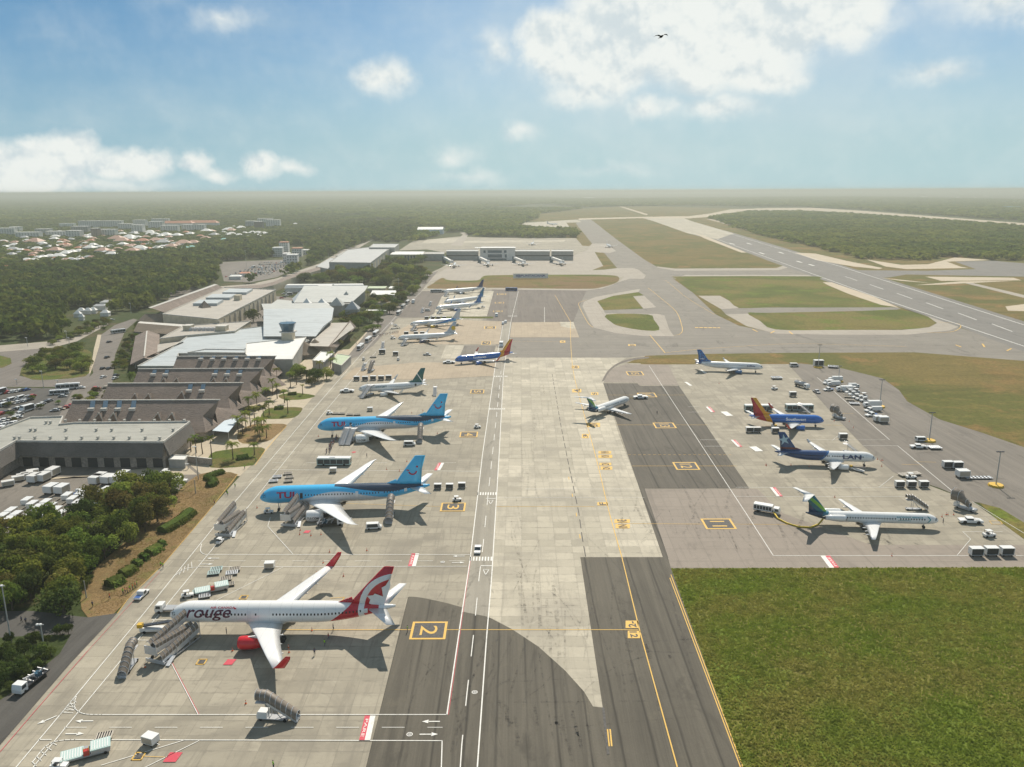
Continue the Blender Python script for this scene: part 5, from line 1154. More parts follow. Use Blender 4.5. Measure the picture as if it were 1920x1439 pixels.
# covered walkway snaking to the big grey building
P = [(420,541),(450,537),(490,534),(512,529),(545,516),(580,506),(600,500)]
t = thing('covered_walkway', 'snaking covered walkway with a brown roof leading to the big grey building', 'walkway', tuple(G(500,540))); s = MB(); w_ = MB()
for a, b in zip(P, P[1:]):
    a0, a1, b0, b1 = G(*a, 8)-t.location, G(a[0]+1, a[1]+6, 7.5)-t.location, G(*b, 8)-t.location, G(b[0]+1, b[1]+6, 7.5)-t.location; s.poly([a0, a1, b1, b0]); w_.poly([a1, b1, Vector((b1.x, b1.y, 0)), Vector((a1.x, a1.y, 0))])
s.build('roof', M_shi, t); w_.build('wall', M_wall, t)
# the big grey building and its annexes
root, c, q = block('cargo_terminal', 'big grey flat-roofed terminal building at the bend of the long road', [(617,493),(694,494),(726,470),(742,461),(694,464),(652,469)], 15.5, M_grroof, M_wallg, .8)
a, b = G(694,494,15.5)-c, G(726,470,15.5)-c; facade(root, (a.x, a.y), (b.x, b.y), 0.5, 13, 6, 1, M_wall, .5, .95, .15, 'wall_panel')
a, b = G(674,493,15.5)-c, G(686,493,15.5)-c; facade(root, (a.x, a.y), (b.x, b.y), 2, 9, 1, 1, M_wdark, .8, .9, .12, 'doorway')
block('cargo_annex', 'grey upper storey on the far end of the big grey building', [(692,465),(740,465),(748,458),(700,458)], 17.5, M_grroof, M_wallg, .6)
block('cargo_annex', 'low grey roof stepping down towards the road from the big grey building', [(592,500),(615,505),(630,486),(620,484)], 8, M_grroof, M_wallg, .4)
block('cargo_annex', 'small grey roof beside the long road behind the big building', [(630,480),(650,482),(665,470),(654,468)], 9, M_grroof, M_wallg, .4)
roofpoly('warehouse', 'long low white-roofed shed behind the metal-roofed hall', [([(533,541,4),(684,540,4),(682,534,7),(536,535,7)], M_wroof), ([(536,535,7),(682,534,7),(680,532,4),(540,533,4)], M_wroof)], [([(535,541),(683,540),(680,534),(538,535)], 3.9, M_wallw)])
p, q_ = G(597,540,6), G(622,540,6); gable('shed_tower', 'taller white middle section of the long shed with two dark windows', (p.x+q_.x)/2, p.y+4, q_.x-p.x, 12, 8, 9.5, M_wroof, M_wallw, cat='shed')
for (x0, x1, y0, y1, h), lb, m in zip(((694,740,553,545,5), (688,722,541,537,4), (728,739,541,537,4), (758,780,513,505,6), (700,732,568,566,4), (683,723,583,581,4), (725,735,517,515,4), (655,665,515,512,3), (686,700,518,513,4)),
    ('white-roofed building right of the trees, nearest the dark stand', 'pale green roof strip behind the trees', 'small pale roof in the trees by the apron road', 'cream box building by the round trees at the pier road', 'brown roof half hidden by trees', 'thin white roof line above the garden trees', 'tiny white shed among the dark trees', 'tiny white tent roof below the big grey building', 'little white roof between dark trees'),
    (M_wroof, M_green, M_wroof, M_wroof, M_thatch, M_wroof, M_whou, M_whou, M_whou)):
    block('outbuilding', lb, [(x0, y0), (x1, y0), (x1+4, y1), (x0+4, y1)], h, m, M_wall, 0)
# pier with four gates
root, c, q = block('pier_terminal', 'long low pier terminal with grey upper band, left of the glazed block', [(837,472),(897,472),(897,469),(838,469)], 13, M_grroof, M_wallg, .5, group='sections of the far pier')
a, b = G(837,472,13)-c, G(897,472,13)-c; facade(root, (a.x, a.y), (b.x, b.y), 5.8, 7.6, 1, 1, M_wdark, 1, .9, .2, 'window_band')
for x0, x1, lb in ((965,1031,'long low pier terminal section right of the glazed block'), (1034,1075,'end section of the far pier terminal')):
    root, c, q = block('pier_terminal', lb, [(x0,472),(x1,472),(x1,469),(x0,469)], 13, M_grroof, M_wallg, .5, group='sections of the far pier'); a, b = G(x0,472,13)-c, G(x1,472,13)-c
    facade(root, (a.x, a.y), (b.x, b.y), 5.8, 7.6, 1, 1, M_wdark, 1, .9, .2, 'window_band')
root, c, q = block('pier_terminal', 'white glazed central block of the far pier with a projecting flat roof', [(900,466),(966,466),(964,463),(903,463)], 18, M_wroof, M_wallw, .3, group='sections of the far pier')
a, b = G(900,466,18)-c, G(966,466,18)-c; L_ = b-a
for f0, f1, z0, z1 in ((.22,.62,11,15), (.68,.75,11,15), (.22,.62,4,9), (.70,.76,4,9), (.10,.16,11,15), (.2,.75,.2,2.6)):
    facade(root, tuple((a+L_*f0))[:2], tuple((a+L_*f1))[:2], z0, z1, 1, 1, M_wglass, 1, 1, .15, 'window')
s = MB(); s.box(a.x-8, a.y-4, 18.3, b.x+1, b.y+14, 18.9); s.build('roof_slab', M_wroof, root)
block('pier_link', 'grey blank-walled link between the coloured block and the pier', [(793,477),(833,477),(833,473),(795,473)], 10, M_wallg, M_wallg, .3)
root, c, q = block('coloured_block', 'pale yellow block with teal bays at the root of the pier', [(731,478),(793,478),(796,472),(738,472)], 11, M_wroof, mat('pale yellow wall', (.48, .45, .25), .8), .3)
a, b = G(731,478,11)-c, G(793,478,11)-c; facade(root, tuple(a+(b-a)*.42)[:2], tuple(a+(b-a)*.78)[:2], 1, 10, 4, 1, M_wglass, .5, .9, .12, 'window')
jetb = []
for px, lb in ((836,'jet bridge at the first gate of the pier, standing apart'), (902,'jet bridge left of the glazed pier block'), (967,'jet bridge right of the glazed pier block'), (1037,'jet bridge at the last pier gate')):
    p = G(px-2, 493); t = thing('jet_bridge', lb, 'jet bridge', (p.x, p.y, 0), 0, 'jet bridges of the far pier')
    s = MB(); s.bar((0, 0, 7), (12, -38, 5), 3.4, 3.2); s.build('tunnel', M_wallw, t); s = MB(); s.cbox(13, -41, 3.4, 5, 5, 3.6); s.build('cab', M_wallw, t); s = MB(); s.tube([(10, -33, 0), (10, -33, 3.8)], .5); s.build('leg', M_steel, t); s = MB(); s.cbox(-1, 2, 0, 5, 5, 9); s.build('rotunda', M_wglass, t)
gp = G(808, 439); t = gable('hangar', 'pale gabled hangar at the edge of the far wood', gp.x, gp.y, 62, 46, 12, 17, M_whou, M_awning, 0, 'x', cat='hangar')
t = thing('place_sign', 'long white sign with blue letters standing on the grass island', 'sign', tuple(G(995,523))); L_ = 42
s = MB(); s.box(-L_/2, 0, .6, L_/2, .3, 6.2); s.build('board', M_ac, t); s = MB(); V, Fc, w_, h_ = textgeo('I@PUNTACANA', 3.4, .03)
for u, v in V: s.v.append(Vector((u*(L_*.85/w_), -.04, 3.4+v)))
for f in Fc: s.F(f)
s.build('lettering', m_('blue sign letters', (.02, .06, .30)), t)
for x in (-16, 0, 16): s = MB(); s.cbox(x, .5, 0, .4, .4, 4); s.build('post', M_steel, t)

# --- the town at the left: each house its own
random.seed(5); TG_ = 'houses of the town left of the airport'
def house(px, py, w, h0, m, wall=None, col='white', hip=True, d=None, rz=None, lab=None):
    w *= .95; h0 += 1.6
    p = G(px, py); k = PXM(py); lx = w/k; ly = d or lx*.8; wl = wall or M_wallw
    r_ = gable('house', lab, p.x, p.y+ly/2, lx, ly, h0, h0+lx*.22, m, wl, rz if rz is not None else random.uniform(-.3, .3), 'x', lx*.38 if hip else 0, .6, TG_)
    n = max(2, int(lx/5)); facade(r_, (-lx/2, -ly/2), (lx/2, -ly/2), 1, h0-.3, n, max(1, int(h0/3)), M_wdark, .35, .45, .05)
    return r_
ROWS = ('left edge of the town', 'middle of the town', 'right part of the town', 'far right of the town')
town = [(48,496,17,5,'w'),(61,496,15,5,'w'),(70,492,18,5,'w'),(78,490,16,5,'w'),(92,488,16,5,'w'),(105,489,26,5,'w'),(99,494,8,4,'w'),(113,494,14,4,'w'),(131,493,14,4,'w'),(122,482,22,5,'w'),(133,480,16,5,'w'),(146,478,16,5,'w'),(166,473,22,6,'w'),(172,467,16,6,'w'),(157,464,14,5,'w'),(186,470,14,5,'w'),(205,470,18,5,'w'),(228,466,18,6,'w'),(259,474,26,6,'w'),(77,463,16,5,'w'),(110,461,12,5,'w'),(118,478,12,4,'w'),
    (190,480,26,7,'p'),(207,482,14,8,'p'),(245,480,24,7,'p'),(100,478,28,6,'p'),(60,460,34,5,'p'),(215,455,30,6,'p'),(225,458,28,5,'p'),(265,460,22,7,'o'),(288,458,24,6,'p'),(302,462,26,6,'g'),(320,470,22,6,'p'),(340,464,30,6,'p'),(360,462,24,5,'p'),(70,480,18,5,'p'),(20,475,22,5,'g'),(8,470,16,5,'w'),
    (346,472,14,5,'t'),(358,470,12,5,'t'),(419,456,15,5,'t'),(416,449,8,4,'t'),(432,444,16,5,'w'),(447,446,12,5,'w'),(458,442,10,5,'w'),(472,442,16,5,'w'),(484,443,16,5,'w'),(494,442,10,5,'w'),(430,434,14,5,'w'),(450,432,18,5,'w'),(437,429,8,4,'w'),(553,424,8,5,'w'),(545,442,10,4,'w'),(597,434,10,4,'w'),(6,515,26,6,'o'),(240,452,22,7,'w'),(160,452,16,5,'w'),(308,447,22,6,'w'),(330,448,20,6,'w'),(385,440,20,7,'w'),(400,446,18,5,'g')]
cols = {'w': (M_whou, 'white'), 'p': (M_tile2, 'faded pink'), 'o': (M_tile, 'orange'), 't': (M_turq, 'turquoise'), 'g': (M_greyr, 'grey')}
def nth(i): return ('nearest', 'second nearest', 'third nearest', 'fourth nearest', 'fifth nearest', 'sixth nearest', 'seventh nearest', 'eighth nearest')[i] if i < 8 else None
cnt = {}
for px, py, w_, h_, k_ in sorted(town, key=lambda t_: -t_[1]):
    m__, cn = cols[k_]; zone = ROWS[0] if px < 90 else ROWS[1] if px < 250 else ROWS[2] if px < 400 else ROWS[3]; size = 'small' if w_ < 15 else 'mid-sized' if w_ < 22 else 'wide'
    key = (cn, zone, size); i = cnt.get(key, 0); cnt[key] = i+1
    lab = '%s hip-roofed %s house in the %s, %s' % (cn, size, zone, ('nearest of them' if i == 0 else nth(i)+' of them'))
    house(px, py, w_, h_, m__, lab=lab)
def flats(px, py, w, st, wall, roof, lab, d=16, nx=None):
    p = G(px, py); k = PXM(py); lx = w/k; t = thing('apartment_block', lab, 'apartment block', (p.x, p.y+d/2, 0), random.uniform(-.08, .08), 'flat-roofed blocks of the town'); H = st*3.3
    MB().box(-lx/2, -d/2, 0, lx/2, d/2, H).build('wall', wall, t); s = MB(); s.box(-lx/2-.4, -d/2-.4, H, lx/2+.4, d/2+.4, H+.6); s.build('roof', roof, t)
    facade(t, (-lx/2, -d/2), (lx/2, -d/2), .6, H-.2, nx or max(3, int(lx/6)), st, M_wdark, .5, .34, .08)
random.seed(31)
TP = [(0,503),(60,502),(150,496),(290,478),(400,460),(500,446),(500,434),(300,432),(100,440),(0,448)]
for i in range(125):
    while True:
        px, py = random.uniform(0, 500), random.uniform(434, 503)
        if inpoly(px, py, TP): break
    k_ = random.choice('wwwppgog'); m__, cn = cols[k_]
    house(px, py, random.uniform(9, 20), 4.5, m__, lab='small %s-roofed house among the trees of the crowded town' % cn)
blocks = [(8,444,36,4,M_wallw,'white block with ribbon windows at the left edge of the photo'),(28,438,18,3,M_wallw,'white flats behind the block at the left edge'),(52,450,42,3,M_wallw,'long pale block with a blue end'),(80,443,26,3,M_greyr,'dark-glazed block between the pale ones'),(105,448,34,3,M_wallw,'grey and white low block in the town centre'),(138,450,26,4,M_wallw,'white balconied block left of the brown tower'),(150,440,30,4,M_wallg,'grey block behind the balconied one'),(178,448,12,5,M_shi,'brown windowless tower block'),(200,447,32,4,M_wallw,'white block right of the brown tower'),
    (175,430,52,5,M_wallw,'long white block at the back of the town centre'),(208,430,40,5,M_wallw,'bright white long block at the back'),(235,434,24,4,M_wallw,'small white block right of the bright long one'),(258,440,20,5,M_wallw,'cubic white flats in the middle'),(262,428,22,5,M_wallw,'white flats on the skyline of the town'),(292,432,26,5,M_wallw,'pale striped flats left of the red roofs'),(318,438,30,4,M_wallw,'white flats in front of the red roofs'),(355,436,26,4,M_wallw,'white flats below the red-roofed hotel'),(372,436,22,4,M_wallw,'pale balconied flats at the right of the hotel'),
    (470,428,18,4,M_greyr,'dark glazed block alone in the wood'),(485,432,14,5,M_wdark,'black-fronted tower alone in the wood'),(512,428,24,5,M_wallw,'pale tower block alone in the wood'),(497,422,26,4,M_wallw,'long pale block behind the black-fronted tower'),(300,420,30,3,M_wallw,'low pale block on the far edge of the town'),(125,428,26,2,M_whou,'low white roofed hall behind the town')]
for b_ in blocks: flats(b_[0], b_[1], b_[2]*1.1, b_[3]+2, b_[4], M_whou, b_[5])
for px, py, w_, lab in ((332,428,60,'left wing of the long red-roofed hotel'), (378,427,60,'right wing of the long red-roofed hotel')):
    p = G(px, py); k = PXM(py); gable('hotel', lab, p.x, p.y+12, w_/k, 24, 14, 21, M_tile, M_wallw, 0, 'x', 10, 1, 'red-roofed hotel wings')
for px, py, w_, h_, m__, lab in ((520,482,18,14,M_whou,'white block with stepped wings, left part of the orange-topped cluster'), (532,478,16,20,M_tile,'tallest block of the orange-topped cluster'), (536,492,12,12,M_whou,'front left cube of the orange-topped cluster'), (547,496,20,13,M_whou,'front cube with square windows of the orange-topped cluster'), (556,482,18,13,M_tile,'right block of the orange-topped cluster'), (572,478,12,7,M_whou,'low white house at the right of the orange-topped cluster')):
    p = G(px, py); k = PXM(py); lx = w_/k; t = thing('apartment_block', lab, 'apartment block', (p.x, p.y+8, 0), .1, 'cluster of flats by the far car park'); MB().box(-lx/2, -8, 0, lx/2, 8, h_).build('wall', M_wallw, t); s = MB(); s.box(-lx/2-.3, -8.3, h_, lx/2+.3, 8.3, h_+1.1); s.build('roof', m__, t); facade(t, (-lx/2, -8), (lx/2, -8), .6, h_-.3, 4, max(1, int(h_/3.3)), M_wdark, .45, .45)
for px, py, w_, lab in ((143,596,12,'left white tent roof among the trees by the road bend'), (150,590,14,'rear white tent roof by the road bend'), (163,590,13,'middle white tent roof by the road bend'), (172,589,13,'white tent roof right of the middle one'), (195,594,15,'rightmost white tent roof by the road bend'), (150,602,9,'small white roof below the tents')):
    p = G(px, py); lx = w_/PXM(py); gable('tent', lab, p.x, p.y+3, lx, lx*.8, 3.0, 5.6, M_whou, M_wallw, .1, 'x', lx*.4, .3, 'white tents by the road bend', 'tent')
for px, py, w_, m__, lab in ((142,564,18,M_turq,'turquoise roof in the wood above the tents'), (205,575,34,M_greyr,'low grey warehouse in the wood'), (185,583,22,M_greyr,'small grey shed in front of the low grey warehouse'), (440,525,22,M_whou,'pale hip-roofed shed in front of the far car park'), (458,519,22,M_tile,'rust-roofed shed in front of the far car park')):
    p = G(px, py); lx = w_/PXM(py); gable('shed', lab, p.x, p.y+4, lx, lx*.6, 4, 5.6, m__, M_wallw, .1, 'x', lx*.2, .3, None, 'shed')
# far right town and halls under the horizon
for i, (px, py, w_, h_, m__, lab) in enumerate(((1724,358.6,22,22,M_whou,'leftmost long white hall on the right-hand horizon'), (1775,359,52,20,M_whou,'longest white hall on the right-hand horizon'), (1823,359.6,30,22,M_whou,'rightmost long white hall on the horizon'), (1560,360.5,70,14,M_tile2,'faint low pink-roofed row on the horizon'), (1732,370.5,8,12,M_whou,'bright white square building below the horizon halls'), (1660,362.5,60,12,M_greyr,'faint grey row of sheds under the horizon'), (1900,382,44,12,M_whou,'long white roof at the right edge of the photo'), (1895,392.5,30,14,m_('teal shed roof', (.02, .20, .30)),'teal shed at the right edge of the photo'), (1858,394,16,10,m_('teal shed roof', (.02, .20, .30)),'small teal shed left of the larger one'), (1890,398,40,6,M_whou,'thin white building below the teal sheds'), (1710,371.5,16,9,M_whou,'pale low building left of the bright square one'), (1630,391,26,6,M_tile2,'low pink building beside the far perimeter road'), (1640,394,18,5,M_whou,'white shed beside the far perimeter road'))):
    p = G(px, py); lx = w_/PXM(py); gable('warehouse', lab, p.x, p.y, lx, lx*.4, h_*.7, h_, m__, M_wallw, 0, 'x', 0, 0, None, 'warehouse')
for i in range(70):
    px, py = random.uniform(1610, 1940), random.uniform(364, 388); p = G(px, py); lx = random.uniform(9, 26)*1.3; m__ = random.choice((M_whou, M_whou, M_greyr, M_tile2))
    gable('house', 'tiny pale house in the distant town below the right-hand horizon', p.x, p.y, lx, lx*.7, 5, 8, m__, M_wallw, random.uniform(-.4, .4), 'x', 2, .3, 'distant houses below the right-hand horizon')
for i in range(34):
    px, py = random.uniform(585, 715), random.uniform(391, 401); p = G(px, py); lx = random.uniform(14, 40)
    gable('warehouse', 'tiny pale roof in the distant estate above the wood', p.x, p.y, lx*1.4, lx*.6, 5, 7.5, random.choice((M_whou, M_whou, M_greyr)), M_wallw, random.uniform(-.2, .2), 'x', 0, .3, 'distant roofs above the central wood', 'warehouse')
for i, (px, py, w_) in enumerate(((192,391,18),(230,389,12),(440,384,10),(640,393,40),(690,395,60),(808,376,18),(830,378,26),(1105,372,18),(1162,375,6),(1313,378,3),(97,388,8))):
    p = G(px, py); lx = w_/PXM(py); gable('warehouse', ('lone pale roof out on the plain, %s of the picture' % ('a tenth across', 'an eighth across', 'a quarter across', 'a third across', 'just over a third across', 'two fifths across', 'left of the middle', 'just right of the middle', 'above the runway end', 'two thirds across', 'a twentieth across')[i]), p.x, p.y, lx, lx*.3, 5, 8, M_whou, M_wallw, 0, 'x', 0, 0, None, 'warehouse')
# ------------------------------------------------------------------ vegetation
def leafmat(name, a, b, tr=.25, sc=.12, per=True):
    m = bpy.data.materials.new(name); m.use_nodes = True; g = NT(m.node_tree); out = g.n['Material Output']; g.n.remove(g.n['Principled BSDF']); MATS[name] = m
    p = g.new('ShaderNodeNewGeometry').outputs['Position']
    n = g.noise(p, sc, 4, .6); n2 = g.noise(p, sc*9, 4, .6)
    c = g.mix(g.ramp(n, .38, .62), a, b); c = g.mix(g.math('MULTIPLY', g.ramp(n2, .45, .7), .55), c, tuple(x*.45 for x in a))
    c = g.mix(g.math('MULTIPLY', g.ramp(n2, .5, .3), .3), c, tuple(x*1.5 for x in b))
    if per:
        r_ = g.new('ShaderNodeObjectInfo').outputs['Random']; hs = g.new('ShaderNodeHueSaturation', {'Color': c, 'Hue': g.ramp(r_, 0, 1, .47, .52, False), 'Value': g.ramp(g.math('FRACT', g.math('MULTIPLY', r_, 7.3)), 0, 1, .6, 1.55, False), 'Saturation': .95}); c = hs.outputs[0]
    d = g.new('ShaderNodeBsdfDiffuse', {0: c}); t = g.new('ShaderNodeBsdfTranslucent', {0: c}); mx = g.new('ShaderNodeMixShader', {0: tr, 1: d.outputs[0], 2: t.outputs[0]})
    g.l.new(mx.outputs[0], out.inputs[0]); return m
M_leaf = leafmat('broad leaves', (.115, .165, .024), (.195, .235, .036), .38); M_leaf2 = leafmat('reddish leaves', (.15, .13, .03), (.17, .17, .035), .35); M_leafd = leafmat('dark leaves', (.055, .085, .02), (.09, .12, .025), .3)
M_far = leafmat('wood canopy', (.085, .130, .026), (.17, .19, .036), .3, .02, False); M_far2 = leafmat('far green wood', (.13, .185, .034), (.235, .255, .05), .35, .004, False)
M_palm = leafmat('palm fronds', (.12, .17, .025), (.20, .21, .04), .35); M_hedge = leafmat('clipped hedge', (.09, .15, .025), (.13, .18, .03), .2, .4); M_bark = mat('bark', (.12, .09, .06), .9, var=.3, vscale=3)
def leaves(rng, n, R_, H, size, clumps=9, base=.25):
    """leaf-sized faces spread through lumps of the crown; returns verts, quads"""
    c = rng.normal(size=(clumps, 3)); c /= np.linalg.norm(c, axis=1)[:, None]; c *= rng.uniform(.35, .72, (clumps, 1)); c[:, 2] = np.abs(c[:, 2])*.9-.1; rad = rng.uniform(.28, .48, clumps)
    k = rng.integers(0, clumps, n); d = rng.normal(size=(n, 3)); d /= np.linalg.norm(d, axis=1)[:, None]; d[:, 2] = np.where(rng.random(n) < .7, np.abs(d[:, 2]), d[:, 2])
    p = c[k]+d*rad[k][:, None]*rng.uniform(.75, 1.05, (n, 1)); p *= np.array([R_, R_, H]); p[:, 2] += H*.45
    nn = d+rng.normal(size=(n, 3))*.55; nn /= np.linalg.norm(nn, axis=1)[:, None]
    u = np.cross(nn, rng.normal(size=(n, 3))); u /= np.linalg.norm(u, axis=1)[:, None]; v = np.cross(nn, u); s = size*rng.uniform(.6, 1.3, (n, 1))
    V = np.stack([p-u*s, p-v*s*.7, p+u*s, p+v*s*.7], 1).reshape(-1, 3)
    return V
def quadmesh(name, V, m):
    n = len(V)//4; me = bpy.data.meshes.new(name); me.vertices.add(len(V)); me.vertices.foreach_set('co', V.astype(np.float32).ravel())
    me.loops.add(n*4); me.loops.foreach_set('vertex_index', np.arange(n*4, dtype=np.int32)); me.polygons.add(n); me.polygons.foreach_set('loop_start', np.arange(0, n*4, 4, dtype=np.int32)); me.polygons.foreach_set('loop_total', np.full(n, 4, dtype=np.int32))
    me.materials.append(m); me.update(calc_edges=True); return me
rng = np.random.default_rng(3); random.seed(8)
TREES = []
for i in range(9):
    V = leaves(rng, 1700, 1.0, 1.0, .066, clumps=(9, 12, 15)[i % 3]); me = quadmesh('crown', V+np.array([0, 0, .25]), (M_leaf, M_leaf, M_leafd, M_leaf2, M_leaf)[i % 5])
    tb = MB(); tb.tube([(0, 0, 0), (.02, .01, .35), (.0, .02, .75)], [.07, .05, .03], 6)
    for a in range(4): tb.tube([(0, 0, .35), (.2*math.cos(a*1.6+i), .2*math.sin(a*1.6+i), .65)], [.035, .015], 5)
    o = tb.build('trunk', M_bark); tm = o.data; bpy.data.objects.remove(o); TREES.append((me, tm))
def tree(x, y, r_, h, label, group, i=None, name='tree', cat='tree', yaw=None):
    me, tm = TREES[random.randrange(len(TREES)) if i is None else i]
    t = thing(name, label, cat, (x, y, 0), random.uniform(0, 6.28) if yaw is None else yaw, group); t.scale = (r_, r_, h/1.55)
    for nm, d in (('crown', me), ('trunk', tm)): o = bpy.data.objects.new(nm, d); COL.objects.link(o); o.parent = t
    return t
def scatter(P, step, jit=.45, z=0):
    """world points inside a pixel polygon"""
    W_ = [G(x, y) for x, y in P]; x0, x1 = min(p.x for p in W_), max(p.x for p in W_); y0, y1 = min(p.y for p in W_), max(p.y for p in W_); Q = [(p.x, p.y) for p in W_]; out = []
    y_ = y0
    while y_ < y1:
        x_ = x0
        while x_ < x1:
            a, b = x_+random.uniform(-jit, jit)*step, y_+random.uniform(-jit, jit)*step
            if inpoly(a, b, Q): out.append((a, b))
            x_ += step
        y_ += step
    return out
# near wood at the lower left
W1 = [(-40,1012),(60,1000),(130,975),(190,950),(250,932),(300,915),(330,916),(345,926),(335,945),(300,975),(250,1020),(205,1060),(165,1110),(140,1150),(60,1150),(-60,1140)]
pts = scatter(W1, 6.3)
for x, y in pts: tree(x, y, random.uniform(4.0, 6.4), random.uniform(6.5, 11), 'leafy green tree crowded in the wood between the cargo yard and the side road', 'trees of the near wood')
for x, y in scatter([(150,1135),(175,1075),(225,1020),(300,955),(340,925),(330,918),(280,955),(210,1020),(160,1075),(135,1130)], 3.0): tree(x, y, random.uniform(1.3, 2.2), random.uniform(2, 3.6), 'grey-green bush at the edge of the near wood beside the dry verge', 'bushes along the wood edge', 2, 'bush', 'bush')
for x, y in scatter([(-40,1205),(50,1200),(125,1178),(135,1190),(110,1226),(20,1297),(-30,1330)], 3.4): tree(x, y, random.uniform(1.4, 2.4), random.uniform(2, 3.8), 'dark bush in the hedge beside the dark side road', 'bushes along the side road', 2, 'bush', 'bush')
tree(G(120,1150).x, G(120,1150).y, 6.2, 8.5, 'spreading dark tree standing alone above the side road', None, 2)
# clipped hedges on the dry verge and lawns
def hedge(label, pts, h=1.4, w_=3.2):
    P = [G(*p) for p in pts]; c = centre(P); t = thing('hedge', label, 'hedge', (c.x, c.y, 0)); V = []
    for a, b in zip(P, P[1:]):
        L_ = (b-a).length; n = int(L_*60)
        for _ in range(n):
            q = a.lerp(b, random.random())-c; ang = random.uniform(0, PI); rr = w_/2*random.uniform(.85, 1.1); d = (b-a).normalized(); nn = Vector((-d.y, d.x, 0))
            V.append(((q+nn*rr*math.cos(ang)+Vector((0, 0, h*min(1, 1.5*math.sin(ang))*random.uniform(.85, 1.05)))), nn*math.cos(ang)+Vector((0, 0, math.sin(ang)))))
    s = .28; A_ = []
    for p, n in V:
        n = (n+Vector((random.uniform(-.5, .5), random.uniform(-.5, .5), random.uniform(-.5, .5)))).normalized(); u = n.orthogonal().normalized(); v = n.cross(u); A_ += [p-u*s, p-v*s, p+u*s, p+v*s]
    o = bpy.data.objects.new('foliage', quadmesh('foliage', np.array([tuple(p) for p in A_]), M_hedge)); COL.objects.link(o); o.parent = t
    core = MB(); core.tube([(p-c)+Vector((0, 0, h*.3)) for p in P], w_*.36, 8); core.build('twigs', M_leafd, t)
hedge('long clipped hedge on the dry verge beside the covered stairs trailer', [(303,1000),(325,988),(345,975),(357,963)], 1.6, 5)
hedge('S-shaped clipped hedge at the top of the dry verge', [(390,914),(402,910),(398,902),(388,898),(402,892),(418,887)], 1.4, 3.6)
hedge('bright clipped bush low on the dry verge', [(203,1102),(215,1096),(230,1090)], 1.6, 5); hedge('bright clipped bush beside the lowest one on the verge', [(228,1082),(240,1076),(250,1070)], 1.6, 4.5)
hedge('small dark bush on the verge above the bright ones', [(253,1062),(262,1058)], 1.6, 4); hedge('rounded bush in the middle of the dry verge', [(266,1052),(275,1048)], 1.8, 4); hedge('olive bush high on the dry verge', [(278,1042),(298,1030)], 1.6, 4.5); hedge('smallest bush at the top of the verge row', [(300,1024),(307,1021)], 1.5, 3.4)
hedge('round hedge in the curved lawn below the palms', [(445,862),(465,859)], 1.3, 4); hedge('low dark hedge in the uppermost round lawn', [(540,741),(556,740)], 1.2, 3); hedge('low dark hedge in the second round lawn', [(515,768),(532,767)], 1.3, 3)
# palms
def palm_mesh(seed, n=15):
    r_ = random.Random(seed); mb = MB()
    for i in range(n):
        a = i*2.4+r_.uniform(-.3, .3); el = r_.uniform(.15, 1.05); L_ = r_.uniform(2.6, 3.4); pts = []; x = z = 0
        for k in range(6):
            pts.append(Vector((x*math.cos(a), x*math.sin(a), z))); x += L_/5*math.cos(el); z += L_/5*math.sin(el); el -= .42
        side = Vector((-math.sin(a), math.cos(a), 0))
        for k in range(5):
            w0, w1 = (.30, .55, .62, .52, .34, .05)[k:k+2]
            for s_ in (-1, 1):
                for q in range(2):
                    f0, f1 = q/2, q/2+.36; a0, a1 = pts[k].lerp(pts[k+1], f0), pts[k].lerp(pts[k+1], f1); ww = w0+(w1-w0)*f0
                    mb.poly([a0, a1, a1+side*s_*ww*.9+Vector((0, 0, -.28*ww)), a0+side*s_*ww+Vector((0, 0, -.35*ww))])
    o = mb.build('crown', M_palm); me = o.data; bpy.data.objects.remove(o); return me
FLAT.add('crown'); PALMS = [palm_mesh(i) for i in range(4)]
tb = MB(); tb.tube([(0, 0, 0), (.08, .05, 2.4), (.05, .1, 5.0)], [.26, .19, .15], 7); o = tb.build('trunk', M_bark); PT = o.data; bpy.data.objects.remove(o)
def palm(px, py, h, label, group='palms by the terminal forecourt', sc=1.0):
    p = G(px, py); t = thing('palm_tree', label, 'palm tree', (p.x, p.y, 0), random.uniform(0, 6), group)
    o = bpy.data.objects.new('trunk', PT); COL.objects.link(o); o.parent = t; o.scale = (1, 1, h/5.0)
    o = bpy.data.objects.new('crown', random.choice(PALMS)); COL.objects.link(o); o.parent = t; o.location = (.05, .1, h); o.scale = (sc,)*3
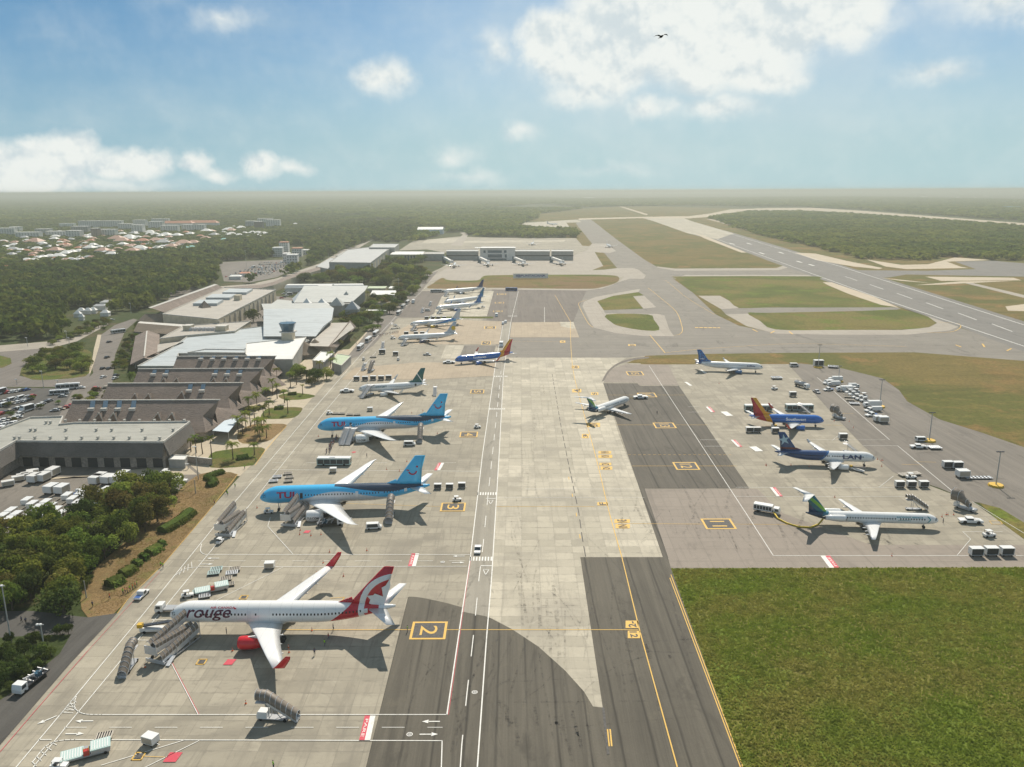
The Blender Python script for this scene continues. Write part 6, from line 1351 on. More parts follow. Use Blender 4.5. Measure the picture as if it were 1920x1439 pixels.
for a in ((437,862,6.5,'tall palm on the curved lawn nearest the cargo hut',1.35),(477,854,4.5,'short palm on the right of the curved lawn',.9),(455,815,6,'palm in front of the pale blue canopy',1.2),(447,812,7,'palm at the corner of the pale blue canopy',1.2),(462,808,8,'palm rising beside the canopy posts',1.2),(470,800,8,'palm behind the canopy palms',1.2),(484,818,7,'palm on the brown bed',1.3),(492,812,6,'palm at the middle of the brown bed',1.2),(500,822,5,'palm at the tip of the brown bed',1.0),
    (488,826,5,'low palm at the near edge of the brown bed',1.2),(478,798,8,'palm between the brown bed and the second lawn',1.2),(495,795,8,'palm beside the second round lawn',1.2),(505,778,6,'palm left in the second round lawn',1.1),(540,776,7,'thin tall palm in the second round lawn',.8),(568,740,5,'small bare palm in the first round lawn',.6),(468,778,8,'palm at the near corner of the shingle hall',1.2),(483,770,8,'palm at the hall corner, right one',1.2),(520,748,7,'palm at the left of the first round lawn',1.1),(534,756,6,'palm below the first round lawn',1),
    (512,742,8,'palm between two shingle halls',1.1),(500,756,7,'palm behind the second round lawn',1.1),(368,850,7,'slim palm beside the stone garden wall, left',.8),(380,852,6.5,'slim palm beside the stone garden wall, middle',.8),(397,858,8,'slim palm beside the stone garden wall, right',.9),(358,848,5,'small bright palm behind the garden wall',.8),
    (545,728,8,'palm at the foot of the round thatched roof, left',1.1),(556,722,8,'palm at the foot of the round thatched roof, right',1.1),(625,700,8,'palm by the green canopy',1.2),(620,690,9,'tall palm behind the green canopy palm',1.2),(643,622,9,'palm by the bus queue',1.1),(655,640,6,'palm near the lowest bus',1),(520,720,8,'palm by the third shingle hall',1.1),(600,702,7,'palm in the dark garden below the white canopy',1.1),(645,560,9,'palm in front of the gabled metal hall',1.1),(715,582,9,'palm near the thin white roof',1.0),(690,566,9,'palm by the brown roof',1.0)):
    palm(*a[:4], sc=a[4])
# spiky conifer-like palm by the entrance canopy
p = G(250,722); t = thing('spiky_palm', 'dark spiky palm thicket at the end of the entrance canopy', 'palm tree', (p.x, p.y, 0)); 
for i, (dx, dy, h_) in enumerate(((0,0,9),(2.5,1,7),(-2,1.5,8),(1,3,6))): o = bpy.data.objects.new('crown', PALMS[i]); COL.objects.link(o); o.parent = t; o.location = (dx, dy, h_*.6); o.scale = (.8, .8, 2.2)
# garden trees by name, (px, py, radius m, height m)
for px, py, r_, h_, lb in ((475,604,7.5,12,'big round dark tree with yellow blossom beside the cream wall'),(630,655,6,7,'tree behind the lowest parked bus'),(596,716,6,8,'dark tree below the green canopy, left'),(612,712,5,7,'dark tree below the green canopy, right'),(575,712,6,7,'tree below the white canopy'),(560,706,6,8,'tree at the foot of the thatched rondel'),(548,712,5,6,'low tree by the forecourt paving'),(585,724,4,5,'low tree at the paving edge'),(240,1,0,0,'')):
    if r_: p = G(px, py); tree(p.x, p.y, r_, h_, lb, None)
for P, st, rr, lb, gr in (([(640,628),(690,628),(740,588),(790,540),(808,518),(790,505),(768,508),(745,530),(745,560),(700,560),(680,590),(650,590)], 13.5, (5, 8), 'green garden tree between the terminal roofs and the apron road', 'garden trees along the apron road'),
        ([(560,530),(640,515),(745,512),(790,510),(775,535),(690,536),(560,532)], 18, (9, 12), 'dark tree in the belt below the big grey building', 'tree belt below the big grey building'),
        ([(716,495),(745,480),(800,490),(780,500),(720,508)], 20, (7, 10), 'dark tree beside the yellow block', 'trees beside the yellow block'),
        ([(262,660),(300,640),(262,640),(256,660)], 5, (2, 3.5), 'garden bush by the entrance canopy', 'bushes by the entrance canopy'),
        ([(60,700),(165,700),(172,670),(160,655),(90,662),(50,684)], 10, (4.5, 6.5), 'rounded dark tree on the roundabout lawn', 'trees on the roundabout lawn'),
        ([(80,655),(200,618),(210,600),(190,600),(100,640)], 7, (2.5, 4), 'roadside tree along the road bend', 'roadside trees by the bend'),
        ([(138,745),(205,738),(205,752),(140,756)], 6, (2.2, 3.4), 'leafy tree behind the first shingle hall end', 'trees at the end of the first hall'),
        ([(214,690),(236,640),(262,604),(275,640),(262,668),(236,700)], 6, (2, 3.4), 'green shrub between the approach road and the terminal', 'shrubs by the approach road'),
        ([(5,755),(60,742),(110,735),(140,740),(60,800),(20,820)], 14, (1.4, 2.4), 'small tree between rows of parked cars', 'car park trees')):
    for x, y in scatter(P, st): tree(x, y, random.uniform(*rr), random.uniform(rr[0]*1.1, rr[1]*1.4)*.95, lb, gr, name='shrub' if 'shrub' in lb else 'bush' if 'bush' in lb else 'tree', cat='shrub' if 'shrub' in lb else 'bush' if 'bush' in lb else 'tree')
# ---- woods that read as one mass
def wood(name, label, P, step, m, grow=0.0, avoid=(), hmul=1.0, lo=70):
    W_ = [G(x, y) for x, y in P]; Q = [(p.x, p.y) for p in W_]; AV = [[(lambda g_: (g_.x, g_.y))(G(x, y)) for x, y in a] for a in avoid]
    x0, x1 = min(q[0] for q in Q), max(q[0] for q in Q); y0, y1 = min(q[1] for q in Q), max(q[1] for q in Q); out = []
    temps = [leaves(rng, k, 1, 1, .26 if k > 50 else .42, 6) for k in (lo, lo, lo, lo, lo, lo)]; tl = [leaves(rng, 26, 1, 1, .46, 5) for _ in range(6)]
    y_ = y0
    while y_ < y1:
        st = step*(1+grow*max(0, y_-500)/1000); x_ = x0
        while x_ < x1:
            a, b = x_+random.uniform(-.5, .5)*st, y_+random.uniform(-.5, .5)*st
            if inpoly(a, b, Q) and not any(inpoly(a, b, A_) for A_ in AV):
                r_ = st*random.choice((random.uniform(.4, .7), random.uniform(.6, 1.15))); T = random.choice(temps if b < 1200 else tl); an = random.uniform(0, 6.28); c_, s_ = math.cos(an), math.sin(an)
                V = T*np.array([r_, r_, min(r_, 6.5)*random.uniform(.8, 1.6)*hmul]); out.append(np.stack([V[:, 0]*c_-V[:, 1]*s_+a, V[:, 0]*s_+V[:, 1]*c_+b, V[:, 2]+random.uniform(.5, 3)*hmul], 1))
            x_ += st
        y_ += st
    V = np.concatenate(out); me = quadmesh(name, V, m); o = bpy.data.objects.new(name, me); COL.objects.link(o); tag(o, label, 'wood', kind='stuff'); return len(V)//4
roads = ([(118,624),(200,612),(215,590),(205,570),(180,580),(130,582)], [(180,650),(262,600),(262,585),(200,590),(170,630)], [(165,572),(165,560),(200,545),(215,552)], [(-20,660),(100,652),(210,612),(210,600),(100,634),(-20,640)], [(405,535),(410,490),(575,484),(580,500),(520,525)], [(515,500),(515,462),(580,462),(580,492)], [(-60,512),(60,510),(150,502),(290,484),(380,472),(430,458),(500,448),(540,436),(540,418),(300,412),(-60,425)])
n1 = wood('wood', 'dense dark wood spreading left of the terminal up to the town', [(-140,700),(-140,500),(40,490),(200,478),(330,470),(420,455),(560,440),(780,410),(795,440),(740,456),(690,452),(640,472),(600,492),(560,512),(520,522),(470,532),(408,530),(283,576),(255,600),(215,600),(140,636),(60,648),(-60,655)], 8.4, M_far, .8, roads, lo=80)
n2 = wood('wood', 'dark trees standing between the houses of the town', [(-60,513),(60,511),(150,503),(290,485),(380,473),(430,459),(560,436),(700,415),(700,405),(300,408),(-140,418)], 15, M_far, .1, (), hmul=.62, lo=40)
n3 = wood('wood', 'light green wood behind the far pier and hangar', [(770,455),(840,438),(866,436),(880,440),(900,444),(1000,447),(1080,446),(1078,434),(985,430),(950,428),(985,417),(1000,413),(1010,402),(1090,392),(900,392),(700,404),(640,415),(700,412),(780,412)], 10, M_far2, .5, ([(782,442),(840,442),(842,428),(782,428)],))
n4 = wood('wood', 'wide low green wood right of the runway', [(1330,410),(1375,425),(1412,438),(1480,455),(1560,472),(1615,486),(1740,489),(1777,482),(1850,488),(2050,496),(2150,452),(1920,428),(1620,404),(1500,398),(1400,398)], 9, M_far2, .5, (), .75)
n5 = wood('wood', 'far wood along the perimeter beyond the runway', [(1400,388),(1480,388),(1620,394),(1920,416),(2150,436),(2150,400),(1920,376),(1600,370),(1100,374),(1000,382),(1090,389),(1300,386)], 30, M_far2, .0, ())
n6 = wood('wood', 'hazy wood stretching to the horizon at the left', [(-200,424),(300,408),(700,404),(1000,384),(1100,374),(900,368),(-200,372)], 34, M_far2, .0, ())
n7 = wood('bushes', 'scrubby trees beside the dark road at the lower left edge', [(-80,1160),(-80,1130),(20,1135),(60,1150),(60,1150)], 5, M_far, 0, ())
print('wood faces', n1, n2, n3, n4, n5, n6)
# tufts of the near lawn
def tufts(name, label, P, n, m, s0=.22):
    W_ = [G(x, y) for x, y in P]; Q = [(p.x, p.y) for p in W_]; x0, x1 = min(q[0] for q in Q), max(q[0] for q in Q); y0, y1 = min(q[1] for q in Q), max(q[1] for q in Q)
    A_ = []
    while len(A_) < n:
        a, b = random.uniform(x0, x1), random.uniform(y0, y1)
        if inpoly(a, b, Q): A_.append((a, b))
    A_ = np.array(A_); k = 3; B = np.repeat(A_, k, 0)+rng.normal(size=(n*k, 2))*.10; an = rng.uniform(0, 6.28, n*k); u = np.stack([np.cos(an), np.sin(an)], 1); s = s0*rng.uniform(.5, 1.3, (n*k, 1)); h = s*rng.uniform(.7, 1.5, (n*k, 1)); ln_ = rng.normal(size=(n*k, 2))*.12
    z0 = np.full((n*k, 1), .08)
    V = np.stack([np.hstack([B-u*s*.6, z0]), np.hstack([B+u*s*.6, z0]), np.hstack([B+u*s*.35+ln_, z0+h]), np.hstack([B-u*s*.35+ln_, z0+h])], 1).reshape(-1, 3)
    o = bpy.data.objects.new(name, quadmesh(name, V, m)); COL.objects.link(o); tag(o, label, 'grass', kind='stuff')
M_tuft = leafmat('grass tufts', (.25, .32, .048), (.35, .33, .085), .45, .05, False)
tufts('grass', 'rough green grass tufts covering the large lawn at the lower right', [(1259,1067),(1925,1065),(2040,1062),(2100,1470),(1404,1470),(1393,1439)], 70000, M_tuft)
tufts('grass', 'dry tufts on the brown verge beside the near wood', [(375,890),(446,890),(390,958),(305,1056),(250,1108),(215,1148),(168,1155),(230,1030),(330,925)], 6000, leafmat('dry tufts', (.34, .23, .11), (.28, .23, .08), .4, .1, False), .10)
# ------------------------------------------------------------------ ground vehicles and equipment
M_vw = mat('vehicle white', (.74, .74, .72), .35, coat=.3); M_vg = mat('vehicle silver', (.42, .43, .44), .35, .3); M_vd = mat('vehicle black', (.03, .03, .035), .35, coat=.3); M_vr = mat('vehicle red', (.45, .03, .02), .35, coat=.3); M_vb = mat('vehicle blue', (.03, .10, .32), .35, coat=.3); M_vt = mat('vehicle beige', (.45, .40, .32), .4)
M_yel = mat('safety yellow', (.62, .38, .02), .5); M_vis = mat('high visibility vest', (.30, .62, .03), .7); M_cano = mat('tan canopy cloth', (.20, .165, .13), .55, var=.15); M_gls = mat('vehicle glass', (.03, .045, .055), .1); M_rail = mat('aluminium rail', (.66, .68, .70), .35, .5); M_orange = mat('cone orange', (.65, .12, .02), .6)
M_skin = mat('skin', (.35, .20, .13), .6); M_hair = mat('dark hair', (.02, .015, .012), .8); M_hose = mat('yellow hose', (.62, .44, .03), .6); M_teal2 = mat('pale turquoise panel', (.42, .55, .52), .5)
def wheels(root, xs, ys, r, w_=.28, m=None):
    for x in xs:
        for s_ in (-1, 1):
            q = MB(); q.wheel(x, s_*ys, r, r, w_, 12); o = q.build('wheel', M_tyre, root)
def car_kind(paint_, L=4.4, W_=1.75, H=1.45, van=False, pickup=False, name='car', cat='car'):
    def f():
        t = thing(name, None, cat); h0 = .75
        b = MB()
        if pickup:
            b.xprism([(-L/2, .35), (L/2, .35), (L/2, h0+.05), (L*.24, h0+.15), (L*.15, H-.05), (-L*.12, H), (-L*.16, h0+.1), (-L/2, h0+.1)], -W_/2, W_/2)
        elif van: b.xprism([(-L/2, .35), (L/2, .35), (L/2, h0+.15), (L*.42, h0+.35), (L*.30, H-.05), (-L*.46, H), (-L/2, h0+.4)], -W_/2, W_/2)
        else: b.xprism([(-L/2, .32), (L/2, .32), (L/2, h0-.1), (L*.28, h0), (L*.12, H-.04), (-L*.22, H), (-L*.40, h0+.06), (-L/2, h0)], -W_/2, W_/2)
        b.build('body', paint_, t, .06)
        g_ = MB()
        if van: a, c_ = (L*.40, h0+.38), (L*.31, H-.12); r0, r1 = -L*.42, L*.26
        elif pickup: a, c_ = (L*.232, h0+.2), (L*.155, H-.12); r0, r1 = -L*.10, L*.13
        else: a, c_ = (L*.275, h0+.06), (L*.135, H-.1); r0, r1 = -L*.24, L*.13
        g_.poly([(a[0]+.03, -W_*.42, a[1]), (a[0]+.03, W_*.42, a[1]), (c_[0]+.03, W_*.40, c_[1]), (c_[0]+.03, -W_*.40, c_[1])])
        for s_ in (-1, 1): g_.poly([(r0, s_*(W_/2+.01), h0+.1), (r1+.12, s_*(W_/2+.01), h0+.1), (r1-.12, s_*(W_/2+.01), H-.14), (r0+.1, s_*(W_/2+.01), H-.14)])
        if not pickup: g_.poly([(-L*.43 if not van else -L/2-.01, -W_*.4, h0+.15 if not van else h0+.45), (-L*.43 if not van else -L/2-.01, W_*.4, h0+.15 if not van else h0+.45), (-L*.27 if not van else -L*.47, W_*.38, H-.08), (-L*.27 if not van else -L*.47, -W_*.38, H-.08)])
        else:
            q = MB(); q.box(-L/2+.12, -W_/2+.12, h0+.06, -L*.18, W_/2-.12, h0+.13); q.build('load_bed', M_vd if paint_ is not M_vw else M_vb, t)
        g_.build('windows', M_gls, t); wheels(t, (-L*.31, L*.32), W_/2-.08, .33)
        return t
    return Kind(f)
FLAT.add('windows_')
CARS = {c: car_kind(m) for c, m in (('white', M_vw), ('silver', M_vg), ('black', M_vd), ('red', M_vr), ('blue', M_vb), ('beige', M_vt))}
VAN = car_kind(M_vw, 4.9, 1.85, 2.05, van=True, name='van', cat='van'); PICK = car_kind(M_vw, 5.2, 1.85, 1.75, pickup=True, name='pickup_truck', cat='pickup'); PICKS = car_kind(M_vg, 5.2, 1.85, 1.75, pickup=True, name='pickup_truck', cat='pickup'); MINI = car_kind(M_vw, 5.6, 2.0, 2.5, van=True, name='minibus', cat='minibus')
def bus_kind(side, low=False, roofm=None):
    def f():
        L, W_, H = (13.0, 3.0, 3.0) if low else (11.5, 2.6, 3.1); t = thing('bus', None, 'bus'); b = MB(); b.box(-L/2, -W_/2, .35, L/2, W_/2, H); b.build('body', side, t, .15)
        q = MB(); q.box(-L/2+.15, -W_/2+.1, H, L/2-.15, W_/2-.1, H+.12); q.build('roof', roofm or M_vw, t)
        for s_ in (-1, 1):
            for i in range(5):
                q = MB(); x = -L/2+.3+i*(L-.6)/5; q.poly([(x+.08, s_*(W_/2+.012), 1.15 if not low else .8), (x+(L-.6)/5-.08, s_*(W_/2+.012), 1.15 if not low else .8), (x+(L-.6)/5-.08, s_*(W_/2+.012), H-.4), (x+.08, s_*(W_/2+.012), H-.4)]); q.build('window', M_gls, t)
        for s_ in (-1, 1): q = MB(); q.poly([(s_*(L/2+.012), -W_/2+.15, 1.1), (s_*(L/2+.012), W_/2-.15, 1.1), (s_*(L/2+.012), W_/2-.15, H-.35), (s_*(L/2+.012), -W_/2+.15, H-.35)]); q.build('windscreen', M_gls, t)
        q = MB(); q.box(-1.6, -.7, H+.12, .6, .7, H+.32); q.build('roof_unit', M_vw, t); wheels(t, (-L*.3, L*.32), W_/2-.12, .48); return t
    return Kind(f)
BUS = bus_kind(M_vw); BUSD = bus_kind(M_teal2, True); BUSB = bus_kind(M_vb, False, M_vb)
@kind
def CART():   # covered baggage cart; near-black core paints the shade inside its open sides
    t = thing('baggage_cart', None, 'baggage cart'); b = MB(); b.box(-1.35, -.75, .38, 1.35, .75, .5); b.build('deck', M_steel, t)
    b = MB(); b.box(-1.4, -.8, 1.95, 1.4, .8, 2.05); b.build('roof', M_vw, t); b = MB(); b.box(-1.35, -.75, .5, -1.29, .75, 1.95); b.build('end_panel', M_vw, t); b = MB(); b.box(1.29, -.75, .5, 1.35, .75, 1.95); b.build('end_panel', M_vw, t)
    b = MB(); b.box(-1.25, -.6, .5, 1.25, .6, 1.85); b.build('shade_core', M_wdark, t); b = MB(); b.bar((1.35, 0, .4), (2.1, 0, .25), .08); b.build('drawbar', M_steel, t); wheels(t, (-.9, .9), .62, .2, .15); return t
@kind
def BOX():    # white closed container cart
    t = thing('container_cart', None, 'container cart'); b = MB(); b.box(-1.5, -1.1, .5, 1.5, 1.1, 2.15); b.build('container', M_vw, t, .05); b = MB(); b.poly([(-1.3, -1.115, .65), (1.3, -1.115, .65), (1.3, -1.115, 1.95), (-1.3, -1.115, 1.95)]); b.build('panel', M_vt, t); b = MB(); b.bar((1.5, 0, .45), (2.4, 0, .3), .1); b.build('drawbar', M_steel, t); wheels(t, (-1, 1), .9, .25, .2); return t
def dolly_kind(m):
    def f():
        t = thing('roller_dolly', None, 'roller dolly'); b = MB(); b.box(-1.6, -1.2, .42, 1.6, -1.1, .6); b.box(-1.6, 1.1, .42, 1.6, 1.2, .6); b.box(-1.6, -1.1, .42, -1.5, 1.1, .58); b.box(1.5, -1.1, .42, 1.6, 1.1, .58); b.build('frame', m, t)
        b = MB(); b.box(-1.5, -1.1, .38, 1.5, 1.1, .42); b.build('deck', M_dark2, t)
        for i in range(7): b = MB(); b.tube([(-1.35+i*.45, -1.08, .53), (-1.35+i*.45, 1.08, .53)], .10, 8); b.build('roller', m, t)
        wheels(t, (-1.1, 1.1), .9, .22, .16); return t
    return Kind(f)
DOL = dolly_kind(M_rail); DOLG = dolly_kind(M_teal2); DOLY = dolly_kind(M_vt)
@kind
def TUG():    # little baggage tractor
    t = thing('baggage_tractor', None, 'baggage tractor'); b = MB(); b.xprism([(-1.5, .3), (1.5, .3), (1.5, .85), (.3, .95), (.2, .75), (-.7, .75), (-.8, 1.0), (-1.5, .95)], -.65, .65); b.build('body', M_vw, t, .04)
    b = MB(); b.box(-1.0, -.62, 1.75, .5, .62, 1.83); b.build('roof', M_vw, t)
    for x in (-.95, .42): b = MB(); b.bar((x, -.58, .8), (x, -.58, 1.76), .07); b.bar((x, .58, .8), (x, .58, 1.76), .07); b.build('roof_posts', M_dark2, t)
    b = MB(); b.box(-.75, -.5, .75, -.25, .5, 1.2); b.build('seat', M_vd, t); wheels(t, (-1.0, 1.05), .6, .3, .22); return t
@kind
def PUSH():   # heavy pushback tug
    t = thing('pushback_tug', None, 'pushback tug'); b = MB(); b.xprism([(-3.6, .45), (3.6, .45), (3.7, 1.15), (2.6, 1.35), (-2.4, 1.35), (-3.7, 1.2)], -1.3, 1.3); b.build('body', M_vw, t, .08)
    b = MB(); b.box(-1.4, -1.0, 1.35, .6, 1.0, 1.9); b.build('cab', M_gls, t); b = MB(); b.box(-1.6, -1.15, 1.9, .8, 1.15, 2.02); b.build('cab_roof', M_vw, t); b = MB(); b.box(1.2, -.9, 1.36, 2.5, .9, 1.5); b.build('engine_hatch', M_steel, t); wheels(t, (-2.2, 2.1), 1.12, .62, .5); return t
def truck_kind(load):
    def f():
        t = thing('service_truck', None, 'truck'); b = MB(); b.xprism([(2.2, .5), (4.2, .5), (4.25, 1.4), (3.9, 2.4), (2.2, 2.45)], -1.15, 1.15); b.build('cab', M_vw, t, .08)
        b = MB(); b.poly([(4.22, -1.0, 1.45), (4.22, 1.0, 1.45), (3.95, 1.0, 2.25), (3.95, -1.0, 2.25)])
        for s_ in (-1, 1): b.poly([(2.7, s_*1.165, 1.4), (3.9, s_*1.165, 1.4), (3.75, s_*1.165, 2.15), (2.7, s_*1.165, 2.15)])
        b.build('windscreen', M_gls, t); b = MB(); b.box(-4.0, -.9, .7, 2.2, .9, .95); b.build('chassis', M_dark2, t)
        if load == 'box': b = MB(); b.box(-4.1, -1.25, .95, 2.0, 1.25, 3.3); b.build('box_body', M_vw, t, .05)
        elif load == 'genset':
            b = MB(); b.box(-4.1, -1.2, .95, 1.9, 1.2, 2.9); b.build('unit_body', M_vw, t, .05)
            for i in range(6): b = MB(); b.poly([(-3.9+i*.95, -1.215, 1.3), (-3.1+i*.95, -1.215, 1.3), (-3.1+i*.95, -1.215, 2.5), (-3.9+i*.95, -1.215, 2.5)]); b.build('grille', M_wdark, t)
        elif load == 'tank': b = MB(); b.smooth = True; b.lathe([(-4.1, .2), (-4.05, 1.05), (1.8, 1.05), (1.85, .2)], 16, 'x', (0, 0, 2.0)); b.build('tank', M_vg, t); b = MB(); b.box(-3.5, -.3, 3.0, 1.2, .3, 3.1); b.build('walkway', M_dark2, t)
        elif load == 'gear':
            b = MB(); b.box(-4.1, -1.15, .95, 2.0, 1.15, 1.15); b.build('deck', M_vd, t)
            b = MB()
            for i in range(4): b.bar((-3.8+i*1.4, -1.0, 1.15), (-2.9+i*1.4, .9, 2.3), .22); b.bar((-3.8+i*1.4, .9, 1.15), (-3.0+i*1.4, -.9, 2.1), .2)
            b.bar((-4.0, 0, 1.3), (1.8, 0, 2.5), .3); b.build('machinery', M_steel, t); b = MB(); b.cbox(-1.5, .3, 1.15, 1.4, 1.2, .9); b.build('pump', M_wglass, t)
        else: b = MB(); b.box(-4.1, -1.2, .95, 2.0, 1.2, 1.3); b.build('flatbed', M_vg, t)
        wheels(t, (-2.6, 3.1), .98, .48, .35); return t
    return Kind(f)
TR_BOX, TR_GEN, TR_TANK, TR_GEAR, TR_FLAT = (truck_kind(k_) for k_ in ('box', 'genset', 'tank', 'gear', 'flat'))
def stairs_kind(covered=True, L=9.0, H=4.6, arch=True, truck=False):
    def f():
        t = thing('airstairs', None, 'passenger stairs'); W_ = 1.0; P0, P1 = L-2.4, H
        b = MB(); b.bar((0, -W_, .35), (P0, -W_, P1-.1), .12, .5); b.bar((0, W_, .35), (P0, W_, P1-.1), .12, .5); b.bar((0, 0, .2), (P0, 0, P1-.25), 1.9, .12); b.build('side_beam', M_rail, t)
        b = MB(); n = 18
        for i in range(n): q = i/n; b.box(q*P0, -W_+.1, .15+q*(P1-.2), (q+1/n)*P0, W_-.1, .35+q*(P1-.2)+.08)
        b.build('steps', M_steel, t); b = MB(); b.box(P0-.02, -W_-.3, P1-.12, L, W_+.3, P1+.02); b.build('platform', M_steel, t)
        if covered:
            b = MB(); b.smooth = True; rings = []
            sec = [(W_+.15, .6), (W_+.18, 1.5), (W_*.75, 2.1), (0, 2.35), (-W_*.75, 2.1), (-W_-.18, 1.5), (-W_-.15, .6)]
            for x, z in ((.1, .1), (P0*.5, P1*.5), (P0, P1-.05), (L+.05, P1)): rings.append([(x, yy, z+zz) for yy, zz in sec])
            b.loft(rings, cap=False, closed=False); b.build('canopy', M_cano, t)
            for i in range(9):
                q = i/8*L; z = min(P1, q/P0*P1); b = MB(); b.tube([(q, yy*1.02, z+zz+.04) for yy, zz in sec], .055, 5); b.build('rib', M_rail, t)
        else:
            for s_ in (-1, 1): b = MB(); b.tube([(0, s_*W_, 1.3), (P0, s_*W_, P1+1.1), (L, s_*W_*1.25, P1+1.1)], .05, 5); [b.tube([(i/6*P0, s_*W_, i/6*P1+.2), (i/6*P0, s_*W_, i/6*P1+1.3)], .04, 4) for i in range(7)]; b.build('handrail', M_rail, t)
        b = MB(); b.box(P0*.35, -.9, .4, L-.2, .9, .62); b.bar((P0*.95, -.8, .6), (P0*.95, -.8, P1-.2), .15); b.bar((P0*.95, .8, .6), (P0*.95, .8, P1-.2), .15); b.bar((P0*.5, .8, .6), (P0*.93, .8, P1-.4), .12); b.bar((P0*.5, -.8, .6), (P0*.93, -.8, P1-.4), .12); b.build('undercarriage', M_vg, t)
        if truck: b = MB(); b.xprism([(L-2.2, .5), (L+.1, .5), (L+.1, 1.4), (L-.2, 2.1), (L-2.2, 2.1)], -1, 1); b.build('cab', M_vw, t, .06)
        wheels(t, (P0*.42, L-.8), .85, .38, .28); return t
    return Kind(f)
STC, STO, STT, STL = stairs_kind(True), stairs_kind(False), stairs_kind(True, truck=True), stairs_kind(False, 6.0, 3.0)
@kind
def RAMP():   # three-flight covered boarding ramp
    t = thing('boarding_ramp', None, 'boarding ramp'); L, lw = 12.0, 1.45; fl = ((0, .6, 2.0, 1), (1, 3.3, 2.0, 1), (2, 3.3, 4.9, 1))
    for k_, z0, z1, _ in fl:
        y0 = -2.2+k_*lw; b = MB(); b.xprism([(0, z0-.15), (L, z1-.15), (L, z1), (0, z0)], y0+.05, y0+lw-.05); b.build('floor', M_steel, t)
        b = MB(); b.xprism([(0, z0-.4), (L, z1-.4), (L, z1+.75), (0, z0+.75)], y0-.04, y0+.04); b.build('side_panel', M_rail, t)
        b = MB(); b.poly([(0, y0+.1, z0+1.5), (L, y0+.1, z1+1.5), (L, y0+lw*.5, z1+2.15), (0, y0+lw*.5, z0+2.15)]); b.poly([(0, y0+lw*.5, z0+2.15), (L, y0+lw*.5, z1+2.15), (L, y0+lw-.1, z1+1.5), (0, y0+lw-.1, z0+1.5)]); b.poly([(0, y0, z0+.75), (L, y0, z1+.75), (L, y0+.1, z1+1.5), (0, y0+.1, z0+1.5)]); b.build('canopy', M_cano, t)
        b = MB()
        for i in range(12): x = L*i/11; z = z0+(z1-z0)*i/11; b.tube([(x, y0, z+.7), (x, y0+.08, z+1.54), (x, y0+lw*.5, z+2.2), (x, y0+lw-.08, z+1.54)], .05, 4)
        b.build('ribs', M_rail, t)
    b = MB(); b.box(-.1, -2.65, .3, .1, 2.5, 1.1); b.box(-.1, -.9, 2.2, .1, 2.5, 4.2); b.build('front_panel', M_rail, t)
    b = MB(); b.box(.2, -2.6, .35, L+.1, -2.4, .6); b.box(.2, 2.2, .35, L+.1, 2.4, .6)
    for x in (L*.35, L*.7, L-.1):
        for yy in (-2.5, 2.3): b.bar((x, yy, .5), (x, yy, 2.5 if x < 9 else 4.7), .14)
    b.build('frame', M_vg, t); b = MB(); b.bar((0, -3.4, .2), (3.0, -2.6, .85), .9, .2); b.build('entry_slope', M_rail, t); wheels(t, (1.6, L-1.4), 2.2, .42, .3); return t
@kind
def LOADER():   # main-deck cargo loader with two roller platforms
    t = thing('cargo_loader', None, 'cargo loader'); b = MB(); b.box(-5.2, -1.9, .5, 5.0, 1.9, 1.0); b.build('chassis', M_vg, t)
    for x0, x1, z in ((-5.4, -.6, 1.15), (.9, 5.2, 1.9)):
        b = MB(); b.box(x0, -2.0, z-.25, x1, 2.0, z); b.build('platform', M_teal2, t); n = int((x1-x0)/.55)
        for i in range(n): q = MB(); q.box(x0+.25+i*.55, -1.7, z+.002, x0+.45+i*.55, 1.7, z+.07); q.build('roller_bar', M_vw, t)
    b = MB(); b.box(1, -1.9, 1.0, 5.1, 1.9, 1.6); b.build('side_skirt', M_vg, t); b = MB(); b.cbox(.1, -1.7, 1.0, 1.2, 1.0, 1.3); b.build('operator_stand', M_vr, t)
    b = MB(); [b.tube([(x, yy, 1.0), (x, yy, 2.9)], .05, 5) for x in (-.5, .7) for yy in (-2, -1.2)]; b.tube([(-.5, -2, 2.9), (.7, -2, 2.9), (.7, -1.2, 2.9)], .05, 5); b.build('guard_rail', M_yel, t); wheels(t, (-4, 4), 1.7, .45, .4); return t
@kind
def BELT():
    t = thing('belt_loader', None, 'belt loader'); b = MB(); b.xprism([(-3.4, .5), (3.2, .5), (3.2, .9), (1.0, 1.1), (-2.2, 1.1), (-2.3, 1.5), (-3.4, 1.5)], -1.0, 1.0); b.build('body', M_vw, t, .05)
    b = MB(); b.bar((-3.8, .2, 1.4), (4.2, .2, 2.6), 1.1, .3); b.build('belt', M_vd, t); b = MB(); b.cbox(-3.3, -.4, 1.5, 1.2, 1.2, .9); b.build('cab', M_yel, t); b = MB(); [b.tube([(-3.6+i*1.5, -.35, 1.6+i*.22), (-3.6+i*1.5, -.35, 2.3+i*.22)], .04, 4) for i in range(6)]; b.tube([(-3.6, -.35, 2.3), (3.9, -.35, 3.4)], .04, 4); b.build('handrail', M_steel, t); wheels(t, (-2.3, 2.2), .85, .42, .3); return t
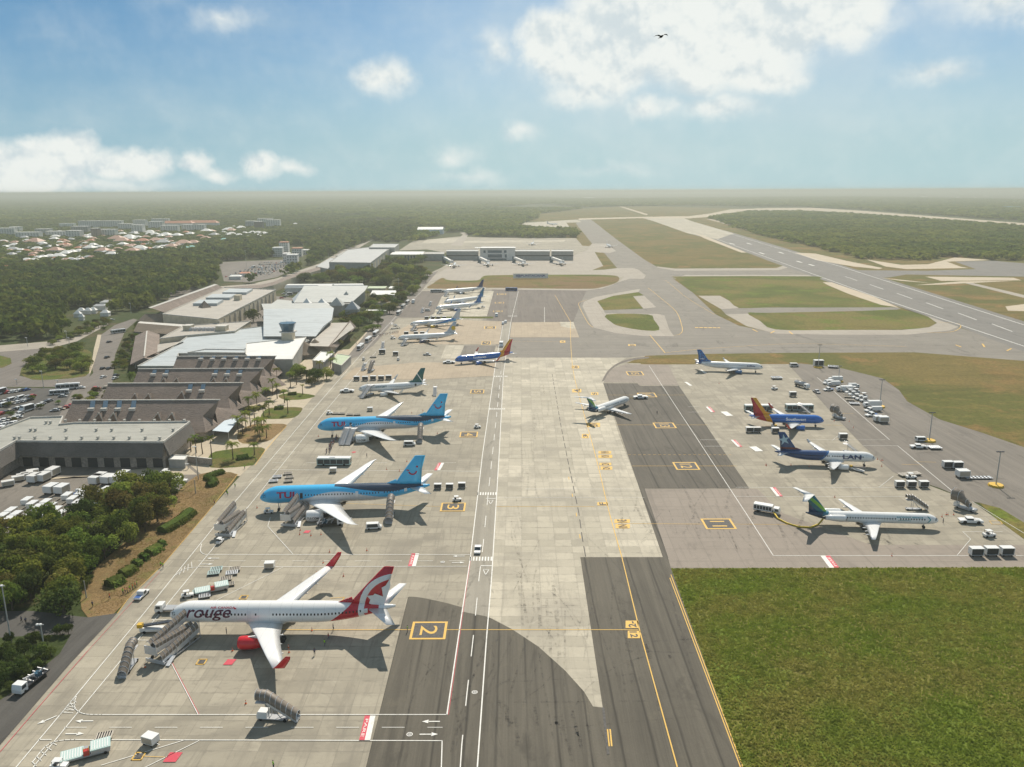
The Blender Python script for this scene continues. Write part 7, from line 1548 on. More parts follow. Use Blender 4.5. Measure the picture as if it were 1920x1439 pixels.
@kind
def HILOADER():  # white van body with raised canopy (ambulift / covered stair head)
    t = thing('canopied_airstairs', None, 'passenger stairs'); b = MB(); b.xprism([(-4.4, .4), (3.6, .4), (3.6, 1.3), (3.0, 1.5), (-4.4, .9)], -1.1, 1.1); b.build('chassis', M_vg, t, .05)
    b = MB(); b.smooth = True; sec = [(1.2, .2), (1.6, 1.4), (1.2, 2.5), (0, 2.9), (-1.2, 2.5), (-1.6, 1.4), (-1.2, .2)]; b.loft([[(x, yy*s_, z+zz*s_) for yy, zz in sec] for x, z, s_ in ((-5.4, 2.9, 1.6), (-2.8, 2.9, 1.5), (-1.6, 2.8, .85), (1.2, 1.2, .7))], cap=False, closed=False); b.build('canopy', M_cano, t)
    b = MB()
    for x, z, s_ in ((-5.4, 2.9, 1.62), (-2.8, 2.9, 1.52), (-.2, 2.1, .8), (1.2, 1.2, .72)): b.tube([(x, yy*s_, z+zz*s_) for yy, zz in sec], .07, 5)
    b.build('ribs', M_rail, t); b = MB(); b.bar((3.2, 0, .7), (-2.8, 0, 3.0), 1.8, .25); b.box(-5.4, -1.3, 2.9, -2.7, 1.3, 3.05); b.build('steps', M_rail, t); b = MB(); b.bar((-3.4, .9, .8), (-3.4, .9, 3.4), .2); b.bar((-3.4, -.9, .8), (-3.4, -.9, 3.4), .2); b.build('posts', M_steel, t)
    b = MB(); b.cbox(-3.9, 0, .6, 1.5, 2.1, 1.5); b.build('cab', M_vw, t, .06); wheels(t, (-3.0, 2.2), 1.0, .42, .3); return t
@kind
def CONE():
    t = thing('traffic_cone', None, 'traffic cone'); b = MB(); b.lathe([(0, .28), (.05, .28), (.06, .17), (.95, .05), (.96, .01)], 10, 'z'); b.build('cone', M_orange, t); b = MB(); b.lathe([(.4, .135), (.6, .105)], 10, 'z', cap=False); b.build('stripe', M_vw, t); return t
def P_(k_, px, py, deg, label, group=None, sc=None, ey=0):
    g_ = G(px, py); o = k_((g_.x, g_.y, GZ), R(deg), label, group, sc); o['label'] = label
    if group and 'group' not in o: o['group'] = group
    return o
# ---- stands on the left
P_(RAMP, 291, 1246, 71, 'three-flight covered boarding ramp leading up to the door of the red-tailed airliner')
P_(RAMP, 541, 989, 82, 'three-flight covered boarding ramp at the nearer sky blue airliner')
P_(RAMP, 418, 1008, 84, 'three-flight covered boarding ramp parked empty by the head-of-stand road')
P_(TUG, 413, 1019, 84, 'small dark tractor hitched to the empty boarding ramp')
P_(STC, 229, 1274, 93, 'arched covered stairs standing alone left of the red-tailed airliner', sc=.82)
P_(STT, 560, 1352, 174, 'covered stairs truck parked over the dashed line below the red-tailed airliner', sc=.92)
P_(STC, 729, 984, 92, 'covered stairs with yellow foot at the rear door of the nearer sky blue airliner', sc=1.0)
P_(STC, 787, 832, 92, 'covered stairs at the rear door of the farther sky blue airliner', sc=.95)
P_(STO, 640, 836, 80, 'open stairs with the queue at the farther sky blue airliner', sc=1.15); P_(STO, 651, 836, 80, 'second open stairs flight beside the queue at the farther sky blue airliner', sc=1.1)
P_(STO, 677, 748, 64, 'open stairs at the front door of the teal-finned airliner'); P_(STO, 815, 744, 92, 'open stairs at the rear door of the teal-finned airliner', sc=.8)
P_(STO, 753, 650, 66, 'open stairs at the sun-tailed airliner', sc=.9); P_(STO, 771, 622, 62, 'open stairs at the yellow-engined airliner', sc=.9); P_(STO, 820, 590, 60, 'open stairs at the nearest of the three close-parked airliners', sc=.9)
P_(STO, 834, 568, 60, 'open stairs at the middle of the three close-parked airliners', sc=.9); P_(STO, 833, 557, 60, 'open stairs at the farthest of the three close-parked airliners', sc=.9)
P_(STC, 692, 700, 80, 'covered stairs parked on the apron behind the bus stop', sc=.9); P_(STO, 679, 697, 80, 'open stairs parked left of covered ones behind the five carts', sc=.8); P_(STO, 717, 655, 92, 'tall stairs parked in front of the passengers in line', sc=.8)
P_(BELT, 292, 1185, 2, 'belt loader with a yellow cab beside the boarding ramp of the red-tailed airliner')
P_(TR_FLAT, 325, 1148, 180, 'truck with a dark flat bed behind the nose of the red-tailed airliner')
P_(PICK, 266, 1119, 86, 'white pickup with a blue load driving up the head-of-stand road')
P_(TR_GEAR, 60, 1284, -100, 'white-cabbed service truck carrying machinery on the dark side road')
P_(TR_GEAR, 619, 986, 12, 'hydrant truck half in shade under the wing of the nearer sky blue airliner')
P_(VAN, 701, 992, 8, 'white van standing right of the hydrant truck'); P_(VAN, 768, 836, 2, 'white van at the rear stairs of the farther sky blue airliner')
P_(PICK, 896, 1034, -92, 'white pickup about to cross the zebra on the service road'); P_(TUG, 504, 963, 5, 'small tractor under the nose of the nearer sky blue airliner')
P_(LOADER, 398, 1108, 24, 'cargo loader behind the tail road, with a yellow stripe', sc=.8); P_(LOADER, 163, 1415, 26, 'cargo loader with two roller decks at the bottom left corner')
P_(TUG, 112, 1441, 0, 'tractor with a white roof cut by the bottom edge'); P_(BOX, 506, 1066, 5, 'white container cart near the far wingtip of the red-tailed airliner', sc=.9); P_(BOX, 283, 1395, -20, 'white container cart by the bottom road line'); P_(BOX, 625, 886, 4, 'white container cart between the apron bus and the blue fuselage', sc=.85); P_(BOX, 694, 771, 4, 'white container cart behind the farther sky blue airliner', sc=.85)
for i, (k_, px, py, lb) in enumerate(((DOLG,406,1070,'upper green roller dolly of the pair left of the pale one'),(DOLG,401,1077,'lower green roller dolly of the pair left of the pale one'),(DOLY,440,1070,'pale roller dolly right of the green pair'),(DOL,435,1077,'silver roller dolly below the pale one'),(DOLY,424,1088,'roller dolly partly on the loader'),
    (DOL,520,896,'left roller dolly of the block behind the blue nose'),(DOLY,540,890,'back roller dolly of the block behind the blue nose'),(DOLY,543,897,'middle roller dolly of the block behind the blue nose'),(DOL,513,904,'low left roller dolly by the blue nose'),(DOLY,541,904,'low right roller dolly by the blue nose'),(DOLY,196,1384,'empty tan dolly frame above the bottom loader'))): P_(k_, px, py, 14, lb, 'roller dollies on the stands')
P_(DOLG, 372, 1112, 20, 'green roller dolly left of the middle cargo loader', None, .9); P_(DOLY, 430, 1098, 20, 'tan roller dolly at the right end of the middle loader', None, .9); P_(TUG, 352, 1120, 20, 'baggage tractor left of the middle cargo loader'); P_(DOL, 384, 1120, 20, 'silver roller dolly in front of the middle cargo loader', None, .9)
P_(BUSD, 627, 872, -1, 'long low apron bus with a white roof and green-tinted sides')
P_(TUG, 618, 777, 8, 'tractor pulling a train of dollies behind the farther sky blue airliner')
for px in (630, 641, 656, 670): P_(DOLY, px, 777 if px < 650 else 779, 4, 'dolly number %s in the train behind the farther sky blue airliner' % {630:'one',641:'two',656:'three',670:'four'}[px], 'dolly train')
ordn = ('first', 'second', 'third', 'fourth', 'fifth')
for i, (px, py) in enumerate(((669,714),(685,714),(700,713),(715,713),(729,712))): P_(CART, px, py, 0, '%s covered cart from the left in the row behind the teal-finned airliner' % ordn[i], 'cart row behind the teal-finned airliner', 1.2)
for i, (px, py) in enumerate(((821,917),(843,917),(866,915))): P_(CART, px, py, 0, '%s covered cart from the left in the row by the blue tail' % ordn[i], 'cart row by the sky blue tail', .95)
P_(TUG, 857, 940, 10, 'baggage tractor above the stand number three'); P_(TUG, 895, 803, 10, 'baggage tractor by itself left of the service road'); P_(CART, 742, 667, 0, 'single covered cart below the line of passengers', None, 1.25); P_(CART, 717, 664, 0, 'covered cart near the parked tall stairs', None, 1.5); P_(TUG, 747, 676, 90, 'baggage tractor below the single cart', sc=1.1); P_(DOLY, 700, 671, 5, 'flat trailer left of the covered cart', sc=1.3); P_(TUG, 682, 676, 90, 'baggage tractor beside the parked covered stairs', sc=1.1)
P_(PUSH, 842, 682, 2, 'pushback tug at the nose of the blue airliner on the service road'); P_(PUSH, 651, 736, 4, 'pushback tug waiting left of the teal-finned airliner'); P_(PICKS, 801, 667, -8, 'silver pickup between the tan stands'); P_(MINI, 940, 650, -92, 'white minibus on the service road behind the blue tail', sc=1.3); P_(MINI, 931, 594, -92, 'dark-fronted van on the worn stand', sc=1.1)
P_(VAN, 943, 609, -92, 'van leading two on the service lane'); P_(VAN, 948, 606, -92, 'second van on the service lane'); P_(VAN, 802, 584, 3, 'van on the dark stand left of the three airliners'); P_(STO, 805, 575, 80, 'stairs parked on the dark stand, upper pair', sc=.8); P_(STO, 790, 588, 80, 'stairs parked on the dark stand, lower pair', sc=.8); P_(TUG, 906, 577, 0, 'tractor under the nearest blue tail', sc=1.2); P_(TUG, 737, 636, 0, 'tractor left of the sun-tailed airliner', sc=1.2)
for i, px in enumerate((762, 780, 792)): P_(CART, px, 628.5, 0, '%s cart in the row behind the sun-tailed airliner' % ordn[i], 'carts behind the sun-tailed airliner', 1.2)
for i, px in enumerate((800, 812, 822, 833)): P_(CART, px, 599.5, 0, '%s cart in the row behind the yellow-engined airliner' % ordn[i], 'carts behind the yellow-engined airliner', 1.2)
P_(STO, 750, 616, 200, 'white stairs truck behind the yellow-engined airliner', sc=.8); P_(VAN, 833, 549, 0, 'vans by the farthest of the three airliners', sc=1.2)
for i, (px, py, lb) in enumerate(((676,655,'lowest of three white buses waiting by the forecourt'),(691,641,'middle of three white buses waiting by the forecourt'),(705,629,'upper of three white buses, meeting the line of passengers'),(748,590,'lowest of three white buses farther up the apron road'),(756,578,'middle of three white buses farther up the apron road'),(764,570,'upper of three white buses farther up the apron road'))): P_(BUS, px, py, -93, lb, 'white buses on the apron road', 1.0)
P_(MINI, 775, 569, -90, 'white minibus heading down the apron road'); P_(BUS, 818, 549, 3, 'green-sided bus by the end of the grass island', sc=1.05); P_(BUSB, 959, 546, -10, 'dark blue bus parked at the top of the service lane', sc=1.1)
P_(CARS['silver'], 742, 612, -90, 'silver car on the apron road left of the airliners')
# ---- right side
P_(PUSH, 1201, 748, 2, 'pushback tug at the nose of the slanted T-tailed airliner'); P_(TR_GEN, 1437, 962, -28, 'air-conditioning truck with louvred white body at the end of the yellow hose')
P_(BUSD, 1421, 771, -1, 'white-roofed bus behind the red and orange tail', sc=1.0); P_(BUSD, 1498, 770, -1, 'white-roofed bus behind the nose of the right-hand blue airliner', sc=1.0)
P_(STO, 1519, 776, 140, 'open stairs behind the right-hand blue airliner', sc=.7)
for i, (px, py) in enumerate(((1405,811),(1419,811))): P_(CART, px, py, 0, '%s cart below the striped tail' % ordn[i], 'carts below the striped tail', 1.15)
P_(CART, 1453, 812, 0, 'cart being loaded under the rear of the right-hand blue airliner', None, 1.15); P_(BELT, 1451, 801, 80, 'belt loader at the rear hold of the right-hand blue airliner', sc=.8); P_(CART, 1580, 824, 0, 'cart standing alone by the white bay line', None, 1.25); P_(CART, 1486, 744, 0, 'cart alone behind the two white-roofed buses', None, 1.25)
P_(TUG, 1452, 731, 10, 'baggage tractor between the two rear stands', sc=1.1); P_(DOL, 1456, 711, 0, 'low flat trailer beside the blue-finned airliner', sc=1.8); P_(TR_TANK, 1503, 727, -65, 'dark refuelling truck with red front', sc=1.1); P_(PICKS, 1531, 737, -80, 'grey pickup beside the refuelling truck')
P_(HILOADER, 1574, 786, -65, 'canopied stairs vehicle standing on the dark service area', sc=.8); P_(HILOADER, 1812, 957, -55, 'canopied stairs vehicle behind the nose of the T-tailed airliner', sc=.85)
P_(STC, 1738, 957, 176, 'covered stairs at the nose of the long T-tailed airliner', sc=.78); P_(STO, 1610, 852, 140, 'open stairs behind the star-tailed airliner', sc=.7); P_(BELT, 1608, 884, -48, 'belt loader under the front of the star-tailed airliner', sc=.75)
P_(PUSH, 1819, 981, -6, 'pushback tug right of the long T-tailed airliner', sc=.95); P_(TUG, 1854, 1007, 8, 'baggage tractor above the row of three big carts', sc=1.2)
for i, (px, py) in enumerate(((1686,914),(1708,914),(1731,914))): P_(CART, px, py, 0, '%s cart in the row below the roller trailers' % ordn[i], 'carts behind the long T-tailed airliner', 1.15)
for i, (px, py) in enumerate(((1829,1043),(1857,1042),(1886,1042))): P_(CART, px, py, 0, '%s of three big carts on the bottom edge of the stand' % ordn[i], 'big carts at the edge of the stand', 1.3)
P_(TUG, 1708, 898, 0, 'tractor in front of the roller trailers', sc=1.2); P_(DOLY, 1696, 893, 10, 'left yellowish roller trailer', sc=1.3); P_(DOLY, 1714, 891, 10, 'right yellowish roller trailer', sc=1.3)
P_(VAN, 1727, 828, 0, 'white car parked at the foot of the middle light mast'); P_(PUSH, 1722, 841, -4, 'white tug with a flat rear by the middle light mast', sc=.9); P_(DOL, 1752, 842, 0, 'white flat trailer joined to the tug by the light mast', sc=1.5)
P_(CART, 1776, 878, 0, 'left big cart of the joined pair in the service area', None, 1.35); P_(CART, 1794, 879, 0, 'right big cart of the joined pair in the service area', None, 1.35); P_(BOX, 1804, 896, 0, 'white container cart below the joined pair', sc=1.4); P_(DOL, 1834, 898, 0, 'long white flat trailer behind the container cart', sc=(3.0, 1, 1))
for (k_, px, py, dg, sc_, lb) in ((TR_BOX,1566,716,180,.9,'box truck at the back of the service vehicle park'),(TR_BOX,1563,724,185,.8,'second box truck in the service vehicle park'),(VAN,1553,721,200,1.2,'white van at the left end of the service vehicle park'),(TR_GEN,1583,734,180,1.0,'long louvred truck in the service vehicle park'),(PICK,1553,733,195,1.1,'white pickup at the front of the service vehicle park'),(TR_BOX,1600,727,0,.7,'small box truck behind the row of little tugs'),
    (TR_BOX,1635,764,180,1.0,'box truck by the second light mast'),(TR_BOX,1640,772,180,.75,'shorter box truck by the second light mast'),(PICK,1631,772,200,1.1,'white pickup nosing out by the second light mast'),(PICK,1634,781,195,1.2,'white pickup in front of the second light mast'),(BOX,1646,791,0,1.3,'left white container with an orange top'),(BOX,1655,793,0,1.4,'right white container with an orange top'),(VAN,1489,688,0,1.1,'small pale vehicle at the edge of the rear grass'),(CART,1534,688,0,2.0,'kiosk-like cart at the foot of the far light mast'),(DOL,1562,690,-20,1.8,'pale slab trailer at the edge of the grass'),(DOL,1602,759,-10,1.4,'tow bar trolley in front of the tug row')):
    P_(k_, px, py, dg, lb, None, sc_)
for i, (px, py) in enumerate(((1587,735),(1592,739),(1598,743),(1605,748),(1612,751),(1620,754),(1592,731),(1599,734),(1604,738),(1618,746))): P_(TUG, px, py, -170, 'little white tug in the tight row of tugs, number %s from the top left' % ('one','two','three','four','five','six','seven','eight','nine','ten')[i], 'row of little white tugs', 1.4)
for i, (px, py) in enumerate(((1590,746),(1594,752),(1589,742))): P_(DOLY, px, py, -12, 'rusty low trailer in front of the tug row, %s' % ordn[i], 'rusty trailers', 1.2)
# yellow hose
t = thing('air_hose', 'thick yellow air hose curving from the louvred truck to the T-tailed airliner', 'hose', tuple(G(1500,990))); s = MB(); s.smooth = True
pth = [(1451,961,1.2),(1458,972,.4),(1475,981,.3),(1497,988,.3),(1520,989,.3),(1535,983,.4),(1541,976,1.2),(1544,972,2.0)]; pth = [G(*p)-t.location for p in pth]; s.tube(pth, .28, 8); s.build('hose', M_hose, t)
# tow bar for the slanted one
t = thing('tow_bar', 'thin tow bar between the slanted airliner and its tug', 'tow bar', tuple(G(1184,747))); s = MB(); a, b = G(1177,750)-t.location, G(1188,748)-t.location; s.tube([a+Vector((0,0,.6)), b+Vector((0,0,.6))], .12, 5); s.build('bar', M_yel, t)
# light masts and lamp posts
def mast(px, py, top, label, base=True, heads=4, r_=.16, group=None):
    g_ = G(px, py); zt = CAM_H-g_.y*math.tan(PITCH+math.atan((top-719.5)/FPX)); t = thing('light_mast' if base else 'lamp_post', label, 'light mast' if base else 'lamp post', (g_.x, g_.y, 0), 0, group)
    s = MB(); s.tube([(0, 0, 0), (0, 0, zt)], [r_*1.5, r_], 7); s.build('pole', M_pole, t)
    s = MB(); s.bar((-heads*.35, 0, zt), (heads*.35, 0, zt), .15); s.build('crossbar', M_pole, t)
    for i in range(heads): s = MB(); s.cbox(-heads*.32+i*.72, -.15, zt+.02, .5, .5, .3); s.build('lamp', M_vd if base else M_vw, t)
    if base: s = MB(); s.lathe([(0, 2.6), (.75, 2.4), (.76, .1)], 10, 'z'); s.build('base', M_yel, t)
for a in ((1867,912,852,'light mast with yellow base nearest the right edge'),(1742,828,778,'light mast with yellow base beside the white tug'),(1649,764,716,'light mast with yellow base by the box trucks'),(1534,690,650,'light mast at the edge of the rear grass'),(1572,716,690,'short light mast behind the service vehicle park')): mast(*a, group='light masts of the right stands')
for a in ((162,1122,1086,'white post at the edge of the near wood'),(83,1216,1168,'double-armed lamp post by the dark side road'),(22,1210,1095,'tall lamp post at the left edge of the side road'),(367,926,897,'pale post on the dry verge'),(372,900,836,'tall lamp post in front of the cargo building'),(82,728,693,'lamp post on the roundabout lawn, lower'),(32,722,708,'double lamp post in the car park'),(109,722,710,'lamp post by the parked coach'),(52,650,630,'lamp post by the road in the wood, left'),(126,640,618,'lamp post by the road in the wood, middle'),(130,645,630,'short lamp post by the road in the wood'),(246,588,566,'lamp post left of the brown roof'),
        (462,500,468,'tall mast in the far car park'),(489,502,488,'lamp mast in the far car park, right'),(558,508,490,'lamp post on the long road'),(748,548,522,'twin lamp post by the trees of the apron road'),(353,880,868,'short light over the cream paving')): mast(*a, base=False, heads=2 if a[0] not in (162, 367) else 0, r_=.12, group='lamp posts')
for i in range(12): px = 590+i*13; py = 492-i*2.4; mast(px, py, py-12, '%s lamp post from the left along the long road to the grey building' % ('first','second','third','fourth','fifth','sixth','seventh','eighth','ninth','tenth','eleventh','twelfth')[i], False, 1, .12, 'lamp posts of the long road')
# cars on the road and in the car parks
for c_, px, py, dg, lb in (('black',201,672,80,'black car on the approach road, upper'),('black',193,693,80,'black car halfway down the approach road'),('black',205,693,80,'dark car at the kerb of the entrance canopy'),('white',194,709,80,'white car lowest on the approach road'),('black',205,643,70,'small dark car at the road bend'),('red',180,730,20,'red car between the coach and the halls'),('beige',200,729,20,'pale car right of the red one'),('silver',118,745,10,'silver car crossing below the coach'),('white',152,729,20,'white car behind the coach'),('white',210,601,40,'white car by the white tents'),('black',218,706,80,'black car under the entrance canopy'),('white',216,711,80,'white car under the entrance canopy')): P_(CARS[c_], px, py, dg, lb, 'cars on the approach road')
P_(BUS, 222, 625, 50, 'white and blue bus coming round the road bend', sc=.9); P_(BUS, 128, 730, 18, 'large white coach parked above the car park'); P_(BUS, 112, 740, 18, 'shorter bus in front of the large coach', sc=.8)
random.seed(21); cl = ['white']*9+['silver']*4+['black']*3+['red']+['blue']+['beige']; seen = {}
ORD = ('first','second','third','fourth','fifth','sixth','seventh','eighth','ninth','tenth','eleventh','twelfth')
def carrow(a, b, n, dg, where, grp):
    A_, B_ = G(*a), G(*b)
    for i in range(n):
        p = A_.lerp(B_, i/(n-1) if n > 1 else 0); c_ = random.choice(cl); key = (c_, where); seen[key] = seen.get(key, 0)+1
        k_ = random.choice((CARS[c_],)*6+(MINI, VAN)) if c_ == 'white' else CARS[c_]
        nm = 'minibus' if k_ is MINI else 'van' if k_ is VAN else 'car'
        k_((p.x, p.y, GZ), R(dg+random.uniform(-3, 3)+random.choice((0, 180))), '%s %s, %s from the left in %s' % (c_, nm, ORD[i], where), grp)
for a, b, n, dg, wh in (((0,740),(50,733),8,70,'the top row of the left car park'),((0,757),(60,745),9,70,'the second row of the left car park'),((0,764),(56,752),8,75,'the third row of the left car park'),((4,778),(40,766),6,75,'the fourth row of the left car park'),((36,778),(92,754),9,70,'the slanted row of the left car park'),((0,792),(34,784),5,10,'the fifth row of the left car park'),((0,800),(30,795),5,10,'the sixth row of the left car park'),((0,812),(26,806),4,10,'the lowest row of the left car park'),((103,772),(134,763),4,15,'the short row beside the first shingle hall'),
        ((532,552),(545,546),3,20,'the small lot beside the metal roof'),((528,560),(560,548),8,20,'the lower row beside the metal roof'),((536,546),(575,544),6,80,'the upper row beside the metal roof')): carrow(a, b, n, dg, wh, 'parked cars')
for i in range(9): carrow((424+i*9, 520-i*3.3), (505+i*4.5, 515-i*2.5), 11, 80 if i % 2 else 95, 'row %s of the far car park' % ('one','two','three','four','five','six','seven','eight','nine')[i], 'cars in the far car park')
# cargo yard: box trailers and container carts
for i, (px, py, lb) in enumerate(((66,905,'box cart standing alone in the cargo yard, left'),(82,903,'box cart in the cargo yard, second from left'),(181,908,'pair cart in the cargo yard, left'),(188,904,'pair cart in the cargo yard, rear'),(203,907,'box cart right of the pair'),(220,907,'box cart next to the trees'),(97,925,'box cart at the head of the trailer rows'),(117,926,'box cart right of the head of the rows'),(201,932,'box cart peeping over the trees'),(100,893,'box cart in the shade of the bay, left'),(232,900,'box cart in the shade of the bay, right'))): P_(BOX, px, py, 80, lb, 'carts of the cargo yard', 1.5)
for i in range(8):
    for j in range(5):
        px = -8+i*25+j*15; py = 986-i*3-j*10
        if px < 190 and (i*3+j) % 7: P_(BOX if (i+j) % 3 else DOLY, px, py, 90, 'white-topped trailer in the dense trailer rows above the near wood', 'trailer rows of the cargo yard', (1.3, 1.1, 1.0))
for i, (px, py) in enumerate(((35,903),(44,899),(52,896),(62,891),(16,912),(70,898))): P_(BOX, px, py, 35, 'white trailer in the slanted group beside the left wing, %s' % (ordn+('last',))[i], 'slanted trailer group', (1.35, 1.0, 1.0))
for px, py, k_, dg, lb in ((290,898,TR_FLAT,5,'long silver flatbed by the bay end'),(312,890,TUG,90,'white tractor at the corner hut'),(325,912,BOX,5,'white trailer on the paving by the hut'),(335,905,PICK,0,'white pickup parked near the hut'),(150,928,PICK,60,'white truck among trees of the yard'),(165,935,VAN,60,'white van half hidden by the near wood')): P_(k_, px, py, dg, lb, None, 1.2)
# ------------------------------------------------------------------ people: one continuous skinned figure each, a few poses shared
def figure(pose, top, legs, vest=None, hat=None):
    J = {'pel': (0,0,.95), 'che': (0,0,1.30), 'nek': (0,0,1.50), 'hed': (0,.02,1.66), 'hdt': (0,.01,1.78)}
    P = dict(stand=((-.10,0,.50,-.11,-.02,.06),(.10,.03,.50,.11,.02,.06),(-.25,0,1.15,-.28,.05,.90),(.25,0,1.15,.28,.05,.90)), walk=((-.09,.16,.52,-.10,.05,.08),(.09,.05,.50,.10,-.28,.10),(-.24,-.10,1.17,-.25,-.05,.93),(.24,.10,1.17,.25,.25,.98)), point=((-.10,0,.50,-.13,-.02,.06),(.10,.03,.50,.13,.02,.06),(-.25,.05,1.2,-.30,.30,1.25),(.30,0,1.35,.55,.1,1.55)))[pose]
    v = [J['pel'], J['che'], J['nek'], J['hed'], J['hdt']]; r_ = [.15, .17, .06, .10, .06]; e = [(0,1),(1,2),(2,3),(3,4)]
    for s_, (kx, ky, kz, fx_, fy, fz) in zip((-1, 1), P[:2]):
        b = len(v); v += [(s_*.09, 0, .88), (kx, ky, kz), (fx_, fy, fz), (fx_, fy+.15, .04)]; r_ += [.10, .065, .045, .035]; e += [(0, b), (b, b+1), (b+1, b+2), (b+2, b+3)]
    for s_, (ex, ey, ez, hx, hy, hz) in zip((-1, 1), P[2:]):
        b = len(v); v += [(s_*.19, 0, 1.42), (ex, ey, ez), (hx, hy, hz), (hx, hy+.04, hz-.10)]; r_ += [.06, .045, .035, .03]; e += [(1, b), (b, b+1), (b+1, b+2), (b+2, b+3)]
        for k_ in range(3): v.append((hx+s_*(.0)+(k_-1)*.022, hy+.05, hz-.17)); r_.append(.011); e.append((b+3, len(v)-1))
    me = bpy.data.meshes.new('body'); me.from_pydata(v, e, []); o = bpy.data.objects.new('body', me); COL.objects.link(o)
    sk = o.modifiers.new('skin', 'SKIN'); 
    for i, q in enumerate(me.skin_vertices[0].data): q.radius = (r_[i], r_[i]*(.72 if i < 2 else 1)); q.use_root = (i == 0)
    sb = o.modifiers.new('sub', 'SUBSURF'); sb.levels = 1; sb.render_levels = 1
    bpy.context.view_layer.update(); m2 = bpy.data.meshes.new_from_object(o.evaluated_get(bpy.context.evaluated_depsgraph_get())); bpy.data.objects.remove(o)
    m2.materials.clear()
    for q in (legs, vest or top, M_skin, top): m2.materials.append(q)
    for p in m2.polygons:
        c_ = p.center; p.material_index = 0 if c_.z < .96 and abs(c_.x) < .21 else 2 if c_.z > 1.52 or (c_.z < 1.06 and abs(c_.x) > .2) else 1 if abs(c_.x) < .22 else 3; p.use_smooth = True
    hb_ = MB(); hb_.smooth = True; hb_.lathe([(1.70, .105), (1.76, .10), (1.81, .06), (1.825, .01)], 10, 'z', (0, -.01, 0)); h = hb_.build('hair', hat or M_hair); hm_ = h.data; bpy.data.objects.remove(h)
    return m2, hm_, 'hat' if hat else 'hair'
CL = [mat('cloth %s' % n_, c_, .8) for n_, c_ in (('white', (.6,.6,.58)), ('navy', (.03,.04,.10)), ('khaki', (.28,.22,.14)), ('red', (.35,.04,.04)), ('blue', (.08,.16,.32)), ('grey', (.15,.15,.16)), ('black', (.02,.02,.022)))]
FIG = {}
def person(px, py, label, look='passenger', pose='walk', yaw=None, group=None):
    k_ = (look, pose)
    if k_ not in FIG:
        if look == 'vest': FIG[k_] = figure(pose, CL[1], CL[1], M_vis)
        elif look == 'red': FIG[k_] = figure(pose, CL[3], CL[1], CL[3])
        elif look == 'dark': FIG[k_] = figure(pose, CL[1], CL[6])
        elif look == 'brown': FIG[k_] = figure(pose, CL[2], CL[1], M_orange)
        else: i = int(look[-1]) if look[-1].isdigit() else 0; FIG[k_] = figure(pose, CL[i % 6], CL[(i*2+1) % 7])
    b_, h_, hn = FIG[k_]; g_ = G(px, py); t = thing('person', label, 'person', (g_.x, g_.y, GZ), random.uniform(0, 6.28) if yaw is None else yaw, group)
    for n_, d in (('body', b_), (hn, h_)): o = bpy.data.objects.new(n_, d); COL.objects.link(o); o.parent = t
for a in ((764,1186,'person in a green vest standing beside the stand number two','vest','stand'),(616,1200,'person in red near the rear of the red-tailed airliner','red','walk'),(609,1212,'person in a green vest casting a shadow behind the red engine wing','vest','walk'),(590,1229,'person in dark clothes alone below the wing of the red-tailed airliner','dark','stand'),(625,1183,'person in dark clothes under the belly of the red-tailed airliner','dark','walk'),(425,1190,'person in dark clothes under the nose section of the red-tailed airliner','dark','stand'),
    (302,1064,'person in a green vest, left of a pair on the verge edge','vest','walk'),(306,1066,'person in a green vest, right of a pair on the verge edge','vest','stand'),(174,1139,'person in dark clothes by the corner of the dry verge','dark','walk'),(206,1124,'person in orange on the dirt path','brown','walk'),(513,1442,'person in a green vest at the bottom edge','vest','stand'),(1768,982,'person standing in front of the long T-tailed airliner nose','dark','stand'),(1232,777,'person walking on the dark asphalt stand','dark','walk'),
    (441,915,'person in a green vest walking on the apron edge','vest','walk'),(427,930,'person in a green vest by the verge, first of two','vest','walk'),(425,926,'person in a green vest by the verge, second of two','vest','stand'),(402,946,'person in red at the verge edge','red','walk'),(459,880,'person in a green vest by the forecourt entrance','vest','walk'),(480,866,'person in a green vest at the tip of the curved lawn','vest','stand'),(688,858,'person in dark clothes under the blue wing shadow','dark','walk'),
    (41,1168,'person in dark clothes at the side road crossing, left','dark','walk'),(49,1170,'person in dark clothes at the side road crossing, right','dark','stand'),(1086,735,'person on the pale strip near the slanted airliner','dark','stand')): person(*a)
for i, (px, py) in enumerate(((231,1115),(235,1113),(239,1113),(244,1109),(249,1106),(254,1103),(257,1100))): person(px, py, 'worker in a bright vest, %s from the left in the row on the verge' % ('first','second','third','fourth','fifth','sixth','last')[i], 'brown' if i % 3 else 'vest', 'walk' if i % 2 else 'stand', group='workers on the verge')
random.seed(4)
for i in range(36):
    q = i/36; person(614+q*14+random.uniform(-3.5, 3.5) if q < .6 else 622+(q-.6)*30+random.uniform(-2, 2), 852-q*30+random.uniform(-1.5, 1.5), 'passenger in the crowd walking from the farther sky blue airliner to the bus', 'passenger%d' % (i % 6), 'walk' if i % 3 else 'stand', group='passengers walking to the apron bus')
for i in range(20): person(711+i*1.9+random.uniform(-.6, .6), 631-i*.35+random.uniform(-.6, .6), 'passenger in the line crossing the apron road by the buses', 'passenger%d' % (i % 6), 'walk', group='passengers crossing the apron road')
for i, (px, py) in enumerate(((660,636),(664,635),(667,637),(671,635),(675,635),(668,647),(682,634),(656,639))): person(px, py, 'passenger waiting on the forecourt beside the buses', 'passenger%d' % (i % 6), 'stand', group='passengers on the forecourt')
for i, (px, py) in enumerate(((412,1076+208),(0,0))[:0]): pass
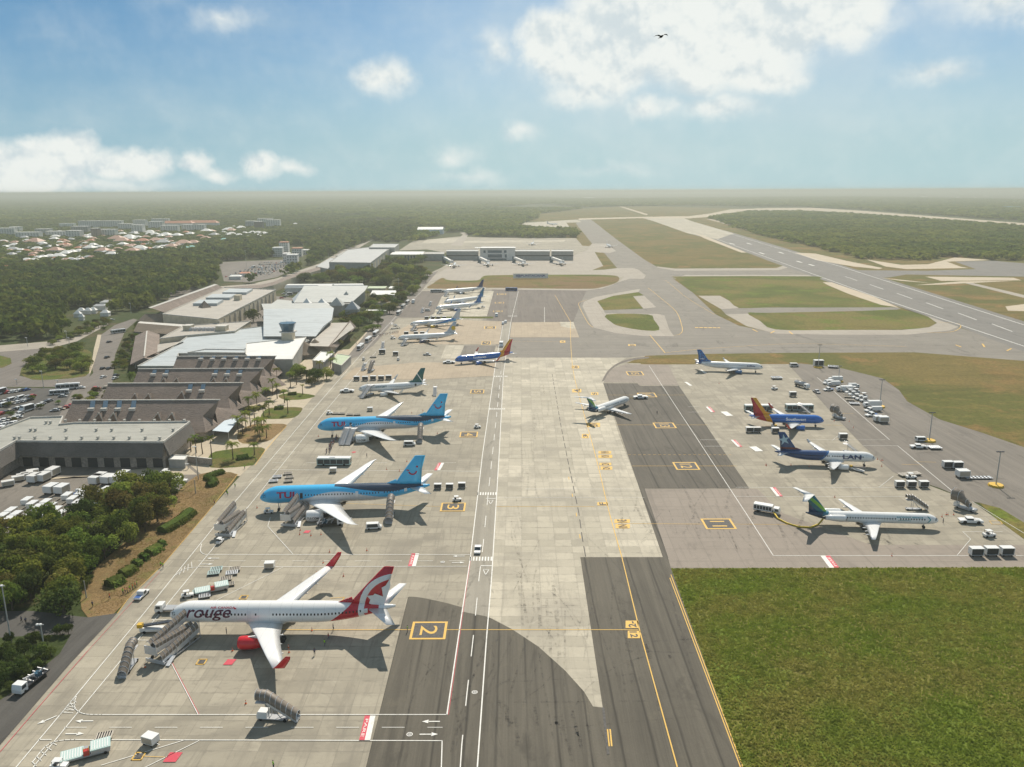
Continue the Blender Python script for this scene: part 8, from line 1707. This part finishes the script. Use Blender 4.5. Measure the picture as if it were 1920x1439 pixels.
for i, (px, py) in enumerate(((461,1320),(436,1221),(272,1252),(542,1224),(541,1215),(585,1183),(606,1056),(688,1033),(618,1036),(644,1081),(594,1077),(583,1005),(562,1003),(563,995),(602,1003),(482,953),(597,819),(763,866),(749,884),(725,881),(1592,791),(1600,803),(1564,790),(1517,876),(1483,873),(1645,862),(1652,865),(1655,864),(1653,875),(1565,933),(1437,874),(1672,1043),(1766,970),(1774,966),(1777,966),(1788,966),(1380,690),(1348,720),(772,775),(820,814),(793,771),(1436,873))): P_(CONE, px, py, 0, 'small orange traffic cone set out on the stands around the parked airliners', 'traffic cones', .9)
# bird crossing the clouds
d = ray(1240, 69).normalized(); bp = Vector((0, 0, CAM_H))+d*21
t = thing('bird', 'dark bird gliding in front of the big white cloud', 'bird', tuple(bp), R(15)); s = MB(); s.smooth = True; M_bird = mat('dark feathers', (.02, .018, .016), .8)
s.lathe([(-.34, .02), (-.2, .07), (0, .10), (.16, .08), (.24, .05), (.30, .055), (.36, .03), (.44, .008)], 8, 'x')
for s_ in (-1, 1): s.loft([[(x+dx, s_*y_, z+.012*q) for x, q in ((c_, 0), (c_*.3, 1.5), (-c_*.6, .3), (-c_, -.2))] for y_, z, c_, dx in ((.04, .02, .14, 0), (.30, .14, .14, .02), (.52, .13, .11, -.04), (.66, .05, .03, -.12))])
s.loft([[(-.30, -.03, 0), (-.30, .03, 0), (-.30, .03, .01), (-.30, -.03, .01)], [(-.52, -.09, 0), (-.52, .09, 0), (-.52, .09, .01), (-.52, -.09, .01)]]); s.build('body', M_bird, t); t.scale = (.28,)*3; t.rotation_euler = (R(8), R(-6), R(-75))
# ------------------------------------------------------------------ the air: one even volume round everything
hb = MB(); hb.box(-46000, -450, -1, 46000, 71000, 109); hz = hb.build('haze', [])
hm = bpy.data.materials.new('haze air'); hm.use_nodes = True; g = NT(hm.node_tree); g.n.clear()
vo = g.new('ShaderNodeVolumePrincipled', {'Color': (.60, .63, .59, 1), 'Density': 0.00017, 'Anisotropy': 0.25})
g.l.new(vo.outputs[0], g.new('ShaderNodeOutputMaterial').inputs['Volume'])
hz.data.materials.append(hm); hz['kind'] = 'stuff'
